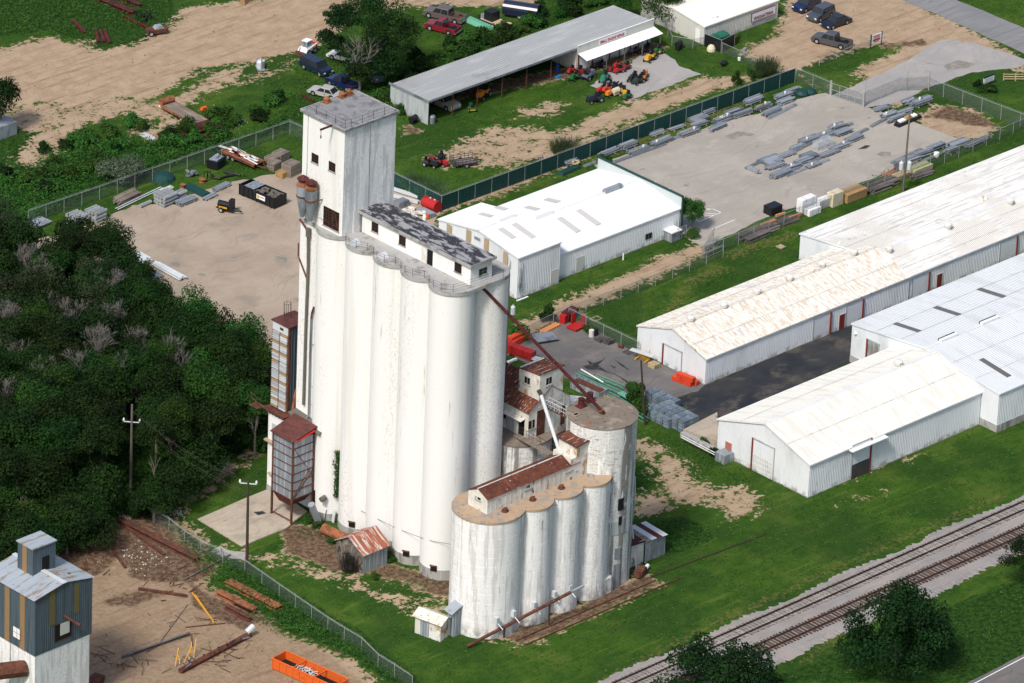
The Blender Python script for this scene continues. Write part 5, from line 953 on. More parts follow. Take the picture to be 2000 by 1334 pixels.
for x in (64.3, 67.0, 70.3, 72.2, 74.3, 75.9, 77.6): MB(world=True).b(x-.09, x+.09, SY0-.09, SY0-.045, 0, 2.7).build('door_jamb', M_redtrim, sh)
for x0_, x1_ in ((64.45, 66.8), (74.45, 75.8), (76.0, 77.45)): MB(world=True).b(x0_, x1_, SY0-.07, SY0-.045, .05, 2.4).build('garage_door', M_white, sh)
for x0_ in (69.0, 72.6):
    d = MB(world=True).b(x0_, x0_+.95, SY0-.08, SY0-.045, .05, 2.1).build('door', M_plastic, sh); MB(world=True).b(x0_+.2, x0_+.75, SY0-.09, SY0-.081, 1.2, 1.9).build('pane', M_glass, d)
win(sh, 'Y', SY0-.04, 67.6, 68.7, 1.0, 2.0, 1, 1, fm=M_galv, pane=M_galv, sill=False)
def text(body, size, loc, rot, mt, parent, name='lettering', ext=.01, align='LEFT'):
    c = bpy.data.curves.new(name, 'FONT'); c.body = body; c.size = size; c.extrude = ext; c.align_x = align; c.offset = .012; c.materials.append(mt)
    o = bpy.data.objects.new(name, c); COL.objects.link(o); o.location = loc; o.rotation_euler = rot
    bpy.context.view_layer.update(); me = bpy.data.meshes.new_from_object(o); bpy.data.objects.remove(o); o = bpy.data.objects.new(name, me); COL.objects.link(o); o.location = loc; o.rotation_euler = rot; c.materials.clear()
    if parent is not None: o.parent = parent; o.location = Vector(loc)-wpos(parent)
    return o
xt, _ = onY(1172, 82, SY0-.36); xt2, _ = onY(1220, 62, SY0-.36)
sb = MB(world=True).b(xt-.2, xt2+.3, SY0-.365, SY0-.352, 3.0, 3.8).build('sign_board', M_plastic, sh); tx = text('SMALL ENGINE REPAIR', .62, (xt, SY0-.38, 3.12), (R(90), 0, 0), M_redtext, sh)
bpy.context.view_layer.update(); tx.scale = ((xt2-xt)/max(tx.dimensions.x, .1), 1, 1)
# ---------------------------------------------------------------- washateria
wa = thing('laundry_building', 'cream laundry building with flat pale roof and washateria sign', 'shop building', (84, 49.6, 0))
steel_building(wa, 84.0, 98.6, 49.6, 62.0, 2.75, 3.5, 55.8, M_cream, M_creamroof, M_conc_grey, cap=M_creamroof)
x0_, z0_ = onY(1467.4, 39.6, 49.5); x1_, z1_ = onY(1513, 24, 49.5); zb_, zt_ = min(z0_, z1_), onY(1490, 17.5, 49.5)[1]
sg = MB(world=True).b(x0_, x1_, 49.42, 49.5, .95, 2.15).build('sign_panel', M_white, wa); mb = MB(world=True)
mb.b(x0_-.05, x1_+.05, 49.41, 49.5, .88, .95); mb.b(x0_-.05, x1_+.05, 49.41, 49.5, 2.15, 2.22); mb.b(x0_-.07, x0_, 49.4, 49.5, .88, 2.22); mb.build('sign_frame', M_maroon, sg)
tx = text('WASHATERIA', .72, (x0_+.35, 49.40, 1.1), (R(90), 0, 0), M_maroon, wa); bpy.context.view_layer.update(); tx.scale = ((x1_-x0_-.7)/max(tx.dimensions.x, .1), 1, 1)
pdoor(wa, 'X', 84.0, (1358, 56, 1368, 84), M_plastic); win(wa, 'X', 84.0, 55.2, 55.9, .2, .7, 1, 1, fm=M_galv, pane=M_galvbin, sill=False)
mb = MB(world=True); mb.t((*G(1388, 74), 0), (*G(1388, 74), 3.6), .05, 6); mb.t((*G(1388, 74), 3.6), (G(1388, 74)[0]+.5, G(1388, 74)[1]-.3, 3.8), .04, 5); mb.lathe(G(1388, 74)[0]+.5, G(1388, 74)[1]-.3, [(.18, 3.55), (.1, 3.8)], 8); tag(mb.build('yard_lamp', M_plastic), 'thin white yard lamp standing beside the laundry wall', 'lamp post')
# ---------------------------------------------------------------- blue elevator, bottom left corner
be = thing('blue_elevator', 'concrete grain elevator clad in blue-grey metal with rooftop cupola, bottom left corner', 'grain elevator', (-108.3, -35.7, 0))
ZT = 16.0; x0_, y0_ = -108.3, -35.7; X1_, Y1_ = -99.9, -27.0
zc = 16-(1279-1172.8)/13.95+.45
MB(world=True).b(x0_+.05, X1_-.35, y0_+.02, Y1_, -.2, zc).build('concrete_shaft', M_conc_white2, be)
mb = MB(world=True); mb.rib((x0_, Y1_, zc), (x0_, y0_, zc), (x0_, Y1_, ZT), (x0_, y0_, ZT), (-1, 0, 0), .28, .03)
xm = (x0_+X1_)/2; mb.rib((x0_, y0_, zc), (xm, y0_, zc), (x0_, y0_, ZT), (xm, y0_, ZT+.75), (0, -1, 0), .28, .03); mb.rib((xm, y0_, zc), (X1_, y0_, zc), (xm, y0_, ZT+.75), (X1_, y0_, ZT), (0, -1, 0), .28, .03)
mb.rib((X1_, y0_, zc), (X1_, Y1_, zc), (X1_, y0_, ZT), (X1_, Y1_, ZT), (1, 0, 0), .28, .03); mb.face([(X1_, Y1_, zc), (x0_, Y1_, zc), (x0_, Y1_, ZT), (xm, Y1_, ZT+.75), (X1_, Y1_, ZT)]); mb.face([(x0_, y0_, zc), (x0_, Y1_, zc), (X1_, Y1_, zc), (X1_, y0_, zc)]); cl = mb.build('cladding', M_blue, be)
for k in range(7):
    ya, yb = Y1_+(y0_-.15-Y1_)*k/7, Y1_+(y0_-.15-Y1_)*(k+1)/7
    mb = MB(world=True); mb.rib((x0_-.25, ya, ZT), (x0_-.25, yb+.02, ZT), (xm, ya, ZT+.85), (xm, yb+.02, ZT+.85), (-.2, 0, 1), .25, .025); mb.build('roof_sheet', M_bluroof, be)
    mb = MB(world=True); mb.rib((xm, ya, ZT+.85), (xm, yb+.02, ZT+.85), (X1_+.25, ya, ZT), (X1_+.25, yb+.02, ZT), (.2, 0, 1), .25, .025); mb.build('roof_sheet', M_bluroof, be)
mb = MB(world=True); mb.b(xm-.25, xm+.25, y0_-.25, Y1_, ZT+.84, ZT+.93); mb.build('ridge_cap', M_galvlt, be); mb = MB(world=True); mb._fs([(x0_-.2, y0_-.18, ZT-.12), (xm, y0_-.18, ZT+.7), (xm, y0_-.18, ZT+.84), (x0_-.2, y0_-.18, ZT+.02), (x0_-.2, y0_-.12, ZT-.12), (xm, y0_-.12, ZT+.7), (xm, y0_-.12, ZT+.84), (x0_-.2, y0_-.12, ZT+.02)], [(0, 1, 2, 3), (7, 6, 5, 4), (3, 2, 6, 7), (0, 4, 5, 1)]); mb.build('rusty_verge', M_rust, be)
def vstripe(ax, pl, px, py, w_, z0, z1, mt):
    a, _ = (onX if ax == 'X' else onY)(px, py, pl); mb = MB(world=True); fb(mb, ax, pl, a-w_/2, a+w_/2, z0, z1, .035, .05); mb.build('tan_panel', mt, cl)
vstripe('X', x0_, 14.5, 1200, .85, zc+.02, ZT-.1, M_tanstripe); vstripe('X', x0_, 44, 1220, .85, zc+.02, ZT-.1, M_tanstripe); vstripe('Y', y0_, 101.5, 1180, .8, 12.0, ZT+.35, M_olive); vstripe('Y', y0_, 149.5, 1160, .8, 12.3, ZT+.1, M_olive)
winpx(cl, 'X', x0_-.03, (25.5, 1223, 41, 1250), 2, 2, fm=M_black, pane=M_plastic, sill=False)
winpx(cl, 'Y', y0_-.03, (110, 1211, 137, 1252), 1, 1, fm=M_rust, sill=False); a0, a1, z0, z1 = bbpx('Y', y0_-.03, (119, 1213, 134, 1240)); mb = MB(world=True); mb.b(a0, a1, y0_-.06, y0_-.05, z0, z1); mb.build('plywood', M_cream, cl)
a, z = onY(126, 1203, y0_); mb = MB(world=True); mb.t((a, y0_, z), (a+.1, y0_-2.6, z-.15), .16, 8); mb.build('spout', M_rust, be)
mb = MB(world=True); mb.b(x0_-.01, x0_+.04, y0_+4.2, y0_+4.3, 0, zc); mb.build('wall_joint', M_conc_grey, be)
cx0, cx1, cy0, cy1 = -105.4, -102.0, -34.6+1.6, -34.6+4.2
_p = G(64, 1125, 16.6); cx0, cy0 = _p; cx1, cy1 = cx0+3.3, cy0+2.65
cu = MB(world=True); cu.rib((cx0, cy1, 16.2), (cx0, cy0, 16.2), (cx0, cy1, 19.9), (cx0, cy0, 19.9), (-1, 0, 0), .28, .03); cu.rib((cx0, cy0, 16.2), (cx1, cy0, 16.2), (cx0, cy0, 19.9), (cx1, cy0, 19.9), (0, -1, 0), .28, .03); cu.rib((cx1, cy0, 16.2), (cx1, cy1, 16.2), (cx1, cy0, 19.9), (cx1, cy1, 19.9), (1, 0, 0), .28); cu.face([(cx1, cy1, 16.2), (cx0, cy1, 16.2), (cx0, cy1, 19.9), (cx1, cy1, 19.9)]); cu = cu.build('cupola', M_blue, be)
MB(world=True).b(cx0-.12, cx1+.12, cy0-.12, cy1+.12, 19.9, 20.05).build('cupola_roof', M_bluroof, be)
MB(world=True).b(cx0-.05, cx0-.035, cy0+1.0, cy0+1.8, 16.4, 19.85).build('tan_panel', M_tanstripe, cu)
mb = MB(world=True); mb.b(cx0+1.3, cx0+2.35, cy0-.05, cy0-.035, 16.8, 18.5); mb.build('doorway', M_dark, cu)
mb = MB(world=True); p = (*G(2, 1305, 7), 7); mb.t((p[0]-3, p[1]+1.5, 6.6), (p[0]+2.6, p[1]-1.2, 6.6), 1.0, 8); mb.build('rusty_tank', M_rust, be)
# ---------------------------------------------------------------- small sheds at the foot of the silos
def small_shed(name, label, cen, rz, L, W, h, rise, mw, mr, ends=None, wl=None):
    """gable shed, ridge along local x"""
    t = thing(name, label, 'shed', (cen[0], cen[1], 0), rz)
    mb = MB(); mb.rib((-L/2, -W/2, 0), (L/2, -W/2, 0), (-L/2, -W/2, h), (L/2, -W/2, h), (0, -1, 0), .25, .02); mb.build('side_wall', mw, t); mb = MB(); mb.rib((L/2, W/2, 0), (-L/2, W/2, 0), (L/2, W/2, h), (-L/2, W/2, h), (0, 1, 0), .25, .02); mb.build('side_wall', mw, t)
    for x, s in ((-L/2, -1), (L/2, 1)): mb = MB(); mb.face([(x, -W/2, 0), (x, W/2, 0), (x, W/2, h), (x, 0, h+rise), (x, -W/2, h)]); mb.build('end_wall', ends or mw, t)
    for s in (-1, 1):
        mb = MB(); mb.rib((-L/2-.3, s*(W/2+.3), h-.08), (L/2+.3, s*(W/2+.3), h-.08), (-L/2-.3, 0, h+rise+.05), (L/2+.3, 0, h+rise+.05), (0, s*.4, 1), .28, .03); mb.build('roof', mr, t)
    return t
t = small_shed('old_shed', 'small shed with striped rusty roof and vine-covered gable beside the tall silos', G(703, 1092), 0, 3.9, 4.6, 2.6, 1.4, M_galvbin, M_shed_rust, M_hay)
_c = G(708, 1121); t.location = (_c[0]+1.95, _c[1]+2.3, 0)
t = small_shed('white_shed', 'small white peaked shed with grey door beside the low silos', G(845, 1238), R(-78), 3.6, 2.1, 2.3, .55, M_rustwall, M_rustwall)
mb = MB(); mb.b(-1.0, .2, -1.1, -1.06, 0, 2.1); mb.build('door', M_galvbin, t)
hz_ = thing('metal_lean_to', 'narrow grey sheet metal lean-to against the lowest silo', 'shed', (*G(898, 1228), 0))
mb = MB(world=True); c = G(897, 1240); cx_, cy_ = c; mb.rib((cx_-.9, cy_+1.0, 0), (cx_-.9, cy_, 0), (cx_-.9, cy_+1.0, 3.4), (cx_-.9, cy_, 3.1), (-1, 0, 0), .25); mb.rib((cx_-.9, cy_, 0), (cx_+.7, cy_, 0), (cx_-.9, cy_, 3.3), (cx_+.7, cy_, 3.9), (0, -1, 0), .25); mb.rib((cx_+.7, cy_, 0), (cx_+.7, cy_+1, 0), (cx_+.7, cy_, 3.9), (cx_+.7, cy_+1, 3.9), (1, 0, 0), .25); mb.build('wall', M_galvbin, hz_)
mb = MB(world=True); mb._fs([(cx_-1.5, cy_-.15, 3.15), (cx_+.75, cy_-.15, 4.0), (cx_+.75, cy_+1.2, 4.2), (cx_-1.5, cy_+1.2, 3.35), (cx_-1.5, cy_-.15, 3.2), (cx_+.75, cy_-.15, 4.05), (cx_+.75, cy_+1.2, 4.25), (cx_-1.5, cy_+1.2, 3.4)], [(3, 2, 1, 0), (4, 5, 6, 7), (0, 1, 5, 4), (1, 2, 6, 5), (2, 3, 7, 6), (3, 0, 4, 7)]); mb.build('roof', M_galv, hz_)
t = thing('tin_shed', 'grey tin shed with rust-red roof sheets behind the round tank', 'shed', (*G(1262, 1090), 0)); ax_, ay_ = G(1228, 1098); bx_, by_ = G(1256, 1092)
mb = MB(world=True); gx, gy = G(1256, 1098); mb.rib((gx-2.6, gy, 0), (gx, gy, 0), (gx-2.6, gy, 3.0), (gx, gy, 3.1), (0, -1, 0), .3); mb.build('front_wall', M_rustwall, t); mb = MB(world=True); mb.rib((gx, gy-.2, 0), (gx+3.4, gy-.2, 0), (gx, gy-.2, 3.0), (gx+3.4, gy-.2, 2.5), (0, -1, 0), .28); mb.rib((gx+3.4, gy-.2, 0), (gx+3.4, gy+3.3, 0), (gx+3.4, gy-.2, 2.5), (gx+3.4, gy+3.3, 2.5), (1, 0, 0), .3); mb.build('side_wall', M_galv, t)
for k, mt_ in enumerate((M_darkred, M_darkred, M_darkred, M_wood, M_galvlt, M_darkred, M_galvlt)):
    xa = gx-2.8+k*.92; mb = MB(world=True); mb.rib((xa, gy-.4, 3.15-k*.08), (xa+.9, gy-.4, 3.1-k*.08), (xa, gy+3.4, 3.4-k*.08), (xa+.9, gy+3.4, 3.35-k*.08), (0, 0, 1), .25, .02); mb.build('roof_sheet', mt_, t)
c0 = G(640, 1032); culv = thing('culvert_pipe', 'large rusty pipe lying beside the old shed under the silos', 'pipe', (*c0, 0)); mb = MB(world=True); mb.t((*G(632, 1032, .6), .6), (*G(675, 1052, .6), .6), .62, 14); mb.build('tube', M_rustor, culv)
o = MB(world=True); o.t((*G(608, 985, 3.2), 3.2), (*G(622, 1020, .3), .3), .42, 12); tag(o.build('fallen_duct', M_galv), 'grey round duct leaning against the silo foot near the receiving bin', 'duct')
for i, (px, py) in enumerate(((621, 1002), (632, 1008), (650, 1012), (657, 1000))):
    mb = MB(); mb.rb(0, 0, 0, .5, .08, 1.6, R(40*i)); o = mb.build('leaning_sheet', M_galvlt); o.location = (*G(px, py+8), 0); o.rotation_euler = (R(12-6*i), R(8), 0); tag(o, 'short grey metal sheet leaning at the foot of the first silo, %s from the left' % ordn(i+1), 'metal sheet', 'metal sheets leaning on the silo foot')
# ---------------------------------------------------------------- fences
def fence(name, label, pts, h=1.9, sp=3.05, slat=None, barb=True, group=None, gate=None, z_rail=True, pr=.035):
    W_ = [Vector(G(*p)) for p in pts]; root = thing(name, label, 'fence', (W_[0].x, W_[0].y, 0), group=group)
    pm = MB(); pm.t((0, 0, -.1), (0, 0, h+.05), pr, 6)
    if barb: pm.t((0, 0, h+.03), (-.18, -.18, h+.35), .018, 4)
    po = None; pn = {}
    for a, b_ in zip(W_, W_[1:]):
        d = b_-a; L = d.length; n = max(1, round(L/sp)); ang = math.atan2(d.y, d.x); key = round(L/n, 3)
        if key not in pn:
            m = MB()
            if slat:
                m.b(.04, L/n-.04, -.015, .015, .06, h-.04)
            else: m.face([(0, 0, .03), (L/n, 0, .03), (L/n, 0, h), (0, 0, h)])
            pn[key] = m
            first = m.build('slat_panel' if slat else 'mesh_panel', slat or M_chain, root)
            rl = MB(); rl.t((0, 0, h), (L/n, 0, h), .025, 5)
            if barb:
                for k in (.12, .24, .34): rl.t((-.5*k, -.5*k, h+k), (L/n-.5*k, -.5*k, h+k), .007, 3)
            rail0 = rl.build('top_rail', M_post, root); use0 = True; pn[key] = (first, rail0)
        else: use0 = False
        first, rail0 = pn[key]
        for k in range(n):
            p = a+d*(k/n); loc = (p.x-W_[0].x, p.y-W_[0].y, 0)
            if use0 and k == 0: first.location = loc; first.rotation_euler = (0, 0, ang); rail0.location = loc; rail0.rotation_euler = (0, 0, ang)
            else: sub(first.name.split('.')[0], first, root, loc, ang); sub('top_rail', rail0, root, loc, ang)
            if po is None: po = pm.build('post', M_post, root); po.location = loc
            else: sub('post', po, root, loc)
    p = W_[-1]; sub('post', po, root, (p.x-W_[0].x, p.y-W_[0].y, 0)); return root
fence('green_fence', 'long dark green privacy fence dividing the repair shop lane from the paved yard', [(768, 366), (862, 412), (1552, 161)], h=2.15, slat=M_grnslat)
fence('chain_link_fence', 'tall chain link fence with barbed wire between the pale yard and the thicket', [(55, 438), (566, 262), (600, 278)], h=1.9)
fence('chain_link_fence', 'chain link fence from the green fence end down to the yard gate', [(1554, 158), (1620, 185)], h=1.9)
fence('chain_link_fence', 'chain link fence running from the gate past the pipe pallets to the lawn', [(1688, 206), (1756, 178), (1813, 176), (1842, 190), (2030, 262)], h=2.0)
fence('chain_link_fence', 'chain link fence along the foot of the long warehouse lawn', [(2030, 240), (1900, 296), (1760, 352), (1560, 428), (1412, 490), (1370, 504)], h=1.7)
fence('chain_link_fence', 'chain link fence along the strip between the gravel track and the long lawn', [(1412, 503), (1280, 558), (1110, 622), (1020, 664)], h=1.7, barb=False)
fence('chain_link_fence', 'chain link fence between the asphalt lot and the lawn', [(1110, 626), (1247, 692)], h=1.7)
fence('chain_link_fence', 'leaning chain link fence between the work site and the weedy bank', [(268, 1000), (330, 1036), (360, 1060), (392, 1080), (478, 1118), (545, 1165), (640, 1230), (672, 1250), (706, 1270), (738, 1302), (770, 1322), (805, 1345)], h=1.6)
fence('chain_link_fence', 'low chain link fence around the laundry lawn', [(1297, 52), (1312, 88), (1353, 95), (1376, 90)], h=1.4, barb=False)
fence('chain_link_fence', 'chain link fence beside the laundry parking lot', [(1410, 103), (1480, 134)], h=1.5, barb=False)
fence('chain_link_fence', 'low chain link fence along the grass verge by the sign', [(1600, 128), (1700, 90)], h=1.0, barb=False)
fence('dumpster_screen', 'dark green slatted screen around the green dumpster', [(1375, 90), (1408, 103), (1434, 90), (1436, 74)], h=1.9, slat=M_blkplas, barb=False, sp=2.5)
wf = thing('rail_fence', 'pale wooden rail fence on the corner lawn', 'fence', (*G(1960, 158), 0)); a, b_ = Vector(G(1960, 158)), Vector(G(2030, 158))
for zz in (.3, .65, 1.0): MB(world=True).t((*a, zz), (*b_, zz), .06, 4).build('rail', M_woodlt, wf)
for k in range(4): p = a.lerp(b_, k/3); MB(world=True).t((*p, 0), (*p, 1.15), .08, 4).build('post', M_woodlt, wf)
def gate(label, a, b_, h=1.8, n=2):
    A_, B_ = Vector(G(*a)), Vector(G(*b_)); g = thing('gate', label, 'gate', (A_.x, A_.y, 0)); m = MB(world=True)
    for zz in (.1, h*.5, h): m.t((*A_, zz), (*B_, zz), .03, 5)
    for k in range(n+1): p = A_.lerp(B_, k/n); m.t((*p, .1), (*p, h), .03, 5)
    m.t((*A_, .1), (*B_, h), .02, 4); m.build('frame', M_post, g); MB(world=True).face([(*A_, .1), (*B_, .1), (*B_, h), (*A_, h)]) if False else None
    m = MB(world=True); m.face([(*A_, .1), (*B_, .1), (*B_, h), (*A_, h)]); m.build('mesh_panel', M_chain, g); return g
gate('chain link swing gate leaf across the driveway', (1624, 187), (1684, 207), 1.9, 4); gate('open chain link gate at the end of the gravel track', (1373, 505), (1394, 468)); gate('braced chain link gate leaf beside the gravel track', (1375, 506), (1411, 490)); gate('chain link gate leaf beside the white building', (1322, 470), (1340, 462), 1.7)
def opost(label, a, h, r=.08, lamp=False):
    m = MB(); m.t((0, 0, 0), (0, 0, h), r, 8)
    if lamp: m.t((0, 0, h), (.35, -.2, h+.1), .03, 4)
    o = m.build('gate_post', M_post); o.location = (*G(*a), 0); tag(o, label, 'post'); return o
opost('grey gate post at the near end of the swing gate', (1686, 209), 2.2, .13); opost('tall thin lamp post standing at the yard gate', (1688, 208), 4.2, .06); opost('tall dark post on the fence behind the pipe pallets', (1771, 176), 2.9, .07); opost('tall dark post at the corner of the pipe yard fence', (1814, 176), 2.8, .07); opost('grey gate post at the green fence end of the gate', (1622, 186), 2.2, .12)
# ---------------------------------------------------------------- power poles
def pole(label, base, top, r=.15, mt=None, arms=(), cans=(), wires=()):
    x, y = G(*base); lo, hi = 1, 20
    for _ in range(40):
        h = (lo+hi)/2; q = Vector((x, y, h))-CAM; yy = 667+FPX*q.dot(CD)/q.dot(CF)
        if yy > top[1]: lo = h
        else: hi = h
    tx_, ty_ = G(top[0], top[1], h); t = thing('utility_pole', label, 'utility pole', (x, y, 0))
    T = Vector((tx_-x, ty_-y, h)); MB().t((0, 0, -.2), T, r, 8, r*.65).build('shaft', mt or M_pole, t)
    for f_, ln, an in arms:
        p = T*f_; d = Vector((math.cos(an), math.sin(an), 0))*ln/2; m = MB(); m.t(p-d, p+d, .07, 4); m.build('crossarm', M_galvlt, t)
        for s in (-1, 1): m = MB(); m.lathe((p+d*s*.97).x, (p+d*s*.97).y, [(.1, p.z+.05), (.14, p.z+.2), (.08, p.z+.45)], 8); m.build('insulator', M_insul, t)
    for f_, dx, dy in cans:
        p = T*f_+Vector((dx, dy, 0)); m = MB(); m.lathe(p.x, p.y, [(.27, p.z-.55), (.3, p.z-.5), (.3, p.z+.5), (.2, p.z+.62)], 12); o = m.build('transformer', M_galvlt, t); m = MB(); m.t(p+Vector((0, 0, .6)), p+Vector((0, 0, .85)), .05, 6); m.build('bushing', M_insul, o)
    return t, Vector((tx_, ty_, h))
_, T1 = pole('dark utility pole with white crossarm in front of the concrete pad', (482, 1108), (485, 932), .2, arms=((.93, 2.0, R(-50)),)); 
_, T2 = pole('utility pole with white insulators rising out of the woods', (255, 960), (258, 790), .2, M_poleg, arms=((.8, 2.0, R(-50)),))
_, T3 = pole('tall grey utility pole with two transformers behind the paved yard', (1764, 374), (1777, 222), .17, M_poleg, cans=((.33, -.45, .3), (.33, .45, -.3)))
_, T4 = pole('black utility pole beside the stacked grey blocks', (1260, 830), (1252, 704), .16, M_pole)
_, T5 = pole('grey utility pole with two transformers just behind the tall silos', (988, 700), (995, 530), .17, M_poleg, cans=((.58, -.5, .35), (.55, .55, -.35)))
_, T6 = pole('short dark pole at the far end of the leaning fence', (268, 1002), (268, 970), .12, M_poleg)
m = MB()
def wire(m, a, b_, sag=.8, n=14, r=.016):
    P_ = [a.lerp(b_, k/n)-Vector((0, 0, 4*sag*(k/n)*(1-k/n))) for k in range(n+1)]; m.path([tuple(p) for p in P_], r, 3)
for k, dz in enumerate((0, -.7, -2.2, -3)):
    o_ = Vector((.6*(k-1.5), .6*(k-1.5), dz)); m = MB(); wire(m, T2+o_, T1+o_, .9, r=.008); o = m.build('power_line', M_poleg); tag(o, 'thin power line between the two poles by the woods, %s from the top' % ordn(k+1), 'cable', 'power lines by the woods')
# ---------------------------------------------------------------- vehicles
WH = MB(); WH.m = 0; WH.t((0, -.11, 0), (0, .11, 0), .34, 12); WH.m = 1; WH.t((0, -.118, 0), (0, .118, 0), .19, 10); WHo = None
def wheel(root, x, y, r=.34):
    global WHo
    if WHo is None: WHo = WH.build('wheel', [M_tyre, M_hub], root); WHo.location = (x, y, r); WHo.scale = (r/.34,)*3; return WHo
    return sub('wheel', WHo, root, (x, y, r), 0, (r/.34,)*3)
_pc = {}
def paint(c, rough=.3):
    k = tuple(c)
    if k not in _pc:
        mt = mat('paint_%d' % len(_pc), c, rough, var=.03, spec=.6); mt.node_tree.nodes['Principled BSDF'].inputs['Coat Weight'].default_value = .4; _pc[k] = mt
    return _pc[k]
def vehicle(name, label, cat, kind, nose, tail, col, L=None, group=None, rust=False):
    c, rz, L0 = place2(nose, tail); L = L or max(4.0, min(6.0, L0)); t = thing(name, label, cat, (c[0], c[1], 0), rz, group); mt = paint(col); H = {'sedan': 1.42, 'suv': 1.8, 'pickup': 1.8, 'van': 2.0}[kind]; Wd = {'sedan': .88, 'suv': .94, 'pickup': .97, 'van': .97}[kind]
    h = L/2; hb = {'sedan': .86, 'suv': 1.08, 'pickup': 1.08, 'van': 1.15}[kind]; zb = .28
    m = MB(); hood = h-{'sedan': 1.25, 'suv': 1.15, 'pickup': 1.35, 'van': .75}[kind]
    prof = [(h-.06, zb), (h, zb+.2), (h-.03, hb-.22), (h-.25, hb-.1), (hood, hb), (-h+.1, hb), (-h, hb-.15), (-h, zb+.15), (-h+.1, zb)]
    if kind == 'sedan': prof[5:6] = [(-h+.9, hb), (-h+.15, hb-.06)]
    if kind == 'pickup': bx = -h+2.0; prof = prof[:5]+[(bx, hb), (bx, hb-.5), (-h+.08, hb-.5)]+prof[7:]
    m.xprism(prof, -Wd, Wd); 
    if kind == 'pickup':
        m.b(-h, bx, -Wd, -Wd+.1, hb-.5, hb-.02); m.b(-h, bx, Wd-.1, Wd, hb-.5, hb-.02); m.b(-h, -h+.08, -Wd+.1, Wd-.1, hb-.5, hb-.02)
    m.build('body', mt, t)
    if kind == 'pickup': MB().b(-h+.1, bx-.02, -Wd+.12, Wd-.12, hb-.49, hb-.44).build('bed_floor', M_black if not rust else M_rust, t)
    ca = hood-.05; cb = {'sedan': -h+.75, 'suv': -h+.05, 'pickup': -h+2.05, 'van': -h+.03}[kind]; sl = {'sedan': .65, 'suv': .5, 'pickup': .55, 'van': .55}[kind]; sr = {'sedan': .55, 'suv': .15, 'pickup': .12, 'van': .05}[kind]
    m = MB(); m.fr(cb, ca, -Wd+.04, Wd-.04, hb, cb+sr, ca-sl, -Wd+.16, Wd-.16, H-.05); m.build('glass', M_glass, t)
    m = MB(); m.fr(cb+sr-.03, ca-sl+.03, -Wd+.14, Wd-.14, H-.06, cb+sr+.05, ca-sl-.06, -Wd+.2, Wd-.2, H); 
    n = {'sedan': 1, 'suv': 2, 'pickup': 1, 'van': 2}[kind]
    for s in (-1, 1):
        for k in range(n+2):
            f_ = k/(n+1); xb = ca-.03+(cb-ca+.06)*f_; xt = ca-sl+(cb+sr-ca+sl)*f_; w_ = .05 if k not in (0, n+1) else .06
            m._fs([(xb-w_, s*(Wd-.03), hb-.01), (xb+w_, s*(Wd-.03), hb-.01), (xt+w_, s*(Wd-.15), H-.05), (xt-w_, s*(Wd-.15), H-.05), (xb-w_, s*(Wd-.07), hb-.01), (xb+w_, s*(Wd-.07), hb-.01), (xt+w_, s*(Wd-.19), H-.05), (xt-w_, s*(Wd-.19), H-.05)], [(0, 1, 2, 3), (7, 6, 5, 4), (0, 3, 7, 4), (1, 5, 6, 2)])
    m.build('roof', mt, t)
    for s in (-1, 1):
        MB().b(h-.12, h+.01, s*.72-.16, s*.72+.16, hb-.42, hb-.24).build('headlight', M_insul, t); MB().b(-h-.012, -h+.06, s*.78-.1, s*.78+.1, hb-.5, hb-.25).build('tail_light', M_red, t)
    m = MB(); m.b(h-.02, h+.06, -Wd+.06, Wd-.06, zb+.05, zb+.25); m.b(-h-.06, -h+.02, -Wd+.06, Wd-.06, zb+.05, zb+.25); m.build('bumper', M_galv if kind == 'pickup' else mt, t)
    r = .38 if kind in ('pickup', 'suv') else .33
    for x in (h-.92, -h+.98):
        for s in (-1, 1): wheel(t, x, s*(Wd-.1), r)
    m = MB()
    for x in (h-.92, -h+.98):
        for s in (-1, 1): m.t((x, s*(Wd+.002), r+.02), (x, s*(Wd-.2), r+.02), r+.07, 12)
    m.build('wheel_arch', M_black, t)
    return t
G4 = 'cars parked by the laundry'
vehicle('parked_car', 'dark blue compact suv, farthest of the four cars by the laundry', 'car', 'suv', (1553, 27), (1596, 7), (.01, .02, .07), 4.4, G4)
vehicle('parked_car', 'grey boxy suv with bright headlight, second from the laundry', 'car', 'suv', (1582, 45), (1623, 26), (.055, .065, .085), 4.3, G4)
vehicle('parked_car', 'black sedan parked between the boxy suv and the pickup', 'car', 'sedan', (1607, 58), (1658, 40), (.006, .01, .02), 4.7, G4)
vehicle('pickup_truck', 'dark grey crew cab pickup parked crosswise on the laundry lot', 'pickup truck', 'pickup', (1592, 79), (1657, 95), (.065, .065, .075), 5.6, G4)
vehicle('parked_car', 'dark navy suv on the grass left of the leafy tree', 'car', 'suv', (644, 152), (592, 127), (.008, .018, .045), 5.0)
vehicle('pickup_truck', 'blue pickup parked behind the silver sedan under the tree', 'pickup truck', 'pickup', (645, 160), (695, 180), (.01, .014, .07), 5.0)
vehicle('parked_car', 'silver sedan beside the thicket behind the headhouse tower', 'car', 'sedan', (608, 180), (662, 194), (.42, .41, .40), 4.7)
vehicle('parked_car', 'white car half hidden under the leafy tree', 'car', 'sedan', (650, 111), (690, 122), (.75, .76, .76), 4.4)
vehicle('parked_van', 'grey van parked at the foot of the leafy tree', 'van', 'van', (746, 165), (708, 138), (.13, .15, .17), 4.9)
vehicle('pickup_truck', 'brown and silver old crew cab pickup on the grass behind the shed', 'pickup truck', 'pickup', (832, 28), (906, 46), (.12, .09, .085), 6.0, rust=True)
vehicle('pickup_truck', 'dark red old pickup overgrown by weeds behind the shed', 'pickup truck', 'pickup', (836, 53), (893, 68), (.20, .012, .025), 4.9)
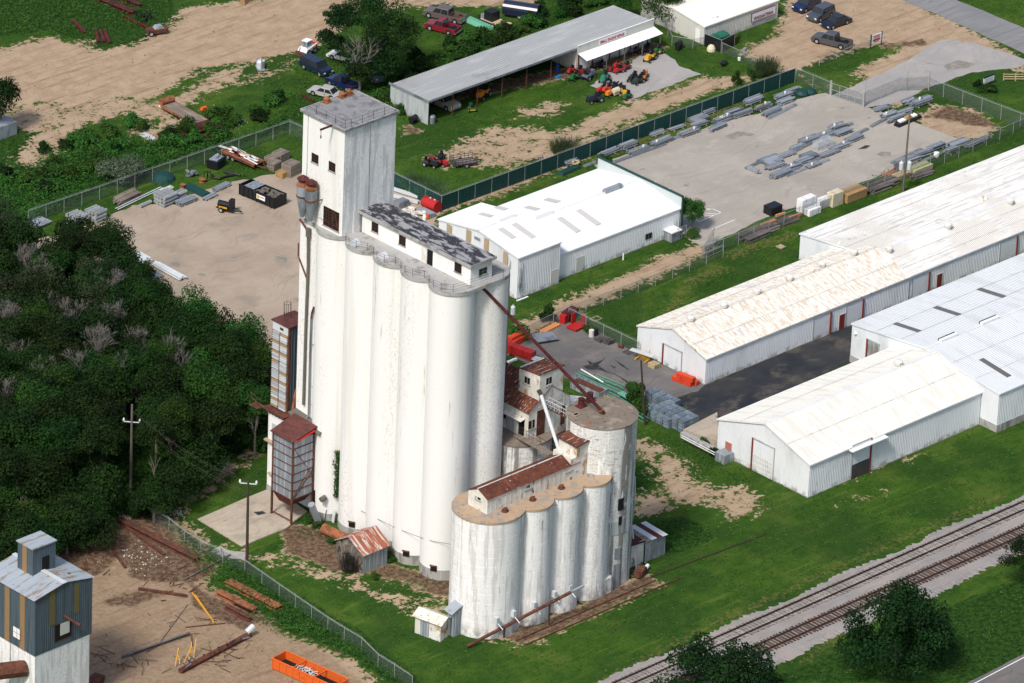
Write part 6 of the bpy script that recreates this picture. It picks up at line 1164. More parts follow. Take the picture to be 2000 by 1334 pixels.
vehicle('pickup_truck', 'cream old pickup sheltering under the near end of the open shed', 'pickup truck', 'pickup', (886, 216), (848, 199), (.42, .39, .31), 4.6)
def mower(label, at_, rz, col, scale=1.0, seat=True, cover=None, name='lawn_tractor', group='machines outside the repair shop'):
    t = thing(name, label, 'lawn tractor', (*G(*at_), 0), R(rz), group); mt = paint(col, .4); m = MB(); m.fr(.15, .95, -.26, .26, .38, .2, .9, -.2, .2, .85); m.build('hood', mt, t)
    MB().b(-.75, .2, -.4, .4, .3, .45).build('deck', M_black if not cover else paint(cover), t); m = MB(); m.fr(-.75, -.1, -.4, .4, .45, -.7, -.15, -.3, .3, .68); m.build('fender', mt, t)
    m = MB(); m.b(-.55, -.15, -.22, .22, .68, .78); m.b(-.62, -.5, -.22, .22, .78, 1.1); m.build('seat', M_black, t); m = MB(); m.t((.2, 0, .8), (.02, 0, 1.0), .03, 5); m.t((.02, 0, 1.0), (-.03, 0, 1.06), .17, 8); m.build('steering_wheel', M_black, t)
    for x, y, r in ((.7, .36, .2), (.7, -.36, .2), (-.48, .44, .29), (-.48, -.44, .29)): wheel(t, x, y, r)
    t.scale = (scale,)*3; return t
red_, dred, grn, yel, org, blk, gry = (.45, .02, .02), (.22, .02, .02), (.02, .12, .03), (.65, .35, .02), (.7, .2, .02), (.015, .015, .018), (.12, .14, .18)
for lb, p_, rz, c, s, cv in (('yellow riding mower by the shop canopy corner', (1269, 118), 200, yel, 1.25, None), ('green and yellow riding mower nearest the lawn edge', (1284, 106), 200, grn, 1.2, yel), ('black riding mower under the shop canopy end', (1260, 103), 190, blk, 1.2, None),
    ('small red mower in front of the shop window', (1192, 138), 220, dred, .8, None), ('red tiller machine in the red group before the shop', (1205, 131), 200, red_, .9, None), ('bright red mower at the front of the red group', (1208, 142), 180, red_, .9, None), ('dark red mower at the right of the red group', (1222, 136), 200, dred, 1.0, None),
    ('black mower left of the orange one on the apron', (1236, 158), 200, blk, 1.15, None), ('dark green low mower in the middle of the apron', (1246, 163), 190, (.02, .04, .03), 1.1, None), ('orange and black riding mower on the open apron', (1257, 154), 30, org, 1.2, None),
    ('green covered tractor beside the grey mowers', (1180, 158), 210, (.02, .2, .12), 1.25, None), ('grey blue mower between the green and red ones', (1192, 171), 220, gry, .9, None), ('red mower in the cluster at the apron corner', (1175, 180), 190, red_, 1.0, None), ('orange red mower in the cluster at the apron corner', (1186, 179), 190, (.6, .06, .02), 1.0, None),
    ('orange mower with white wheels at the apron corner', (1193, 187), 190, org, 1.1, None), ('dark mower behind the cream barrel', (1207, 172), 100, blk, .9, None), ('yellow and green mower at the apron tip', (1219, 186), 230, yel, 1.1, grn), ('green tractor at the very tip of the apron', (1224, 193), 200, grn, 1.0, None),
    ('navy mower alone on the grass below the apron', (1162, 199), 170, (.015, .02, .04), 1.3, None), ('green mower with yellow wheels near the shed mouth', (1122, 155), 200, grn, 1.1, None), ('red mower behind the green one near the shed mouth', (1130, 146), 200, red_, 1.1, None), ('grey car-shaped mower body on the grass edge', (1149, 154), 10, gry, 1.3, None), ('red small mower by the shed post', (1115, 142), 200, red_, .9, None), ('dark red mower beside the shop corner', (1141, 147), 160, dred, .9, None),
    ('black mower under the canopy', (1170, 132), 180, blk, 1.0, None), ('grey mower close to the shop door', (1238, 103), 180, gry, .8, None),
    ('orange tractor inside the open shed', (943, 190), 200, org, 1.5, None), ('small green and yellow mower outside the open shed', (921, 216), 60, grn, 1.0, yel)):
    mower(lb, p_, rz, c, s, cover=cv)
o = MB(); o.t((-.55, 0, .6), (.55, 0, .6), .42, 12); o.b(-.5, .5, -.35, .35, .1, .3); o = o.build('barrel', M_creamwrap); o.location = (*G(1202, 186), .1); tag(o, 'cream barrel lying among the mowers', 'barrel')
def simple(name, label, cat, at_, rz, fn, mt, z=0):
    m = MB(); fn(m); o = m.build(name, mt); o.location = (*G(*at_), z); o.rotation_euler = (0, 0, R(rz)); return tag(o, label, cat)
simple('barbecue_grill', 'black round smoker standing on the laundry lawn', 'barbecue', (1325, 97), 20, lambda m: (m.t((-.5, 0, .9), (.5, 0, .9), .42, 12), m.b(-.5, .5, -.3, .3, .1, .55)), M_black)
simple('dog_house', 'round cream dog house on the laundry lawn', 'dog house', (1389, 99), 30, lambda m: m.lathe(0, 0, [(.62, 0), (.6, .4), (.42, .75), (.15, .92)], 14), M_creamwrap)
simple('barrow', 'dark small wheeled barrow on the lawn near the lane', 'wheelbarrow', (1411, 130), 20, lambda m: (m.t((0, -.1, .25), (0, .1, .25), .25, 10), m.fr(-.2, .9, -.25, .25, .3, -.3, 1.0, -.35, .35, .55), m.t((.9, 0, .5), (1.6, 0, .6), .04, 4)), M_black)
simple('dumpster', 'green dumpster behind its screen at the laundry wall', 'dumpster', (1406, 84), 0, lambda m: (m.fr(-1.0, 1.0, -.7, .7, .1, -1.1, 1.1, -.8, .8, 1.2), m.fr(-1.1, 1.1, -.8, .8, 1.22, -1.0, 1.0, -.5, .5, 1.5)), M_green)
simple('white_can', 'small white can on the laundry lawn by the fence', 'bucket', (1444, 118), 0, lambda m: m.lathe(0, 0, [(.2, 0), (.24, .45)], 10), M_plastic)
simple('mailbox', 'blue box on a post beside the lane fence', 'box', (1454, 108), 20, lambda m: (m.b(-.3, .3, -.2, .2, .6, 1.1), m.t((0, 0, 0), (0, 0, .6), .06, 5)), M_galvbin)
# ---------------------------------------------------------------- signs
sg = thing('road_sign', 'red and white sign board on two green posts beside the parking lot', 'sign', (*G(1710, 91), 0)); a, b_ = Vector(G(1700, 95)), Vector(G(1721, 88)); d = (b_-a).normalized(); ang = math.atan2(d.y, d.x)
for p in (a, b_): MB(world=True).t((*p, 0), (*p, 2.1), .1, 6).build('post', M_grntrim, sg)
m = MB(world=True); c = (a+b_)/2; m.rb(c.x, c.y, .75, (b_-a).length-.2, .08, 1.2, ang); bd = m.build('board', M_plastic, sg)
for zz, h_, w_, mt in ((1.0, .3, 1.4, M_redtext), (1.42, .12, 1.2, M_maroon), (1.66, .14, 1.3, M_maroon), (.83, .08, 1.0, M_black)): m = MB(world=True); n = Vector((d.y, -d.x))*.05; m.rb(c.x+n.x, c.y+n.y, zz, w_, .02, h_, ang); m.build('printed_band', mt, bd)
sg = thing('lawn_sign', 'white sign with dark top on the corner lawn behind a hedge', 'sign', (*G(1930, 166), 0)); a, b_ = Vector(G(1919, 170)), Vector(G(1942, 161)); d = (b_-a).normalized(); ang = math.atan2(d.y, d.x); c = (a+b_)/2
for p in (a, b_): MB(world=True).t((*p, 0), (*p, .8), .07, 5).build('post', M_grntrim, sg)
bd = MB(world=True).rb(c.x, c.y, .45, 2.1, .1, .75, ang).build('board', M_plastic, sg); MB(world=True).rb(c.x, c.y, 1.2, 2.1, .12, .3, ang).build('top_board', M_grntrim, sg)
for k in range(3): n = Vector((d.y, -d.x))*.06; MB(world=True).rb(c.x+n.x, c.y+n.y, .6+k*.19, 1.6, .01, .07, ang).build('text_line', M_shedwall, bd)
# ---------------------------------------------------------------- galvanised pipe pallets in the paved yard
GP = 'galvanised pipe pallets in the paved yard'
def pipe_stack(label, at_, rz, L, nx, nz, r=.09, mt=None, group=GP, wrap=None, name='pipe_stack', cat='pipe bundle', fit=False, sk=True):
    t = thing(name, label, cat, (*G(*at_), 0), R(rz), group); base = .12 if sk else 0
    if sk: MB().b(-L*.3-.05, -L*.3+.05, -nx*r-.1, nx*r+.1, 0, .12).build('bearer', M_woodlt, t); MB().b(L*.3-.05, L*.3+.05, -nx*r-.1, nx*r+.1, 0, .12).build('bearer', M_woodlt, t)
    s = MB(); s.t((-L/2, 0, 0), (L/2, 0, 0), r, 7); p0 = None
    for j in range(nz):
        for i in range(nx-(j % 2)):
            y = (i-(nx-1-(j % 2))/2)*2*r; loc = (random.uniform(-.3, .3), y+random.uniform(-.03, .03), base+r+j*r*1.75)
            if p0 is None: p0 = s.build('pipe', mt or M_galv, t); p0.location = loc
            else: sub('pipe', p0, t, loc, R(random.uniform(-.8, .8)))
    if fit:
        m = MB(); h = base+nz*2*r; _q = random.uniform(-.6, .5); [m.rb(_q+random.uniform(-.3, .3), random.uniform(-.2, .2), h-.08, random.uniform(.12, .3), .12, .12, random.uniform(0, 3)) for _ in range(6)]; m.build('fittings', random.choice((M_woodor, M_rustwall, M_galv)), t)
        m = MB(); m.lathe(L*random.uniform(-.4, .4), -.1, [(.12, h-.15), (.15, h+.2)], 8); m.build('bucket', M_plastic, t)
    return t
random.seed(11)
_fence = [((1117, 322), 1.6, 'beside the dark green tarp'), ((1188, 302), 3, 'by the bush behind the white building'), ((1226, 288), 2.6, 'half way between two fence posts, pale bundle'), ((1246, 295), 3.4, 'with a yellow cap'), ((1283, 262), 2.4, 'tallest blue pile nearest the bush'), ((1292, 280), 3.6, 'laid along the paving edge'), ((1322, 252), 2.6, 'with loose fittings on top'), ((1345, 262), 3.2, 'with long rods at the paving edge'),
          ((1367, 246), 2.6, 'under the flat mesh gates'), ((1383, 222), 2.0, 'pale green bundle near the slats'), ((1402, 252), 2.9, 'with white bucket at the paving edge'), ((1410, 236), 2.8, 'behind the white bucket'), ((1432, 222), 2.6, 'in the middle of the grass strip'), ((1450, 226), 3.4, 'lying long at the grass edge'), ((1470, 200), 3.0, 'nearest the slats under the fence shrubs'), ((1490, 213), 2.6, 'broad low one with two buckets'), ((1508, 222), 3.2, 'thin one at the grass edge'), ((1530, 190), 2.8, 'tall one near the fence end'), ((1534, 201), 2.6, 'with pink and white fittings'), ((1549, 180), 2.4, 'closest to the fence end')]
for (p, L, lb) in _fence: pipe_stack('pipe pallet by the green fence, '+lb, p, random.uniform(-4, 4), L, random.choice((4, 5, 6)), random.choice((2, 3, 3, 4)), fit=random.random() < .35)
_cent = [((1472, 334), 2.0, 90, 'crate-like pile at the lower left corner'), ((1500, 312), 3.2, 0, 'upper left of the island'), ((1512, 326), 3.0, 0, 'broad low pile at the left'), ((1533, 305), 3.0, 0, 'thin one along the upper edge'), ((1556, 289), 2.4, 0, 'short neat pile in the upper row'), ((1582, 276), 3.2, 0, 'long thin one in the upper row'), ((1612, 267), 2.8, 0, 'beside the standing panels'), ((1634, 251), 2.4, 0, 'upper right corner pile'), ((1645, 262), 2.6, 0, 'dark shadowed pile upper right'),
         ((1526, 342), 3.2, 0, 'lowest one in the lower row'), ((1546, 330), 3.0, 0, 'flat mesh-like pile lower row'), ((1568, 318), 2.6, 0, 'striped pile in the middle'), ((1588, 325), 2.4, 0, 'with white bucket lower row'), ((1618, 302), 3.4, 0, 'under the standing panels'), ((1640, 290), 3.2, 0, 'long one in the lower right row'), ((1668, 274), 2.6, 0, 'lower right corner pile with bucket')]
for (p, L, rz, lb) in _cent: pipe_stack('pipe pallet in the yard island, '+lb, p, rz+random.uniform(-3, 3), L, random.choice((5, 6, 7)), random.choice((2, 3, 3)), fit=random.random() < .3)
_rt = [((1722, 214), 2.4, 0, 'round bales of tube beside the gate post'), ((1735, 228), 2.4, 0, 'dark jumbled pile beyond the gate'), ((1752, 235), 2.6, 0, 'thick tubes next to the black pallet'), ((1766, 220), 3.0, 0, 'long thin one by the dirt patch'), ((1775, 200), 2.0, 0, 'tall block behind the fence post'), ((1798, 204), 3.4, 0, 'thin rods pointing at the lawn'),
       ((1775, 318), 3.4, 0, 'low one below the tall pole'), ((1803, 305), 3.2, 0, 'beside the grass at the yard foot'), ((1828, 291), 3.0, 0, 'second from the blue pipe'), ((1870, 285), 3.0, 0, 'nearest the blue pipe'), ((1906, 281), 4.2, 5, 'dark blue and very long'), ((1858, 298), 2.0, 0, 'short one by the white drum')]
for (p, L, rz, lb) in _rt: pipe_stack('tube stack at the yard right, '+lb, p, rz+random.uniform(-3, 3), L, random.choice((4, 5, 6)), random.choice((2, 3, 4)), r=random.choice((.09, .11)), fit=random.random() < .4)
# long loose rods
for k, (a, b_) in enumerate((((1140, 327), (1180, 312)), ((1200, 318), (1300, 282)), ((1305, 275), (1345, 262)), ((1390, 248), (1460, 218)), ((1500, 233), (1555, 205)), ((1456, 331), (1500, 310)), ((1540, 303), (1600, 272)), ((1620, 262), (1665, 242)), ((1503, 350), (1560, 328)), ((1580, 320), (1640, 292)), ((1650, 275), (1695, 252)), ((1535, 345), (1620, 312)), ((1733, 242), (1780, 222)), ((1700, 249), (1740, 228)), ((1740, 320), (1800, 292)), ((1800, 318), (1860, 290)))):
    A_, B_ = Vector(G(*a)), Vector(G(*b_)); m = MB()
    for q in range(4): n = (B_-A_).normalized(); n = Vector((-n.y, n.x))*(q-1.5)*.13; m.t((*(A_+n), .1+.08*(q % 2)), (*(B_+n), .1+.08*(q % 2)), .06, 5)
    tag(m.build('steel_rods', M_galv), 'long steel rods between the pallets %s, %s from the left' % (['by the green fence', 'in the middle island', 'at the right end'][0 if k < 5 else 1 if k < 12 else 2], ordn(1+(k if k < 5 else sorted([5, 6, 7, 8, 9, 10, 11], key=lambda q: [0, 2, 4, 1, 5, 6, 3][q-5]).index(k) if k < 12 else [2, 1, 3, 4][k-12]-1))), 'steel rods', 'long rods between the pallets '+['by the fence', 'in the island', 'at the right'][0 if k < 5 else 1 if k < 12 else 2])
def gatepanels(label, at_, rz, w_=2.4, h_=1.5, n=5, upright=True):
    t = thing('panel_stack', label, 'panel stack', (*G(*at_), 0), R(rz))
    for k in range(n):
        m = MB(); y = k*.16
        if upright:
            for zz in (.1, h_/2, h_): m.t((-w_/2, y, zz), (w_/2, y, zz), .03, 4)
            for x in (-w_/2, 0, w_/2): m.t((x, y, .1), (x, y, h_), .03, 4)
        else:
            for yy in (-h_/2, 0, h_/2): m.t((-w_/2, yy, .15+.1*k), (w_/2, yy, .15+.1*k), .03, 4)
            for x in (-w_/2, 0, w_/2): m.t((x, -h_/2, .15+.1*k), (x, h_/2, .15+.1*k), .03, 4)
            m.face([(-w_/2, -h_/2, .15+.1*k), (w_/2, -h_/2, .15+.1*k), (w_/2, h_/2, .15+.1*k), (-w_/2, h_/2, .15+.1*k)])
        m.build('panel', M_galvlt if upright else M_galv, t)
gatepanels('upright galvanised gate panels standing in the yard island', (1612, 290), 0, 3.0, 1.2, 7); gatepanels('flat stack of mesh gate panels beside the green fence', (1362, 235), 5, 2.8, 2.0, 5, False); gatepanels('flat striped gate panels in the yard island', (1508, 318), 0, 2.6, 1.8, 4, False); gatepanels('flat gate panel stack on the right side of the island', (1580, 308), 0, 2.4, 1.6, 4, False)
bp = thing('wrapped_pallet', 'long black-wrapped pallet with white rolls on top near the gate', 'pallet', (*G(1773, 238), 0), R(3)); MB().fr(-2.4, 2.4, -.5, .5, 0, -2.3, 2.3, -.4, .4, .45).build('wrap', M_blkplas, bp)
for x in (-1.7, -1.3, -.9, 1.0, 1.5): MB().t((x, -.3, .6), (x, .3, .6), .18, 8).build('roll', M_plastic, bp)
m = MB(); m.fr(-.5, .8, -.2, .5, .45, -.3, .6, -.1, .4, .8); m.build('carton', M_woodor, bp)
for lb, p, rz, s in (('dark green tarpaulin heap at the end of the green fence', (1566, 185), 10, 1.0), ('second dark green tarpaulin roll beside the fence heap', (1582, 182), 0, .9)):
    simple('tarpaulin', lb, 'tarpaulin', p, rz, lambda m: m.lathe(0, 0, [(.95*s, 0), (1.0*s, .3), (.7*s, .65), (.2, .75)], 10), M_grnslat)
simple('tarpaulin', 'long flat dark green tarpaulin by the green fence with a pale coil on it', 'tarpaulin', (1115, 333), 5, lambda m: m.fr(-2.2, 1.6, -.5, .6, 0, -2.0, 1.4, -.4, .5, .35), M_grnslat)
simple('wire_coil', 'pale coil of rope lying on the green tarpaulin', 'rope coil', (1124, 326), 0, lambda m: [m.t((.5*math.cos(a*.7), .4*math.sin(a*.7), .1+a*.03), (.5*math.cos(a*.7+.7), .4*math.sin(a*.7+.7), .13+a*.03), .09, 5) for a in range(14)], M_woodlt, .35)
simple('metal_stand', 'grey metal stand in front of the green fence', 'stand', (1060, 328), 20, lambda m: [m.t((x, y, 0), (x, y, 1.6), .04, 4) for x in (-.5, .5) for y in (-.3, .3)]+[m.t((-.5, y, z), (.5, y, z), .04, 4) for y in (-.3, .3) for z in (.4, 1.0, 1.6)], M_galv)
simple('white_drum', 'white round drum at the foot of the yard', 'drum', (1829, 306), 0, lambda m: m.lathe(0, 0, [(.35, 0), (.42, .3), (.35, .65), (.1, .7)], 12), M_plastic)
# ---------------------------------------------------------------- lumber and wrapped loads by the long fence
def block(name, label, cat, at_, rz, L, W_, H_, mt, rows=1, cols=1, lay=3, part='board', group=None, z=0):
    t = thing(name, label, cat, (*G(*at_), z), R(rz), group); s = MB(); dl, dw, dh = L/rows, W_/cols, H_/lay; s.b(-dl/2+.01, dl/2-.01, -dw/2+.012, dw/2-.012, .012, dh); p0 = None
    for k in range(lay):
        for j in range(cols):
            for i in range(rows):
                loc = (-L/2+dl*(i+.5)+random.uniform(-.03, .03), -W_/2+dw*(j+.5), k*dh)
                if p0 is None: p0 = s.build(part, mt, t); p0.location = loc
                else: sub(part, p0, t, loc)
    return t
def wrapped(label, at_, rz, L, W_, H_, mt, z=0):
    t = thing('wrapped_pallet', label, 'pallet', (*G(*at_), z), R(rz)); m = MB(); c = .08
    m.fr(-L/2, L/2, -W_/2, W_/2, 0, -L/2+.03, L/2-.03, -W_/2+.02, W_/2-.02, H_-c); m.build('load', mt, t); m = MB(); m.fr(-L/2+.03, L/2-.03, -W_/2+.02, W_/2-.02, H_-c, -L/2+c, L/2-c, -W_/2+c, W_/2-c, H_); m.build('top_sheet', mt, t)
    m = MB()
    for x in (-L*.25, L*.25): m.b(x-.02, x+.02, -W_/2-.01, W_/2+.01, 0, H_+.012)
    m.build('strap', M_shedwall, t); return t
wrapped('tall white-wrapped pallet, leftmost of the loads by the fence', (1574, 410), 0, 2.6, 1.1, 1.9, M_wrap); wrapped('low white-wrapped load in front of the tall white one', (1587, 417), 0, 2.2, 1.0, .9, M_wrap); wrapped('bluish white load with printed side beside the cream stack', (1606, 403), 0, 2.2, 1.1, 1.2, M_wrap); wrapped('cream-wrapped tall stack before the yellow lumber', (1630, 399), 0, 2.0, 1.2, 1.9, M_creamwrap)
block('lumber_stack', 'yellow-brown lumber stack just right of the cream stack', 'lumber stack', (1664, 386), 0, 3.8, 1.9, 1.2, M_woodor, 1, 8, 6)
block('lumber_stack', 'pale greenish lumber stack right of the tall pole', 'lumber stack', (1796, 334), 0, 3.6, 1.5, .8, mat('pale_green_lumber', (.42, .42, .24), .8, var=.06, rnd=.1), 1, 7, 4); block('lumber_stack', 'pale low lumber stack left of the tall pole', 'lumber stack', (1757, 345), 0, 3.2, 1.3, .45, M_woodlt, 1, 7, 3)
for lb, p, L, n, nz in (('dark weathered posts heaped right of the yellow lumber', (1714, 369), 3.6, 8, 3), ('dark old posts stacked nearest the tall pole', (1733, 360), 3.2, 7, 3), ('dark round timber posts beside the track gate', (1472, 462), 4.0, 9, 3), ('dark grey round posts lying above the lower ones', (1490, 452), 4.2, 8, 2), ('dark timber posts at the yard foot beyond the pole', (1770, 324), 3.4, 7, 2), ('dark old posts under the pale green lumber', (1800, 342), 3.4, 6, 2)):
    pipe_stack(lb, p, random.uniform(-3, 3), L, n, nz, r=.13, mt=M_darkwood, group='old timber posts by the fence', name='timber_posts', cat='timber', sk=False)
for lb, p, L, W_, H_, mt in (('grey weathered planks fanned on the grass', (1538, 432), 3.2, 1.8, .25, M_darkwood), ('orange board nearest the black bin', (1524, 421), 1.6, .3, .3, M_orlum), ('orange beams left of the grey planks', (1500, 438), 2.8, .5, .3, M_orlum), ('orange board across the grey planks', (1553, 424), 2.2, .3, .35, M_orlum), ('brown planks under the orange beams', (1504, 443), 2.6, .6, .2, M_wood), ('brown planks by the fence above the pole foot', (1738, 340), 2.6, .8, .25, M_rustor)): block('planks', lb, 'planks', p, random.uniform(-6, 6), L, W_, H_, mt, 1, max(1, int(W_/.24)), 1)
t = thing('waste_bin', 'black lidded waste bin on the grass corner of the yard', 'bin', (*G(1509, 416), 0)); MB().b(-1.0, 1.0, -.75, .75, .05, 1.05).build('body', M_black, t); MB().fr(-1.05, 1.05, -.8, .8, 1.06, -1.0, 1.0, -.7, .7, 1.22).build('lid', M_blkplas, t)
simple('drain_cover', 'square pale drain box in the long lawn', 'drain', (1525, 482), 0, lambda m: (m.b(-.5, .5, -.5, .5, 0, .06), m.b(-.25, .25, -.25, .25, .06, .07)), M_deck_tan); simple('drain_cover', 'square drain frame in the lawn beside the asphalt lot', 'drain', (1164, 623), 0, lambda m: (m.b(-.7, .7, -.5, -.4, 0, .08), m.b(-.7, .7, .4, .5, 0, .08), m.b(-.7, -.6, -.4, .4, 0, .08), m.b(.6, .7, -.4, .4, 0, .08)), M_deck_tan)
# ---------------------------------------------------------------- left yard
t = thing('roll_off_dumpster', 'long black roll-off dumpster full of debris with a small white sign', 'dumpster', (*place2((470, 372), (556, 408))[0], 0), place2((556, 408), (470, 372))[1])
m = MB(); L, W_ = 6.3, 2.3
for s in (-1, 1): m.b(-L/2, L/2, s*W_/2-.05, s*W_/2+.05, .25, 1.6)
m.b(-L/2, -L/2+.1, -W_/2, W_/2, .25, 1.6); m.b(L/2-.1, L/2, -W_/2, W_/2, .25, 1.6); m.b(-L/2, L/2, -W_/2, W_/2, .15, .3); m.build('box', M_black, t)
m = MB()
for k in range(9): x = -L/2+.1+k*(L-.2)/8; m.b(x-.05, x+.05, -W_/2-.13, -W_/2-.05, .2, 1.6)
m.b(-L/2, L/2, -W_/2-.13, -W_/2-.06, 1.55, 1.7); m.build('rib', M_black, t)
for k in range(5): MB().rb(-L/2+1.0+k*.35, 0, 1.62, .3, 2.2, .05, 0).build('roof_board', M_galvbin, t)
m = MB(); random.seed(3)
for k in range(40): m.rb(random.uniform(-.4, L/2-.3), random.uniform(-.9, .9), 1.2+random.uniform(0, .3), random.uniform(.3, .9), random.uniform(.15, .5), .12, random.uniform(0, 3))
o = m.build('debris', M_poleg, t); o['kind'] = 'stuff'
MB().b(.1, 1.6, -W_/2-.16, -W_/2-.135, .7, 1.35).build('sign', M_plastic, t); MB().b(.2, .65, -W_/2-.165, -W_/2-.161, .8, 1.25).build('sign_print', M_yellow, t); MB().b(.75, 1.5, -W_/2-.165, -W_/2-.161, 1.0, 1.12).build('sign_print', M_galv, t)
for x in (-L/2+.6, L/2-.6): MB().t((x, -W_/2, .13), (x, W_/2, .13), .13, 8).build('roller', M_tyre, t)
t = thing('smoker_trailer', 'black barbecue smoker trailer on the pale yard', 'trailer', (*G(443, 413), 0), place2((466, 414), (424, 404))[1]); MB().t((-1.2, 0, 1.0), (.6, 0, 1.0), .42, 12).build('drum', M_black, t); m = MB(); m.b(-1.3, 1.0, -.55, .55, .45, .6); m.t((1.0, .5, .5), (2.2, 0, .45), .06, 4); m.t((1.0, -.5, .5), (2.2, 0, .45), .06, 4); m.build('frame', M_black, t); m = MB(); m.b(.45, 1.0, -.4, .4, .6, 1.9); m.build('firebox', M_black, t)
for s in (-1, 1): wheel(t, -.5, s*.7, .36)
MB().b(-.9, .3, -.6, -.56, .62, .85).build('painted_letters', M_yellow, t)
def flatbed(label, nose, tail, deck, frame, boards=6, W_=2.1, load=None, z=.75, cab=None, name='flatbed_trailer'):
    c, rz, L = place2(nose, tail); t = thing(name, label, 'trailer', (c[0], c[1], 0), rz)
    for k in range(boards): y = -W_/2+W_*(k+.5)/boards; MB().b(-L/2, L/2-.2, y-W_/boards/2+.015, y+W_/boards/2-.015, z, z+.06).build('deck_board', deck, t)
    m = MB(); m.b(-L/2, L/2, -W_/2-.06, -W_/2, z-.22, z+.08); m.b(-L/2, L/2, W_/2, W_/2+.06, z-.22, z+.08); m.t((L/2, .6, z-.1), (L/2+1.2, 0, z-.2), .07, 4); m.t((L/2, -.6, z-.1), (L/2+1.2, 0, z-.2), .07, 4); m.build('frame', frame, t)
    for x in (-L*.12, -L*.12-.85):
        for s in (-1, 1): wheel(t, x, s*(W_/2-.05), .36)
    return t, L
t, L = flatbed('orange-framed flatbed trailer with worn plank deck by the rubble', (327, 212), (392, 248), M_wood, M_rustor, 7, 2.3); MB().fr(-L/2-1.5, -L/2, -1.15, 1.15, .5, -L/2-1.5, -L/2, -1.15, 1.15, .8).build('ramp', M_darkred, t); m = MB(); m.t((L/2+.1, -1.0, 1.2), (L/2+.1, 1.0, 1.2), .5, 8); m.b(L/2-.2, L/2+.5, -1.1, 1.1, .7, 1.2); m.build('gooseneck', M_rustor, t); simple('white_tank', 'small white tank at the head of the orange trailer', 'tank', (316, 208), 30, lambda m: m.t((-.5, 0, .3), (.5, 0, .3), .28, 8), M_plastic)
t, L = flatbed('flatbed trailer piled with white and red scrap by the fence', (508, 330), (440, 300), M_rustor, M_rust, 5, 2.2)
random.seed(5)
for k in range(16): m = MB(); m.rb(random.uniform(-L/2+.3, L/2-.3), random.uniform(-.7, .7), .85+.06*(k % 4), random.uniform(1.2, 2.8), random.uniform(.15, .5), .08, random.uniform(-.25, .25)); m.build('scrap_sheet', random.choice((M_plastic, M_galvlt, M_darkred, M_woodlt, M_wrap)), t)
t, L = flatbed('wood-decked trailer with a dark box at its front behind the shed', (945, 40), (990, 58), M_woodlt, M_black, 6, 2.2, z=.6); MB().b(L/2-2.2, L/2-.7, -.8, .8, .7, 2.0).build('tool_box', M_black, t); MB().b(L/2-.7, L/2-.1, -.8, .8, .6, 1.3).build('winch', M_galv, t)
t = thing('covered_trailer', 'dark blue-black round-topped covered trailer behind the shed', 'trailer', (*place2((996, 36), (1040, 30))[0], 0), place2((993, 38), (1045, 46))[1]); m = MB(); pf = [(-1.1, .5)]+[(-1.1*math.cos(math.pi*k/8), 1.3+.9*math.sin(math.pi*k/8)) for k in range(9)]+[(1.1, .5)]
n = len(pf); V = [(-2.5, y, z) for y, z in pf]+[(2.5, y, z) for y, z in pf]; m._fs(V, [(i, (i+1) % n, n+(i+1) % n, n+i) for i in range(n)]+[tuple(range(n-1, -1, -1)), tuple(range(n, 2*n))]); m.build('body', paint((.015, .02, .045)), t)
for s in (-1, 1): wheel(t, 0, s*.95, .36)
t = thing('utility_trailer', 'black open mesh utility trailer on the dirt below the shed', 'trailer', (*place2((930, 325), (880, 320))[0], 0), place2((930, 318), (878, 326))[1]); m = MB(); L, W_ = 3.3, 1.8
for zz in (.55, .9, 1.2):
    for s in (-1, 1): m.t((-L/2, s*W_/2, zz), (L/2, s*W_/2, zz), .035, 4)
    m.t((-L/2, -W_/2, zz), (-L/2, W_/2, zz), .035, 4); m.t((L/2, -W_/2, zz), (L/2, W_/2, zz), .035, 4)
for k in range(7):
    x = -L/2+L*k/6
    for s in (-1, 1): m.t((x, s*W_/2, .5), (x, s*W_/2, 1.2), .03, 4)
m.t((L/2, 0, .5), (L/2+1.1, 0, .45), .06, 4); m.build('rail', M_black, t); MB().b(-L/2, L/2, -W_/2, W_/2, .45, .52).build('floor', M_darkwood, t); m = MB(); m.b(-L/2-.05, -L/2, -W_/2, W_/2, .5, 1.7); m.build('ramp_gate', M_chain, t)
for s in (-1, 1): wheel(t, 0, s*(W_/2+.15), .33)
for lb, p, c, s in (('red mower in the jumble beside the black trailer', (852, 320), dred, 1.1), ('black mower at the left of the jumble', (840, 325), blk, 1.2), ('dark mower frame behind the red ones', (862, 312), blk, 1.0), ('second red mower touching the black trailer', (866, 322), red_, 1.0)): mower(lb, p, random.uniform(0, 360), c, s, group='mowers by the black trailer')
simple('fuel_tank', 'small dark tank on legs at the shed corner', 'tank', (807, 241), 10, lambda m: (m.t((-.6, 0, .75), (.6, 0, .75), .42, 12), m.b(-.5, -.4, -.3, .3, 0, .5), m.b(.4, .5, -.3, .3, 0, .5)), M_black)
simple('plastic_tank', 'blue-grey round tank standing just inside the shed', 'tank', (844, 240), 0, lambda m: m.lathe(0, 0, [(.45, 0), (.45, .95), (.3, 1.1)], 14), M_galv)
simple('barrel', 'blue barrel in the mouth of the shed near the shop', 'barrel', (1088, 138), 0, lambda m: m.lathe(0, 0, [(.3, 0), (.32, .9)], 12), paint((.02, .08, .35))); simple('blue_mat', 'blue plastic piece on the ground by the shed mouth', 'plastic sheet', (1090, 150), 10, lambda m: m.b(-.6, .6, -.3, .3, 0, .15), paint((.02, .2, .45)))
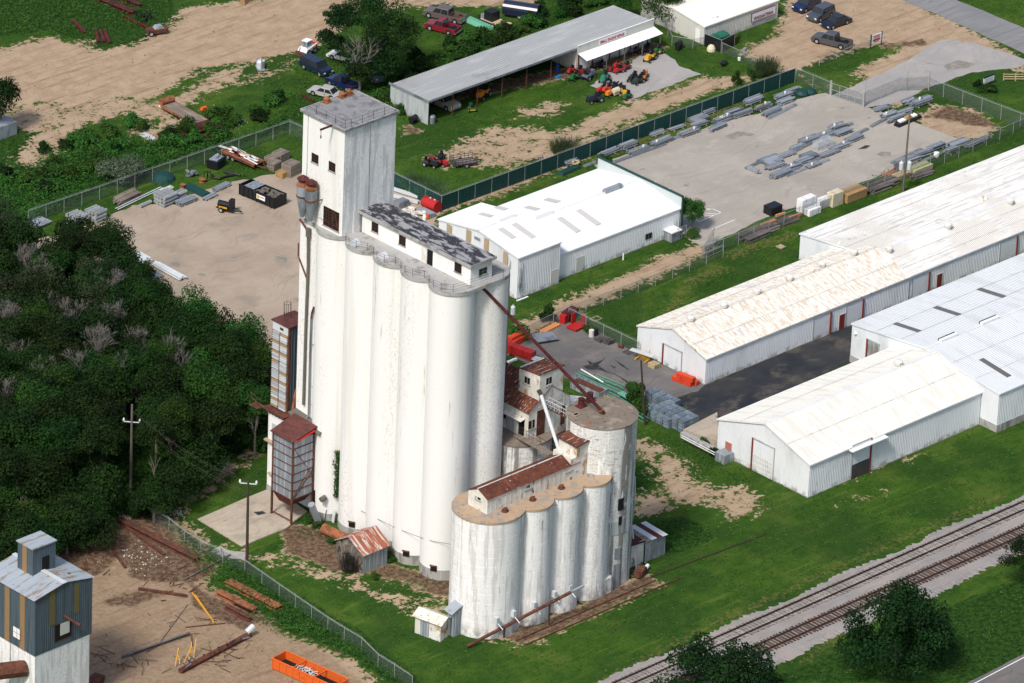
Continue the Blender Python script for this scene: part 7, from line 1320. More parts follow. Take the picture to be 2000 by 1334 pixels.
# skid steer and grey machine
t = thing('skid_steer', 'white and orange-red skid steer loader on the bare earth', 'skid steer', (*G(600, 104), 0), R(190)); MB().fr(-1.2, 1.0, -.55, .55, .45, -1.1, .7, -.5, .5, 1.15).build('body', M_plastic, t); m = MB(); m.fr(-.4, .7, -.45, .45, 1.15, -.3, .55, -.4, .4, 1.95); m.build('cab', M_galvbin, t); MB().b(-.45, .7, -.5, .5, 1.95, 2.05).build('cab_roof', M_plastic, t); MB().b(-1.45, -1.1, -.6, .6, .4, 1.3).build('engine_cover', M_orred, t)
for s in (-1, 1): m = MB(); m.t((-1.2, s*.68, 1.3), (.9, s*.68, .9), .1, 4); m.t((.9, s*.68, .9), (1.3, s*.68, .4), .1, 4); m.build('lift_arm', M_plastic, t)
m = MB(); m.fr(1.15, 1.7, -.85, .85, .08, 1.2, 1.6, -.85, .85, .6); m.build('bucket', M_rust, t)
for x in (-.75, .45):
    for s in (-1, 1): wheel(t, x, s*.72, .42)
t = thing('air_compressor', 'grey upright compressor unit on the grass by the bare earth', 'compressor', (*G(508, 135), 0), R(60)); MB().lathe(0, 0, [(.5, .2), (.5, 1.1), (.3, 1.4)], 12).build('tank', M_galvlt, t); m = MB(); m.b(-.9, .9, -.5, .5, .1, .3); m.t((-.7, 0, .3), (-.7, 0, 1.9), .09, 6); m.t((.6, .3, .3), (.6, .3, 1.5), .15, 6); m.build('frame', M_galv, t); MB().lathe(.7, -.4, [(.35, 0), (.35, .9)], 10).build('drum', M_plastic, t)
t = thing('black_cart', 'black box cart on the grass by the chain link fence', 'cart', (*G(422, 325), 0), R(20)); m = MB(); m.fr(-1.1, 1.1, -.8, .8, .1, -1.15, 1.15, -.85, .85, 1.2); m.build('body', M_black, t); m = MB(); m.b(-.9, .9, -.6, .6, 1.2, 1.3); m.t((-.4, 0, 1.3), (.5, 0, 1.5), .25, 8); m.build('motor', M_galvbin, t)
# crates
def crate(label, at_, L, W_, H_, rz=8, mt=None):
    t = thing('wooden_crate', label, 'crate', (*G(*at_), 0), R(rz), 'wooden crates behind the black dumpster'); nz = max(3, int(H_/.28)); m = MB(); m.b(-L/2+.04, L/2-.04, -W_/2+.04, W_/2-.04, .02, H_-.05); m.build('core', M_darkwood, t); q = None; q2 = None
    for k in range(nz):
        z = H_*k/nz
        for s in (-1, 1):
            if q is None: q = MB().b(-L/2, L/2, -.03, .03, .02, H_/nz-.03).build('slat', mt or M_wood, t); q.location = (0, s*W_/2, z)
            else: sub('slat', q, t, (0, s*W_/2, z))
            if q2 is None: q2 = MB().b(-.03, .03, -W_/2, W_/2, .02, H_/nz-.03).build('slat', mt or M_wood, t); q2.location = (s*L/2, 0, z)
            else: sub('slat', q2, t, (s*L/2, 0, z))
    for j in range(5): MB().b(-L/2, L/2, -W_/2+W_*(j+.1)/5, -W_/2+W_*(j+.9)/5, H_-.04, H_).build('lid_board', mt or M_wood, t)
crate('big weathered crate nearest the tower of the crate group', (568, 340), 2.0, 1.6, 1.7); crate('reddish crate at the left of the crate group', (533, 318), 1.8, 1.5, 1.0, 8, M_rustwall if False else M_wood); crate('crate at the back of the crate group', (548, 312), 1.8, 1.5, 1.2); crate('small low tan crate at the front of the crate group', (552, 344), 1.5, 1.2, .8, 8, M_woodor); crate('crate on the left of the middle of the group', (536, 330), 1.6, 1.2, 1.1)
# fence fabric rolls, planks, misc stock
def rolls(label, at_, L, n, nz, rz=5, r=.27):
    t = thing('wire_mesh_rolls', label, 'mesh rolls', (*G(*at_), 0), R(rz)); p0 = None
    for j in range(nz):
        for i in range(n):
            loc = (random.uniform(-.1, .1), (i-(n-1)/2)*2*r, r+j*2*r*.93)
            if p0 is None: p0 = MB().t((-L/2, 0, 0), (L/2, 0, 0), r, 9).build('roll', M_roll, t); p0.location = loc
            else: sub('roll', p0, t, loc)
    return t
M_roll = mat('wire_roll', (.33, .36, .365), .6, metal=.2, layers=(((.22, .24, .25), 3, (.5, 3, 3), .5, .6),), var=.08, rnd=.15)
rolls('tall double stack of grey mesh rolls at the yard corner by the trees, left half', (150, 437), 2.0, 4, 3); rolls('lower stack of grey mesh rolls beside the tall one at the yard corner', (187, 428), 2.0, 4, 3); rolls('grey mesh rolls piled in the middle of the yard stock', (323, 396), 2.4, 4, 3); rolls('single long grey mesh roll lying left of the piled rolls', (283, 402), 2.0, 1, 1); rolls('dark grey rolls right of the piled rolls', (352, 386), 1.6, 2, 2)
pipe_stack('stack of weathered planks by the chain link fence', (247, 390), 8, 4.0, 7, 3, r=.12, mt=M_wood, group=None, name='plank_stack', cat='planks'); pipe_stack('dark strapped pipe pallet right of the mesh rolls', (364, 396), 2, 2.8, 7, 3, group='stock in the left yard'); pipe_stack('pale pipe bundle behind the mesh rolls', (326, 372), 5, 2.0, 4, 2, group='stock in the left yard', mt=M_galvlt); pipe_stack('pale pipe bundle beside the green sheet', (410, 386), 8, 2.4, 5, 1, group='stock in the left yard'); pipe_stack('small pipe bundle with pale planks near the dumpster', (432, 368), 8, 2.6, 6, 2, group='stock in the left yard', mt=M_galv)
pipe_stack('bundle of pale galvanised posts on the yard by the trees', (274, 508), -92, 2.2, 8, 2, r=.13, mt=M_galvlt, group='posts lying on the left yard'); pipe_stack('long bundle of pale galvanised posts pointing at the tower', (330, 533), -92, 5.6, 5, 2, r=.12, mt=M_galvlt, group='posts lying on the left yard')
gatepanels('large flat gate frames lying on the yard by the trees', (272, 530), -92, 6.5, 2.8, 2, False); gatepanels('flat grey panels at the yard corner behind the trees', (75, 438), 5, 2.8, 2.2, 3, False)
simple('green_sheet', 'dark green sheet pile by the pale pipes', 'sheet pile', (385, 374), -90, lambda m: m.fr(-2.0, 2.0, -.7, .7, 0, -1.9, 1.9, -.6, .6, .4), M_grnslat); simple('green_tarp', 'dark green covered heap against the chain link fence', 'tarpaulin', (318, 350), 10, lambda m: m.lathe(0, 0, [(1.7, 0), (1.5, .5), (.8, .9), (.2, 1.0)], 12), M_grnslat); simple('light_poles', 'long pale steel poles on the grass by the plank stack', 'steel poles', (270, 388), 8, lambda m: [m.t((-4.5, y, .15), (4.5, y, .15), .07, 5) for y in (-.4, 0)], M_galvlt)
simple('hose', 'curved thick black hose on the grass near the dumpster', 'hose', (440, 345), 0, lambda m: m.path([(-1.2, 1.2, .15), (-1.7, .4, .15), (-1.2, -.3, .15), (0, -.3, .15), (1.0, -.6, .15), (.6, 1.0, .2), (1.6, -1.2, .15)], .17, 6), M_black)
simple('sawhorse', 'small black metal frame standing on the grass', 'frame', (408, 352), 10, lambda m: [m.t((x, y, 0), (x, y, 1.1), .05, 4) for x in (-.4, .4) for y in (0, .5)]+[m.t((-.4, y, 1.1), (.4, y, 1.1), .05, 4) for y in (0, .5)], M_black)
simple('wire_spool', 'small rusty red spool left of the black frame', 'spool', (395, 356), 0, lambda m: m.lathe(0, 0, [(.45, 0), (.45, .1), (.25, .12), (.25, .4), (.45, .42), (.45, .5)], 10), M_rustor); simple('wire_spool', 'small rusty spool beside the mesh rolls', 'spool', (357, 368), 0, lambda m: m.lathe(0, 0, [(.4, 0), (.4, .1), (.25, .12), (.25, .5), (.4, .52), (.4, .6)], 10), M_rustor)
simple('scrap_heap', 'grey scrap heap on the grass near the fence', 'scrap', (371, 344), 0, lambda m: [m.rb(random.uniform(-.7, .7), random.uniform(-.5, .5), random.uniform(0, .6), .7, .3, .2, random.uniform(0, 3)) for _ in range(10)], M_galv)
# behind the tower: silver beams, red tank, clutter
for k in range(4):
    a, b_ = (772-8, 351+17*k), (812-4*k+ (6 if k == 1 else 0), 368+10.5*k); A_, B_ = Vector(G(762, 344+13.5*k)), Vector(G(810-(k == 3)*6, 366+10*k))
    m = MB(); d = (B_-A_).normalized(); c = (A_+B_)/2; m.rb(c.x, c.y, .15, (B_-A_).length+2, .42, .35, math.atan2(d.y, d.x)); tag(m.build('steel_beam', M_galvlt), 'long pale steel beam, %s of the four behind the headhouse tower' % ['topmost', 'second from the top', 'third from the top', 'lowest'][k], 'steel beam', 'pale beams behind the tower')
t = thing('red_tank', 'red cylindrical tank lying in the corner of the green fence', 'tank', (*G(842, 410), 0), R(-88)); MB().t((-1.2, 0, .85), (1.2, 0, .85), .8, 18).build('shell', M_red, t); m = MB(); m.lathe(-.2, 0, [(.12, 1.6), (.12, 1.75)], 8); m.lathe(.6, 0, [(.12, 1.6), (.12, 1.75)], 8); m.build('cap', M_galvlt, t)
for x in (-.8, .8): MB().b(x-.1, x+.1, -.5, .5, 0, .3).build('cradle', M_rust, t)
simple('pallet_goods', 'grey flat pallet load beside the red tank', 'pallet', (832, 420), -90, lambda m: m.fr(-1.2, 1.2, -.6, .6, .1, -1.2, 1.2, -.6, .6, .6), M_galv); simple('scrap_heap', 'jumble of scrap between the pale beams and the gallery roof', 'scrap', (812, 418), 0, lambda m: [m.rb(random.uniform(-1.2, 1.2), random.uniform(-1.2, 1.2), random.uniform(0, .4), .9, .4, .25, random.uniform(0, 3)) for _ in range(16)], M_rustwall); simple('white_jug', 'white jug standing beside the red tank clutter', 'container', (829, 430), 0, lambda m: m.lathe(0, 0, [(.25, 0), (.28, .5), (.15, .8)], 10), M_plastic); simple('orange_can', 'orange can beside the white jug', 'container', (835, 428), 0, lambda m: m.lathe(0, 0, [(.25, 0), (.25, .7)], 10), M_orange); simple('wire_bale', 'grey bale behind the headhouse tower base', 'bale', (783, 402), 0, lambda m: m.fr(-1, 1, -.7, .7, 0, -.9, .9, -.6, .6, .8), M_galv)
# ---------------------------------------------------------------- asphalt lot
simple('red_container', 'bright orange-red long box at the left end of the asphalt lot', 'container', (1012, 668), 8, lambda m: (m.b(-1.6, 1.6, -.55, .55, .1, .75), m.b(-1.6, 1.4, -.2, .55, .77, 1.15)), M_orred)
t = thing('red_panel_stack', 'long row of red cabinets with grey bars, beside the silo', 'cabinets', (*G(1015, 700), 0), R(-75+50)); t.location = (*G(1012, 693), 0); t.rotation_euler = (0, 0, place2((985, 684), (1040, 704))[1]+math.pi)
for k in range(4): MB().b(-2.6+k*1.25, -2.6+k*1.25+1.2, -.55, .55, .1, 1.15).build('cabinet', M_red, t)
for k in range(5): MB().b(2.4, 3.9, -.5+k*.22, -.38+k*.22, .3+.1*(k % 2), .45+.1*(k % 2)).build('bar', M_galvlt, t)
simple('grey_slab', 'large flat grey sheet propped on the asphalt lot', 'metal sheet', (1062, 664), -20, lambda m: m.b(-1.5, 1.5, -1.1, 1.1, .35, .5), M_galv); MBt = None
block('orange_beams', 'orange beams lying at the back of the asphalt lot', 'beams', (1074, 643), 8, 3.2, .9, .3, M_orlum, 1, 3, 1)
simple('red_bin', 'red upright box at the corner of the lot', 'container', (1102, 630), 12, lambda m: m.b(-.5, .5, -.4, .4, 0, 1.2), M_red); simple('red_trough', 'dark red trough next to the red upright box', 'container', (1112, 624), 15, lambda m: m.fr(-1.0, 1.2, -.5, .5, .3, -1.1, 1.3, -.6, .6, 1.3), M_darkred)
t = thing('red_folding_rack', 'red flat rack with two raised flaps on the asphalt lot', 'rack', (*G(1127, 640), 0), R(5)); MB().b(-1.2, 1.2, -.8, .8, .15, .35).build('platform', M_red, t); MB().b(-.2, .5, .75, .9, .2, 1.7).build('flap', M_red, t); MB().b(1.2, 1.35, -.4, .4, .2, 1.4).build('flap', M_red, t)
simple('drum', 'white and brown steel drum by the lot fence', 'drum', (1155, 657), 0, lambda m: m.lathe(0, 0, [(.33, 0), (.33, .9), (.3, .92)], 14), M_rustwall); simple('drum', 'black steel drum beside the white and brown one', 'drum', (1163, 655), 0, lambda m: m.lathe(0, 0, [(.33, 0), (.33, .9), (.3, .92)], 14), M_black)
def pallets(label, at_, n, rz=0, mt=None):
    t = thing('pallet_stack', label, 'pallets', (*G(*at_), 0), R(rz), 'wooden pallets on the asphalt lot')
    for k in range(n):
        for j in range(6): MB().b(-.55, .55, -.55+j*.2, -.43+j*.2, k*.15+.1, k*.15+.125).build('board', mt or M_wood, t) if j == 0 and k == 0 else sub('board', [c for c in t.children if c.name.startswith('board')][0], t, (0, j*.2, k*.15))
        MB().b(-.5, -.42, -.55, .57, k*.15, k*.15+.1).build('bearer', mt or M_wood, t); MB().b(.42, .5, -.55, .57, k*.15, k*.15+.1).build('bearer', mt or M_wood, t)
pallets('grey pallet stack at the lot fence beside the drums', (1172, 665), 3, 0, M_darkwood); pallets('larger grey pallet stack right of the first one', (1188, 670), 4, 0, M_darkwood); pallets('single pallet lying on the asphalt', (1227, 689), 1, 0, M_darkwood); pallets('pale pallet stack at the warehouse wall', (1277, 717), 4, 0, M_woodlt)
simple('trailer_tongue', 'small wheeled rusty tongue by the lot fence', 'trailer hitch', (1212, 679), 0, lambda m: (m.t((-.5, 0, .3), (.5, 0, .3), .06, 5), m.t((0, -.4, .2), (0, .4, .2), .18, 8)), M_rust)
t = thing('lift_truck', 'yellow lift frame carrying grey bars at the warehouse corner', 'rack', (*G(1254, 705), 0), place2((1240, 692), (1270, 702))[1])
for k in range(5): MB().b(-1.7, 1.7, -.35+k*.16, -.27+k*.16, 1.1+.06*(k % 2), 1.2+.06*(k % 2)).build('bar', M_galvlt, t)
m = MB(); m.b(-.8, .8, -.6, -.45, .1, 1.0); m.b(-.8, -.65, -.6, .5, .1, .3); m.b(.65, .8, -.6, .5, .1, .3); m.t((-.7, -.5, .3), (-.7, -.5, 1.5), .06, 4); m.t((.7, -.5, .3), (.7, -.5, 1.5), .06, 4); m.build('frame', M_yellow, t)
t = thing('red_forms', 'stack of orange-red steel boxes against the warehouse door', 'steel boxes', (*G(1341, 747), 0), place2((1322, 738), (1362, 753))[1])
for k, (x, y, z, l) in enumerate(((-.1, -.25, 0, 2.9), (.3, .45, 0, 2.9), (-.1, .35, .62, 2.5))): MB().b(x-l/2, x+l/2, y-.35, y+.35, z+.05, z+.62).build('box', M_orred, t)
MB().b(.2, 1.1, -.35, -.1, .625, .65).build('board', M_orlum, t)
# green lattice beams
def truss(label, a, b_, w_=.55, h_=.55, z=.1):
    A_, B_ = Vector((*G(*a), z)), Vector((*G(*b_), z)); t = thing('lattice_beam', label, 'lattice beam', (A_.x, A_.y, 0), 0, 'green lattice beams beside the asphalt lot'); d = B_-A_; L = d.length; d.normalize(); s = Vector((-d.y, d.x, 0))*w_/2; u = Vector((0, 0, h_)); m = MB(world=True)
    for o_ in (s, -s, s+u, -s+u): m.t(A_+o_, B_+o_, .05, 4)
    m.build('chord', M_grnlt, t); m = MB(world=True); n = int(L/.6)
    for k in range(n):
        p, q = A_+d*(L*k/n), A_+d*(L*(k+1)/n)
        for x, y in ((s, s+u), (-s, -s+u), (s, -s), (s+u, -s+u)): m.t(p+x, q+y, .025, 3) if k % 2 else m.t(p+y, q+x, .025, 3)
    m.build('lacing', M_green, t)
truss('longest green lattice beam nearest the round tank', (1125, 745), (1262, 826)); truss('green lattice beam behind the longest one', (1126, 736), (1215, 776)); truss('green lattice beam lying closest to the asphalt', (1165, 742), (1218, 764)); truss('green lattice beam ending at the stacked blocks', (1215, 778), (1285, 815)); truss('green lattice beam under the dark pole', (1255, 795), (1310, 826))
simple('green_plate', 'pale green flat plate across the lattice beams', 'steel plate', (1228, 787), -95, lambda m: m.b(-1.8, 1.8, -.45, .45, .7, .78), M_grnlt)
block('orange_beams', 'orange-red beams between the trailer and the lattice beams', 'beams', (1188, 783), -95, 5.5, .6, .5, M_orlum, 1, 3, 2); simple('white_pipe', 'white pipe lying above the blue-grey tub', 'pipe', (1156, 748), -95, lambda m: m.t((-2.2, 0, 1.0), (2.2, 0, 1.0), .09, 6), M_plastic)
t = thing('steel_tub', 'blue-grey steel tub full of rusty bars behind the round tank', 'tub', (*G(1150, 768), 0), place2((1170, 778), (1130, 760))[1]); m = MB()
for s in (-1, 1): m.b(-2.4, 2.4, s*.8-.04, s*.8+.04, .1, 1.2)
m.b(-2.4, -2.32, -.8, .8, .1, 1.2); m.b(2.32, 2.4, -.8, .8, .1, 1.2); m.b(-2.4, 2.4, -.8, .8, .05, .15); m.build('box', M_galvbin, t)
for k in range(6): MB().b(-2.1, 2.0, -.65+k*.22, -.5+k*.22, .9, 1.02+.05*(k % 2)).build('bar', M_rust, t)
# stacked blocks
def blocks(label, at_, rz, nx, ny, nz, s=(1.15, .9, .42)):
    t = thing('block_stack', label, 'stacked blocks', (*G(*at_), 0), R(rz), 'stacks of grey mesh blocks by the dark lane'); p0 = None
    for k in range(nz):
        for j in range(ny):
            for i in range(nx):
                loc = ((i-(nx-1)/2)*s[0]+random.uniform(-.05, .05), (j-(ny-1)/2)*s[1]+random.uniform(-.05, .05), k*s[2])
                if p0 is None: p0 = MB().b(-s[0]/2+.04, s[0]/2-.04, -s[1]/2+.04, s[1]/2-.04, .03, s[2]).build('block', M_blk, t); p0.location = loc
                else: sub('block', p0, t, loc)
M_blk = mat('blue_grey_block', (.14, .18, .22), .8, layers=(((.22, .27, .31), 2.5, U1, .5, .6), ((.09, .12, .15), 3.3, (3, 3, 1), .5, .58)), var=.1, rnd=.2)
blocks('far stack of blue-grey blocks nearest the asphalt lot', (1294, 790), 90+0, 4, 2, 3); blocks('large near stack of blue-grey blocks', (1318, 826), 90, 5, 3, 4); blocks('left low stack of blue-grey blocks at the weeds', (1290, 822), 90, 4, 2, 3)
# ---------------------------------------------------------------- work site bottom left
t = thing('orange_container', 'orange open-top roll-off container with scrap inside at the bottom edge', 'container', (*G(612, 1314), 0), place2((548, 1300), (640, 1342))[1]); L, W_, H_ = 9.5, 2.4, 1.3; t.location = (*place2((545, 1302), (665, 1350))[0], 0)
m = MB(); 
for s in (-1, 1): m.b(-L/2, L/2, s*W_/2-.05, s*W_/2+.05, .1, H_); m.b(-L/2, L/2, s*W_/2-.1, s*W_/2+.1, H_, H_+.1)
m.b(-L/2-.05, -L/2+.05, -W_/2, W_/2, .1, H_+.05); m.b(L/2-.05, L/2+.05, -W_/2, W_/2, .1, H_+.05)
for k in (1, 2): x = -L/2+L*k/3; m.b(x-.06, x+.06, -W_/2, W_/2, H_-.1, H_+.05)
for k in range(10): x = -L/2+.2+(L-.4)*k/9; m.b(x-.05, x+.05, -W_/2-.12, -W_/2-.05, .1, H_); m.b(x-.05, x+.05, W_/2+.05, W_/2+.12, .1, H_)
m.build('box', M_orange, t); MB().b(-L/2, L/2, -W_/2, W_/2, .05, .3).build('floor', M_dark, t); m = MB()
for k in range(60): m.rb(random.uniform(-.5, 2.6), random.uniform(-.9, .9), .35+random.uniform(0, .4), random.uniform(.3, 1), .08, .06, random.uniform(0, 3))
o = m.build('scrap', M_galvlt, t); o['kind'] = 'stuff'
def beam(label, a, b_, mt, w_=.4, h_=.4, z=0, nm='steel_beam', cat='steel beam', za=None, group=None):
    A_, B_ = Vector((*G(*a), z)), Vector((*G(*b_), z)); t = thing(nm, label, cat, (A_.x, A_.y, z), 0, group); d = B_-A_; ang = math.atan2(d.y, d.x); c = (A_+B_)/2; L = d.length
    if w_ > .3:
        MB(world=True).rb(c.x, c.y, z, L, w_, .05, ang).build('flange', mt, t); MB(world=True).rb(c.x, c.y, z+h_-.05, L, w_, .05, ang).build('flange', mt, t); MB(world=True).rb(c.x, c.y, z+.05, L, .08, h_-.1, ang).build('web', mt, t)
    else: MB(world=True).rb(c.x, c.y, z, L, w_, h_, ang).build('bar', mt, t)
    return t
GB = 'rusty beams along the weedy bank'
beam('orange-rusted beam farthest up the weedy bank', (445, 1140), (545, 1192), M_rustor, 1.2, .5, group=GB); beam('orange-rusted beam in the middle of the bank', (425, 1160), (498, 1196), M_rustor, 1.0, .5, group=GB); beam('brown beam lowest on the bank', (440, 1188), (488, 1214), M_rust, .6, .6, group=GB); beam('short rusty beam between the others', (458, 1180), (500, 1200), M_rust, .5, .4, group=GB)
beam('longest brown beam lying on the dark earth of the work site', (232, 1018), (385, 1096), M_rust, .9, .45); beam('thin brown rail beside the longest beam', (195, 1040), (245, 1110), M_rust, .3, .25); beam('brown rail in front of the longest beam', (240, 1026), (320, 1085), M_rust, .3, .25)
beam('yellow pole crossing the work site toward the bank', (375, 1162), (418, 1220), M_yellow, .12, .12, .25, 'yellow_pole', 'pole'); beam('second yellow pole alongside the first', (381, 1166), (414, 1214), M_yellow, .1, .1, .25, 'yellow_pole', 'pole')
for lb, a, b_, w_ in (('dark scrap beam lying diagonally on the sand', (238, 1286), (370, 1240), .35), ('thin dark rod standing off the diagonal beam', (312, 1256), (366, 1182), .08), ('thin rusty rod on the sand near the yellow pole', (362, 1226), (440, 1218), .1), ('brown plank near the cupola elevator', (105, 1055), (143, 1030), .15), ('pale plank at the edge of the woods', (125, 1031), (160, 1036), .15), ('dark pole leaning out of the weeds', (358, 1135), (450, 1085), .2), ('brown strip across the sand', (270, 1152), (365, 1166), .3)): beam(lb, a, b_, M_rust if 'rust' in lb or 'brown' in lb else M_darkwood if 'dark' in lb else M_woodlt, w_, w_, nm='scrap_bar', cat='scrap bar')
t = thing('scrap_machine', 'long rusty scrap machinery with yellow arms lying on the sand', 'scrap machinery', (*G(345, 1310), 0)); a, b_ = Vector((*G(352, 1315), .3)), Vector((*G(488, 1243), .3)); MB(world=True).t(a, b_, .35, 6).build('boom', M_rust, t); random.seed(9)
for k in range(14): p = a.lerp(b_, random.uniform(.05, .95)); MB(world=True).t(p, p+Vector((random.uniform(-1, 1), random.uniform(-1, 1), random.uniform(.2, .9))), .08, 4).build('strut', random.choice((M_rust, M_galv, M_black)), t)
for k in range(5): p = Vector((*G(342+k*9, 1304-k*4), .2)); MB(world=True).t(p, p+Vector((random.uniform(.6, 1.6), random.uniform(.3, 1.2), random.uniform(.9, 1.9))), .06, 5).build('yellow_arm', M_yellow, t)
m = MB(world=True); m.t(b_+Vector((-.5, 0, .4)), b_+Vector((.5, 0, .9)), .35, 8); m.build('drum', M_galvlt, t)
simple('rusty_box', 'rusty open box at the bottom edge beside the blue elevator', 'box', (186, 1336), 20, lambda m: m.fr(-1.0, 1.0, -.6, .6, 0, -1.1, 1.1, -.7, .7, .8), M_rust)
random.seed(33); m = MB()
for k in range(90):
    c = random.choice(((400, 1230, 60, 18), (330, 1150, 60, 18), (250, 1290, 70, 20), (210, 1080, 50, 30), (430, 1290, 60, 18))); x, y = G(c[0]+random.gauss(0, c[2]*.6), c[1]+random.gauss(0, c[3])); a = random.uniform(0, 3.1); l = random.uniform(.4, 2.6); m.t((x, y, .05), (x+l*math.cos(a), y+l*math.sin(a), random.uniform(.05, .4)), random.uniform(.02, .06), 4)
tag(m.build('scrap_litter', M_rust), 'thin rusty rods and wire strewn over the work site sand', kind='stuff')
# top left
for lb, a, b_, w_ in (('long red-brown girder at the very top left', (188, -2), (262, 28), 1.2), ('second red-brown girder beside the first at the top', (215, -8), (275, 14), .8), ('short dark red beam on the dark grass', (142, 40), (165, 66), .5), ('dark red beam, left of the parallel group', (186, 60), (192, 84), .4), ('dark red beam, middle of the parallel group', (196, 60), (203, 84), .4), ('dark red beam, right of the parallel group', (204, 60), (213, 86), .4), ('red-brown beam right of the parallel group', (240, 32), (288, 56), .5), ('dark red long beam nearest the thicket', (310, 278), (430, 252), .8), ('dark red long beam on top of the pile', (335, 272), (435, 246), .6), ('dark red beam at the right of the pile', (360, 278), (444, 262), .6), ('small red beam on the grass behind the tower', (591, 188), (612, 200), .3)): beam(lb, a, b_, M_darkred, w_, .5 if w_ > .6 else .3)
t = thing('old_machine', 'rusty dark old implement with white wheel at the edge of the bare earth', 'machine', (*G(308, 66), 0), R(-20)); MB().b(-1.6, 1.3, -.6, .6, .3, .9).build('body', M_rust, t); m = MB(); m.fr(-.6, .8, -.5, .5, .9, -.3, .5, -.4, .4, 1.3); m.build('hood', M_galv, t)
for s in (-1, 1): wheel(t, -1.2, s*.65, .4)
simple('dark_frame', 'dark tangled metal frame on the grass at the top', 'scrap', (283, 38), 0, lambda m: [m.t((random.uniform(-1.2, 1.2), random.uniform(-.9, .9), 0), (random.uniform(-1.2, 1.2), random.uniform(-.9, .9), 1.2), .06, 4) for _ in range(16)], M_black); simple('grader_attachment', 'rusty yellow machine blade at the very top edge', 'machine', (482, 2), 20, lambda m: (m.fr(-1.4, 1.4, -.5, .5, 0, -1.3, 1.3, -.3, .3, .8), m.t((0, 0, .5), (1.5, 1.0, 1.0), .15, 6)), M_tanstripe)
simple('grey_sheets', 'grey-blue sheets lying at the thicket edge', 'metal sheets', (290, 268), -88, lambda m: m.b(-1.3, 1.3, -.5, .5, 0, .15), M_galvlt); simple('orange_piece', 'orange scrap piece in the rubble', 'scrap', (398, 214), 0, lambda m: m.fr(-.5, .5, -.3, .3, 0, -.4, .4, -.2, .2, .4), M_orange); simple('planks', 'grey planks beside the dark red beam pile', 'planks', (352, 254), -88, lambda m: [m.b(-1.8, 1.8, y, y+.2, .1, .2) for y in (-.4, 0, .35)], M_wood); simple('grey_hut', 'small grey hut under the tree at the left edge', 'hut', (4, 262), 0, lambda m: m.fr(-1.6, 1.6, -1.2, 1.2, 0, -1.6, 1.6, -1.2, 1.2, 1.8), M_galv)
t = simple('green_netting', 'green netting spread on the grass between the old pickups and trailer', 'netting', (935, 48), -88, lambda m: m.fr(-2.4, 2.4, -.8, .8, 0, -2.0, 2.0, -.4, .4, .5), M_grnlt)
m = MB(); m.rb(0, 0, 0, .5, .3, .25); o = m.build('lid', M_plastic); o.location = (*G(1000, 706), 0); o.scale = (3, 1.2, 1); tag(o, 'white flat board lying on the grass behind the silos', 'board')
random.seed(21); m = MB()
for k in range(420):
    c = random.choice((((420, 235), 40, 26), ((455, 240), 26, 14), ((240, 1010), 26, 8), ((350, 1000), 20, 8), ((430, 905), 30, 12), ((1250, 1108), 14, 14), ((270, 1090), 60, 30)))
    x, y = G(c[0][0]+random.gauss(0, c[1]*.5), c[0][1]+random.gauss(0, c[2]*.5)); s = random.uniform(.04, .13); m.rb(x, y, 0, s, s*1.4, s*.5, random.uniform(0, 3))
tag(m.build('rubble', M_rustwall), 'scattered pale rubble and litter on the ground', kind='stuff')
# machinery beside the round tank
simple('old_engine', 'rusty old engine lying at the foot of the drain pipe by the round tank', 'engine', (1250, 1125), 20, lambda m: (m.t((-.9, 0, .5), (.9, 0, .5), .4, 8), m.t((.5, -.4, .5), (.5, .4, .5), .6, 10), m.b(-.6, .4, -.5, .5, .1, .9)), M_rust); simple('white_tank', 'small white tank beside the rusty engine', 'tank', (1262, 1116), 10, lambda m: m.t((-.3, 0, .4), (.6, .2, .5), .25, 8), M_plastic)
# ---------------------------------------------------------------- vegetation
def leaf_quads(P, N, S, asp=.6):
    """small leaf faces at points P facing N with size S"""
    k = len(P); ref = RNG.normal(size=(k, 3)); U = np.cross(N, ref); U /= np.linalg.norm(U, axis=1)[:, None]+1e-9; V = np.cross(N, U)
    U = U*S[:, None]*.5; V = V*S[:, None]*.5*asp
    return np.stack([P-U, P-V*.9+U*.1, P+U, P+V*.9+U*.1], 1).reshape(-1, 3)
def mesh_from_quads(name, co, mt):
    n = len(co)//4; me = bpy.data.meshes.new(name); me.vertices.add(len(co)); me.vertices.foreach_set('co', co.astype(np.float32).ravel())
    me.loops.add(4*n); me.loops.foreach_set('vertex_index', np.arange(4*n)); me.polygons.add(n); me.polygons.foreach_set('loop_start', np.arange(0, 4*n, 4)); me.polygons.foreach_set('loop_total', np.full(n, 4)); me.update()
    me.materials.append(mt); return me
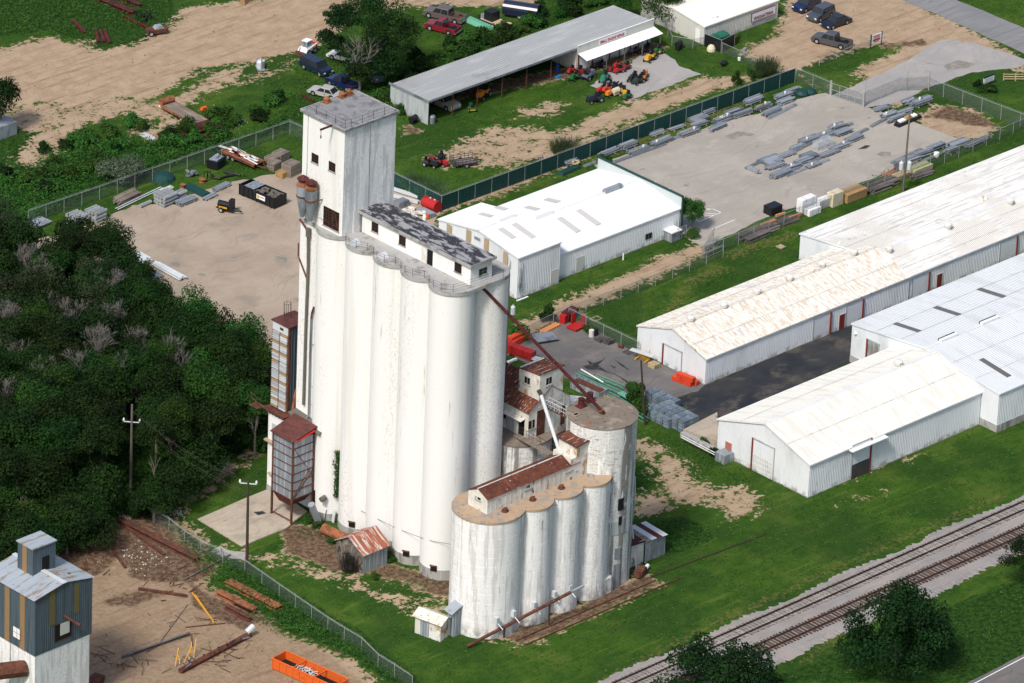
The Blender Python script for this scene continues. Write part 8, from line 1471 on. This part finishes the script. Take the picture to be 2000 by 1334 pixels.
def crown_pts(n, rad, flat=.75, lobes=12, spread=.62, lobe_r=.42, drop=.25):
    C_ = []; 
    for i in range(lobes):
        a = RNG.uniform(0, 6.283); e = RNG.uniform(-.45, 1.0); q = spread*RNG.uniform(.55, 1.1); C_.append([q*math.cos(a)*math.sqrt(max(0, 1-e*e*.7)), q*math.sin(a)*math.sqrt(max(0, 1-e*e*.7)), e*flat*.7, lobe_r*RNG.uniform(.6, 1.25)])
    C_.append([0, 0, .1, lobe_r*1.2]); C_ = np.array(C_); w_ = C_[:, 3]**2; idx = RNG.choice(len(C_), n, p=w_/w_.sum())
    d = RNG.normal(size=(n, 3)); d[:, 2] = np.abs(d[:, 2])*.9-.3*RNG.random(n); d /= np.linalg.norm(d, axis=1)[:, None]
    r = C_[idx, 3]*np.where(RNG.random(n) < drop, RNG.uniform(.3, .8, n), RNG.uniform(.82, 1.12, n))
    # sub clumps
    d2 = d+.35*np.sin(d[:, [1, 2, 0]]*9+idx[:, None]); P = C_[idx, :3]+d*r[:, None]*(1+.14*np.sin(d2[:, :1]*11)*np.sin(d2[:, 1:2]*13))
    nrm = d+RNG.normal(size=(n, 3))*.55; nrm[:, 2] += .35; nrm /= np.linalg.norm(nrm, axis=1)[:, None]
    return P*rad, nrm
def limbs(m, base, h, spread, n=6, r=.16, rnd=random, up=.7, depth=2, tip=.02):
    top = Vector((base[0], base[1], base[2]+h*.45)); m.t(base, top, r, 7, r*.7, cap=False)
    def br(p, d, L, r_, k):
        q = p+d*L; m.t(p, q, r_, 5, r_*.6, cap=False)
        if k == 0: return
        for _ in range(3 if k > 1 else 3):
            v = (d+Vector((rnd.uniform(-.8, .8), rnd.uniform(-.8, .8), rnd.uniform(-.1, .7)))).normalized(); br(q if rnd.random() < .7 else p.lerp(q, .6), v, L*rnd.uniform(.55, .8), max(tip, r_*.55), k-1)
    for i in range(n):
        a = 6.283*i/n+rnd.uniform(-.4, .4); d = Vector((math.cos(a)*(1-up), math.sin(a)*(1-up), up)).normalized(); br(top.lerp(Vector(base), rnd.uniform(0, .35)), d, spread*rnd.uniform(.4, .6), r*.5, depth)
CROWNS = {}
def crown_mesh(key, n, rad, mt, size, **k):
    P, N = crown_pts(n, rad, **k); S = RNG.uniform(.7, 1.3, n)*size; CROWNS[key] = mesh_from_quads('crown', leaf_quads(P, N, S), mt)
for i in range(5): crown_mesh('w%d' % i, 4600, 3.6, M_leaf, .36, lobes=13+i, flat=.95, spread=.7)
for i in range(2): crown_mesh('h%d' % i, 3000, 3.6, M_haze, .34, lobes=15, flat=1.0, spread=.75)
for i in range(2): crown_mesh('b%d' % i, 4200, 3.4, M_leafbr, .30, lobes=12, flat=1.0)
TR = []
for i in range(3):
    m = MB(); random.seed(40+i); limbs(m, Vector((0, 0, 0)), 7.5, 2.6, 5, .2, depth=1); me = m.build('tmp', M_bark); TR.append(me.data); bpy.data.objects.remove(me)
def tree(name, label, x, y, key, h, r, trunk=None, group=None, rz=0, mt=None):
    t = thing(name, label, 'tree', (x, y, 0), rz, group)
    o = bpy.data.objects.new('crown', CROWNS[key]); COL.objects.link(o); o.parent = t; base = {'w': 3.6, 'h': 3.6, 'b': 3.4, 'o': 7.0}.get(key[0], 3.6); s = r/base; o.scale = (s, s, s*random.uniform(.9, 1.15)); o.location = (0, 0, h-r*.75)
    q = bpy.data.objects.new('trunk', trunk or random.choice(TR)); COL.objects.link(q); q.parent = t; q.scale = (s*1.1, s*1.1, (h-r*.5)/7.5)
    return t
def inpoly(p, poly):
    c = False; n = len(poly)
    for i in range(n):
        a, b_ = poly[i], poly[(i+1) % n]
        if (a[1] <= p[1]) != (b_[1] <= p[1]) and p[0] < a[0]+(p[1]-a[1])*(b_[0]-a[0])/(b_[1]-a[1]): c = not c
    return c
FOR = [(-30, 440), (40, 470), (90, 500), (150, 470), (210, 470), (240, 520), (240, 560), (290, 570), (330, 620), (420, 640), (505, 690), (520, 750), (500, 820), (430, 840), (350, 900), (270, 960), (170, 985), (60, 1030), (-30, 1110)]
random.seed(17); placed = []; tries = 0
while tries < 4200 and len(placed) < 190:
    tries += 1; px, py = random.uniform(-40, 540), random.uniform(430, 1110)
    if not inpoly((px, py), FOR): continue
    x, y = G(px, py, 6)
    if abs(px-256) < 42 and 770 < py < 985: continue
    if min([math.hypot(x-a, y-b_) for a, b_, _, _ in placed] or [9]) < 3.0: continue
    placed.append((x, y, px, py))
_rows = {}
for q in placed: _rows.setdefault(int((q[3]-430)//75), []).append(q)
_lab = {q[:2]: 'in the %s band of the woods from the top, %s from the left' % (ordn(1+sorted(_rows).index(k)), ordn(1+i)) for k in _rows for i, q in enumerate(sorted(_rows[k], key=lambda q: q[2]))}
for (x, y, px, py) in placed:
    edge = px > 380; h = random.uniform(7.5, 10.5); r = random.uniform(2.5, 3.7)
    if py > 1030-px*.28-60 and px < 530: h, r = random.uniform(4.6, 6.0), random.uniform(2.9, 3.6)
    bright = random.random() < (.35 if edge else .12); k = ('b%d' % random.randrange(2)) if bright else 'w%d' % random.randrange(5)
    if not bright and px < 300 and py < 720 and random.random() < .45: k = 'h%d' % random.randrange(2)
    tree('woodland_tree', ('brighter tree ' if bright else 'dark tree ')+_lab[(x, y)], x, y, k, h, r, group='brighter trees in the woods' if bright else 'dark trees of the dense woods', rz=random.uniform(0, 6))
for lb, px, py, h, r, k in (('tall thin-crowned tree sticking up over the pale yard, rightmost of the two', 205, 478, 11, 2.2, 'w0'), ('tall tree at the yard edge left of the thin-crowned one', 140, 470, 10.5, 1.7, 'w1'), ('tree standing against the yard in front of the flat gate frames', 275, 545, 10, 2.3, 'w2'), ('dark tree overhanging the yard right of the gate frames', 310, 590, 9.5, 2.2, 'w3'), ('round tree at the lower edge of the pale yard', 385, 620, 8.5, 2.2, 'w4'), ('bright tree at the yard edge near the drier tower', 450, 680, 8, 2.7, 'b0'), ('bright green tree nearest the drier tower', 495, 700, 7.5, 2.3, 'b1'), ('large bright tree beside the white block', 480, 770, 8.5, 3.0, 'b0')):
    x, y = G(px, py, h-r*.75); tree('yard_edge_tree', lb, x, y, k, h, r)
# bare trees
def bare(label, px, py, h, n=6, sp=3.2):
    h *= 1.22; x, y = G(px, py, h*.84); t = thing('bare_tree', label, 'tree', (x, y, 0), 0, None); m = MB(); limbs(m, Vector((0, 0, 0)), h*1.25, sp*1.05, n+1, .11, up=.76, depth=4, tip=.014); m.build('trunk', M_deadbark, t); return t
random.seed(5)
for lb, px, py, h in (('bare pale tree at the very top of the woods', 48, 470, 11), ('bare grey tree below the corner panels', 95, 560, 10.5), ('bare pale twin-stemmed tree in the upper woods', 140, 590, 11), ('bare tree with twiggy crown under the thin-crowned tree', 205, 530, 10), ('largest bare fan-shaped tree in the middle of the woods', 345, 668, 10.5), ('second bare fan-shaped tree just left of the largest', 318, 660, 10), ('bare grey tree low in the left woods', 40, 660, 10), ('bare branching tree left of the middle of the woods', 155, 680, 10.5), ('small bare tree at the left edge of the woods', 12, 740, 9.5), ('bare tree between the dark crowns above the pole', 270, 640, 9), ('pale bare tree at the left edge just above the middle', 20, 590, 10.5), ('thin bare tree between the corner panels and the tall tree', 75, 510, 10.5), ('bare twiggy tree below the thin-crowned tree, lower one', 225, 590, 10), ('bare grey tree in the heart of the woods', 190, 640, 10.5), ('bare pale tree half way down the left woods', 85, 700, 10), ('small bare tree left of the fan-shaped pair', 245, 700, 9.5)): bare(lb, px, py, h)
# single trees
crown_mesh('o0', 15000, 7.0, M_leafoak, .42, lobes=34, flat=.85, spread=.78, lobe_r=.26); crown_mesh('o1', 13000, 7.0, M_leafoak, .42, lobes=30, flat=.8, spread=.78, lobe_r=.27); crown_mesh('o2', 8000, 7.0, M_leafbr, .55, lobes=26, flat=.9, spread=.72, lobe_r=.3, drop=.4)
def solo(name, label, px, py, key, h, r): x, y = G(px, py, h-r*.75); return tree(name, label, x, y, key, h, r)
solo('oak_tree', 'big dark oak between the railway and the road', 1752, 1252, 'o0', 8.5, 6.8); solo('oak_tree', 'dark oak at the bottom edge beside the railway', 1402, 1335, 'o1', 8.0, 7.2); solo('oak_tree', 'dark oak at the right edge beside the railway ballast', 2012, 1092, 'o1', 6, 3.6)
solo('small_tree', 'small round green tree at the corner of the white building', 1353, 414, 'o2', 4.0, 2.1); solo('leafy_tree', 'leafy green tree over the laundry roof end', 1290, 8, 'b1', 5.5, 3.4); solo('leafy_tree', 'small leafy tree between the shed and the laundry', 1208, 8, 'b0', 4.0, 2.2); solo('leafy_tree', 'dark tree at the left edge over the small hut', 2, 195, 'w2', 7, 3.2); solo('small_tree', 'dark bush behind the peak of the white building parapet', 1182, 318, 'o2', 2.6, 1.3)
t = thing('spreading_tree', 'open spreading tree with bare pale limbs, beside the parked cars', 'tree', (*G(702, 178), 0)); m = MB(); random.seed(31); limbs(m, Vector((0, 0, 0)), 8, 4.2, 6, .26, up=.62, depth=3, tip=.02); m.build('trunk', M_deadbark, t)
for k, (px, py, r, z) in enumerate(((680, 45, 2.0, 8), (710, 20, 2.2, 9), (740, 30, 2.6, 8.5), (770, 60, 2.6, 7), (770, 105, 2.3, 5), (740, 85, 2.0, 6), (655, 35, 1.3, 8), (690, 110, 2.0, 4.5), (745, 135, 1.8, 3), (650, 85, 1.5, 4), (700, 150, 1.6, 2.5))):
    r *= 1.45; P, N = crown_pts(2600, r, lobes=9, spread=.75); x, y = G(px, py, z); o = bpy.data.objects.new('crown', mesh_from_quads('crown', leaf_quads(P, N, RNG.uniform(.2, .4, 2600)), M_leaf if k % 3 else M_leafoak)); COL.objects.link(o); o.parent = t; o.location = (x-t.location.x, y-t.location.y, z)
crown_mesh('s0', 900, 1.0, M_weed, .20, lobes=7); crown_mesh('s1', 900, 1.0, M_leafbr, .20, lobes=8); crown_mesh('s2', 1100, 1.0, M_leaf, .2, lobes=9)
_cnt = {}
def shrub(label, px, py, key, r, h=None, group=None, name='shrub'):
    x, y = G(px, py, 0); o = bpy.data.objects.new(name, CROWNS[key]); COL.objects.link(o); h = h or r; o.scale = (r, r, h); o.location = (x, y, h*.45); o.rotation_euler = (0, 0, random.uniform(0, 6)); _cnt.setdefault(group, []).append((px, o)) if group else None; return tag(o, label, 'shrub', group)
random.seed(8)
for k in range(46):
    f_ = random.random(); px, py = 790+f_*400+random.gauss(0, 5), 158-f_*150-random.uniform(0, 34)+random.gauss(0, 4); shrub('dark green bush along the back of the shed', px, py, random.choice(('s0', 's1', 's2', 's2')), random.uniform(.8, 1.7), group='bushes along the back of the shed')
for k in range(20): shrub('low green bush under the spreading tree by the parked cars', random.uniform(610, 800), random.uniform(80, 200), random.choice(('s0', 's2')), random.uniform(.6, 1.3), group='bushes under the spreading tree')
for k in range(16): shrub('green bush in the thicket behind the headhouse tower', random.uniform(740, 800), random.uniform(170, 225), random.choice(('s0', 's1')), random.uniform(.7, 1.3), group='bushes behind the tower')
for lb, px, py, k, r, h in (('tall weed bush beside the stacked grey blocks', 1243, 790, 's1', 1.5, 2.2), ('tall weed bush at the foot of the black pole', 1255, 812, 's0', 1.3, 1.9), ('second weed bush by the lattice beams', 1232, 768, 's0', 1.1, 1.4), ('round green bush on the kerb island by the small tree', 1350, 458, 's0', 1.6, .5), ('clipped hedge in front of the lawn sign', 1934, 178, 's1', 1.6, .7), ('reddish dark shrub at the left of the lawn sign', 1908, 170, 's2', .9, .8), ('fence vine bush, left one beside the asphalt lot', 1012, 662, 's0', 1.3, 1.7), ('fence vine bush, right one beside the asphalt lot', 1068, 628, 's2', 1.4, 1.7), ('bush by the red folding rack', 1145, 648, 's0', .9, .8),
    ('bush at the foot of the dock by the warehouse', 1392, 890, 's2', 1.0, .9), ('bush on the loading dock edge', 1372, 872, 's0', .9, .9), ('weed bush by the culvert pipe', 622, 1030, 's1', .8, .7), ('weed bush beneath the receiving bin', 605, 1020, 's0', .9, .8), ('small bright weed in front of the culvert', 650, 1062, 's1', .7, .6), ('weed clump at the corner of the old shed', 735, 1130, 's0', .8, .5), ('weed clump between shed and silos', 760, 1095, 's1', 1.0, .6), ('shrub reaching over the green fence by the sixth post', 1437, 165, 's1', .8, 1.6), ('shrub reaching over the green fence near its end', 1465, 158, 's1', .7, 1.5)): shrub(lb, px, py, k, r, h)
random.seed(77)
for k in range(40):
    f_ = k/39; pts_ = [(525, 800), (515, 870), (430, 900), (350, 930), (280, 1000), (180, 1022), (90, 1055), (20, 1100)]; i_ = min(6, int(f_*7)); u_ = f_*7-i_; shrub('dark bush at the near edge of the woods', pts_[i_][0]*(1-u_)+pts_[i_+1][0]*u_+random.gauss(0, 8), pts_[i_][1]*(1-u_)+pts_[i_+1][1]*u_+random.gauss(0, 7), random.choice(('s2', 's2', 's0')), random.uniform(1.3, 2.3), group='bushes at the near edge of the woods')
for k in range(44):
    px = random.uniform(-10, 560); yl = 412-px*.32; shrub('green bush in the thicket outside the long fence', px, yl-random.uniform(8, 88 if px < 300 else 45), random.choice(('s0', 's0', 's1', 's2')), random.uniform(1.0, 2.2), random.uniform(.9, 1.7), group='bushes in the thicket outside the fence')
for g_, L_ in _cnt.items():
    for i, (px, o) in enumerate(sorted(L_, key=lambda q: q[0])): o['label'] += ', %s from the left' % ordn(i+1)
# upright grass clumps and the silvery shrub
def reeds(label, px, py, r, h, n, mt, cat='ornamental grass'):
    x, y = G(px, py); a = RNG.uniform(0, 6.283, n); q = r*np.sqrt(RNG.random(n)); bx, by = q*np.cos(a), q*np.sin(a); hh = h*RNG.uniform(.6, 1.1, n); lx, ly = bx*.5+RNG.normal(0, .25, n), by*.5+RNG.normal(0, .25, n); w_ = .05
    P = np.stack([np.stack([bx-w_, by, 0*bx], 1), np.stack([bx+w_, by+w_, 0*bx], 1), np.stack([bx+lx+.02, by+ly, hh], 1), np.stack([bx+lx-.02, by+ly, hh], 1)], 1).reshape(-1, 3)
    o = bpy.data.objects.new('tall_grass', mesh_from_quads('tall_grass', P, mt)); COL.objects.link(o); o.location = (x, y, 0); return tag(o, label, cat)
for lb, px, py, r, h, n in (('tall pale grass clump behind the green fence corner, left part', 812, 372, 1.5, 1.8, 700), ('tall pale grass clump behind the green fence corner, right part', 845, 385, 1.6, 1.8, 700), ('tall green grass clump behind the white building', 1105, 300, 1.6, 1.7, 800), ('tall green grass clump by the laundry lane', 1497, 146, 1.2, 2.2, 700), ('small tall grass clump beside the laundry lane one', 1482, 150, .7, 1.4, 300), ('dead vine stems spilling out of the old shed gable', 684, 1115, .9, 2.2, 300)): reeds(lb, px, py, r, h, n, M_reed if 'dead' not in lb else M_hay, 'grass clump')
crown_mesh('g0', 6000, 1.0, M_greyleaf, .085, lobes=12); random.seed(2); shrub('large silvery willow shrub in front of the chain link fence', 232, 352, 'g0', 3.4, 3.0)
# scattered undergrowth as masses
def scatter(name, polys, dens, hmax, size, mt, label, excl=(), clump=1.0, zmin=0.0):
    P_ = []
    for poly in polys:
        A_ = np.array(poly); lo, hi = A_.min(0), A_.max(0); n = int((hi-lo).prod()*dens); q = RNG.uniform(lo, hi, (n, 2)); s = sdf(q, poly); P_.append(q[s+RNG.normal(0, .5, n) > 0])
    P_ = np.concatenate(P_); 
    for e in excl: P_ = P_[sdf(P_, e) < -.15]
    n = len(P_); hz = hmax*(.45+.55*(np.sin(P_[:, 0]*1.3+np.sin(P_[:, 1]*.9)*1.5)*np.sin(P_[:, 1]*1.1+np.sin(P_[:, 0]*.7)*1.7)*.5+.5))*clump
    z = zmin+RNG.random(n)**.6*hz; N = RNG.normal(size=(n, 3))*.6; N[:, 2] += .7; N /= np.linalg.norm(N, axis=1)[:, None]
    co = leaf_quads(np.concatenate([P_, z[:, None]], 1), N, RNG.uniform(.6, 1.3, n)*size); o = bpy.data.objects.new(name, mesh_from_quads(name, co, mt)); COL.objects.link(o); return tag(o, label, kind='stuff')
BLD = [[(-50, -14), (-50, -41), (-39.8, -41), (-39.8, -14)], [(-50.6, -10), (-50.6, -14), (-42, -14), (-42, -10)], [(-57, -46.4), (-57, -54.7), (-30.4, -54.7), (-30.4, -46.4)], [(-40.7, -34.5), (-40.7, -42.8), (-24, -42.8), (-24, -34.5)],
       [(10.3, -24), (92, -24), (92, -11.9), (10.3, -11.9)], [(45.2, -12), (92, -12), (92, -6.4), (45.2, -6.4)], [(29, -56.1), (92, -56.1), (92, -31.1), (29, -31.1)], [(-1.5, -53.3), (29, -53.3), (29, -37.7), (-1.5, -37.7)], [(8.8, 8.3), (38.9, 8.3), (38.9, 24.4), (8.8, 24.4)], [(36.2, 54.3), (78.3, 54.3), (78.3, 61.8), (36.2, 61.8)], [(84, 49.6), (98.6, 49.6), (98.6, 62), (84, 62)], [(-108.3, -35.7), (-99.9, -35.7), (-99.9, -27), (-108.3, -27)]]
YARDS = [PX((60, 470), (205, 430), (258, 399), (395, 374), (510, 342), (592, 336), (770, 352), (862, 412), (850, 440), (590, 690), (500, 690), (300, 610), (150, 560)), PX((1160, 322), (1300, 277), (1540, 198), (1612, 182), (1690, 208), (1778, 236), (1872, 272), (1560, 402), (1400, 470), (1386, 488), (1325, 460)), PX((1622, 187), (1700, 155), (1840, 78), (2010, 118), (1900, 142), (1812, 170), (1692, 210)), PX((1155, 168), (1275, 96), (1372, 146), (1232, 194)),
         PX((1010, 700), (1008, 668), (1110, 626), (1245, 690), (1377, 752), (1362, 764), (1240, 812), (1110, 742)), PX((1362, 765), (1378, 753), (1820, 560), (1800, 690), (1400, 840), (1345, 856)), PX((1730, -15), (1763, 0), (2050, 127), (2050, 75), (1868, 0)), PX((386, 1015), (475, 976), (520, 958), (600, 1000), (560, 1032), (472, 1068)), PX((1885, 1345), (1900, 1330), (2080, 1235), (2080, 1420)),
         [(x0, RY[0]+1.9), (x0, RY[3]-3.2), (x1, RY[3]-3.2), (x1, RY[0]+1.9)]]
scatter('thicket', [PX((-60, 440), (-60, 345), (60, 325), (150, 292), (230, 270), (330, 284), (470, 272), (556, 232), (560, 250), (400, 306), (200, 370), (60, 438))], 26, 1.5, .34, M_weed, 'bright green thicket of weeds along the outside of the chain link fence')
scatter('undergrowth', [PX((430, 1095), (480, 1110), (560, 1165), (700, 1255), (800, 1330), (760, 1334), (690, 1290), (560, 1235), (520, 1200), (400, 1130), (330, 1030), (420, 1075)), PX((500, 1180), (560, 1200), (600, 1240), (540, 1245), (490, 1215))], 22, 1.1, .28, M_weed, 'green weeds along the leaning fence by the work site')
scatter('undergrowth', [PX((-60, 470), (90, 510), (300, 580), (500, 690), (520, 830), (350, 900), (250, 985), (60, 1040), (-60, 1110))], 7, 1.6, .5, M_leaf, 'dark undergrowth beneath the dense woods')
scatter('undergrowth', [PX((780, 160), (1180, 8), (1240, -10), (1180, -25), (860, 90), (760, 140)), PX((590, 100), (660, 60), (800, 100), (790, 200), (740, 215), (560, 235), (500, 262), (560, 200)), PX((-60, 60), (-60, -20), (330, -20), (300, 50), (150, 75))], 9, .8, .3, M_weed, 'rough green undergrowth behind the shed and around the parked cars')
scatter('weeds', [PX((1232, 890), (1275, 900), (1300, 945), (1245, 965)), PX((1262, 1030), (1340, 1012), (1400, 1050), (1300, 1085)), PX((1245, 850), (1330, 880), (1420, 900), (1480, 950), (1380, 930), (1300, 880)), PX((1180, 1145), (1120, 1180), (1010, 1240), (1000, 1235), (1110, 1170)), PX((560, 1035), (640, 1030), (700, 1060), (650, 1075)), PX((740, 1110), (880, 1130), (880, 1145), (780, 1125)), PX((1240, 830), (1330, 860), (1420, 905), (1400, 915), (1300, 885))], 14, .5, .22, M_weed, 'patches of rank weeds around the silos and warehouses', excl=BLD[:4]+BLD[7:8])
# lawn tufts
def tufts(n, smin, smax, mt, name, label):
    q = RNG.uniform((xmin, ymin), (xmax, ymax), (n, 2)); v = np.concatenate([q, np.zeros((n, 1))], 1)-np.array(CAM)
    zc = v@np.array(CF); sx = 1000+FPX*(v@np.array(CR))/zc; sy = 667+FPX*(v@np.array(CD))/zc; q = q[(sx > -20) & (sx < 2020) & (sy > -20) & (sy < 1360)]
    d = np.max([sdf(q, p) for p in DIRT], 0); g = np.max([sdf(q, p) for p in GRASS], 0); s = np.max([sdf(q, p) for p in SPARSE], 0); m_ = np.max([sdf(q, p) for p in MUD], 0)
    keep = ((np.minimum(d, -g) < -.8) | (RNG.random(len(q)) < .02)) & ((s < 0) | (RNG.random(len(q)) < .12)) & ((m_ < 0) | (RNG.random(len(q)) < .1)); q = q[keep]
    for e in YARDS+BLD: q = q[sdf(q, e) < -.1]
    f_ = np.sin(q[:, 0]*.8+2*np.sin(q[:, 1]*.31))*np.sin(q[:, 1]*.9+2*np.sin(q[:, 0]*.27)); q = q[f_+RNG.normal(0, .5, len(q)) > -.3]
    k = len(q); N = RNG.normal(size=(k, 3))*.7; N[:, 2] += .6; N /= np.linalg.norm(N, axis=1)[:, None]
    co = leaf_quads(np.concatenate([q, RNG.uniform(.04, .16, k)[:, None]], 1), N, RNG.uniform(smin, smax, k)); o = bpy.data.objects.new(name, mesh_from_quads(name, co, mt)); COL.objects.link(o); tag(o, label, kind='stuff')
tufts(420000, .12, .34, M_tuft, 'grass', 'rough grass tufts over the lawns and verges')
# ivy on the silo foot
n = 900; zz = RNG.uniform(3.3, 9.5, n); yy = -21.6+RNG.normal(0, .22, n); xx = np.full(n, -49.25)+RNG.normal(0, .12, n)-.5*(RNG.random(n) < .5); N = RNG.normal(size=(n, 3)); N[:, 0] -= 1.2; N /= np.linalg.norm(N, axis=1)[:, None]
o = bpy.data.objects.new('ivy', mesh_from_quads('ivy', leaf_quads(np.stack([xx, yy, zz], 1), N, RNG.uniform(.2, .4, n)), M_weed)); COL.objects.link(o); tag(o, 'green ivy climbing the crease at the foot of the tall silos', 'ivy'); o['kind'] = 'thing'
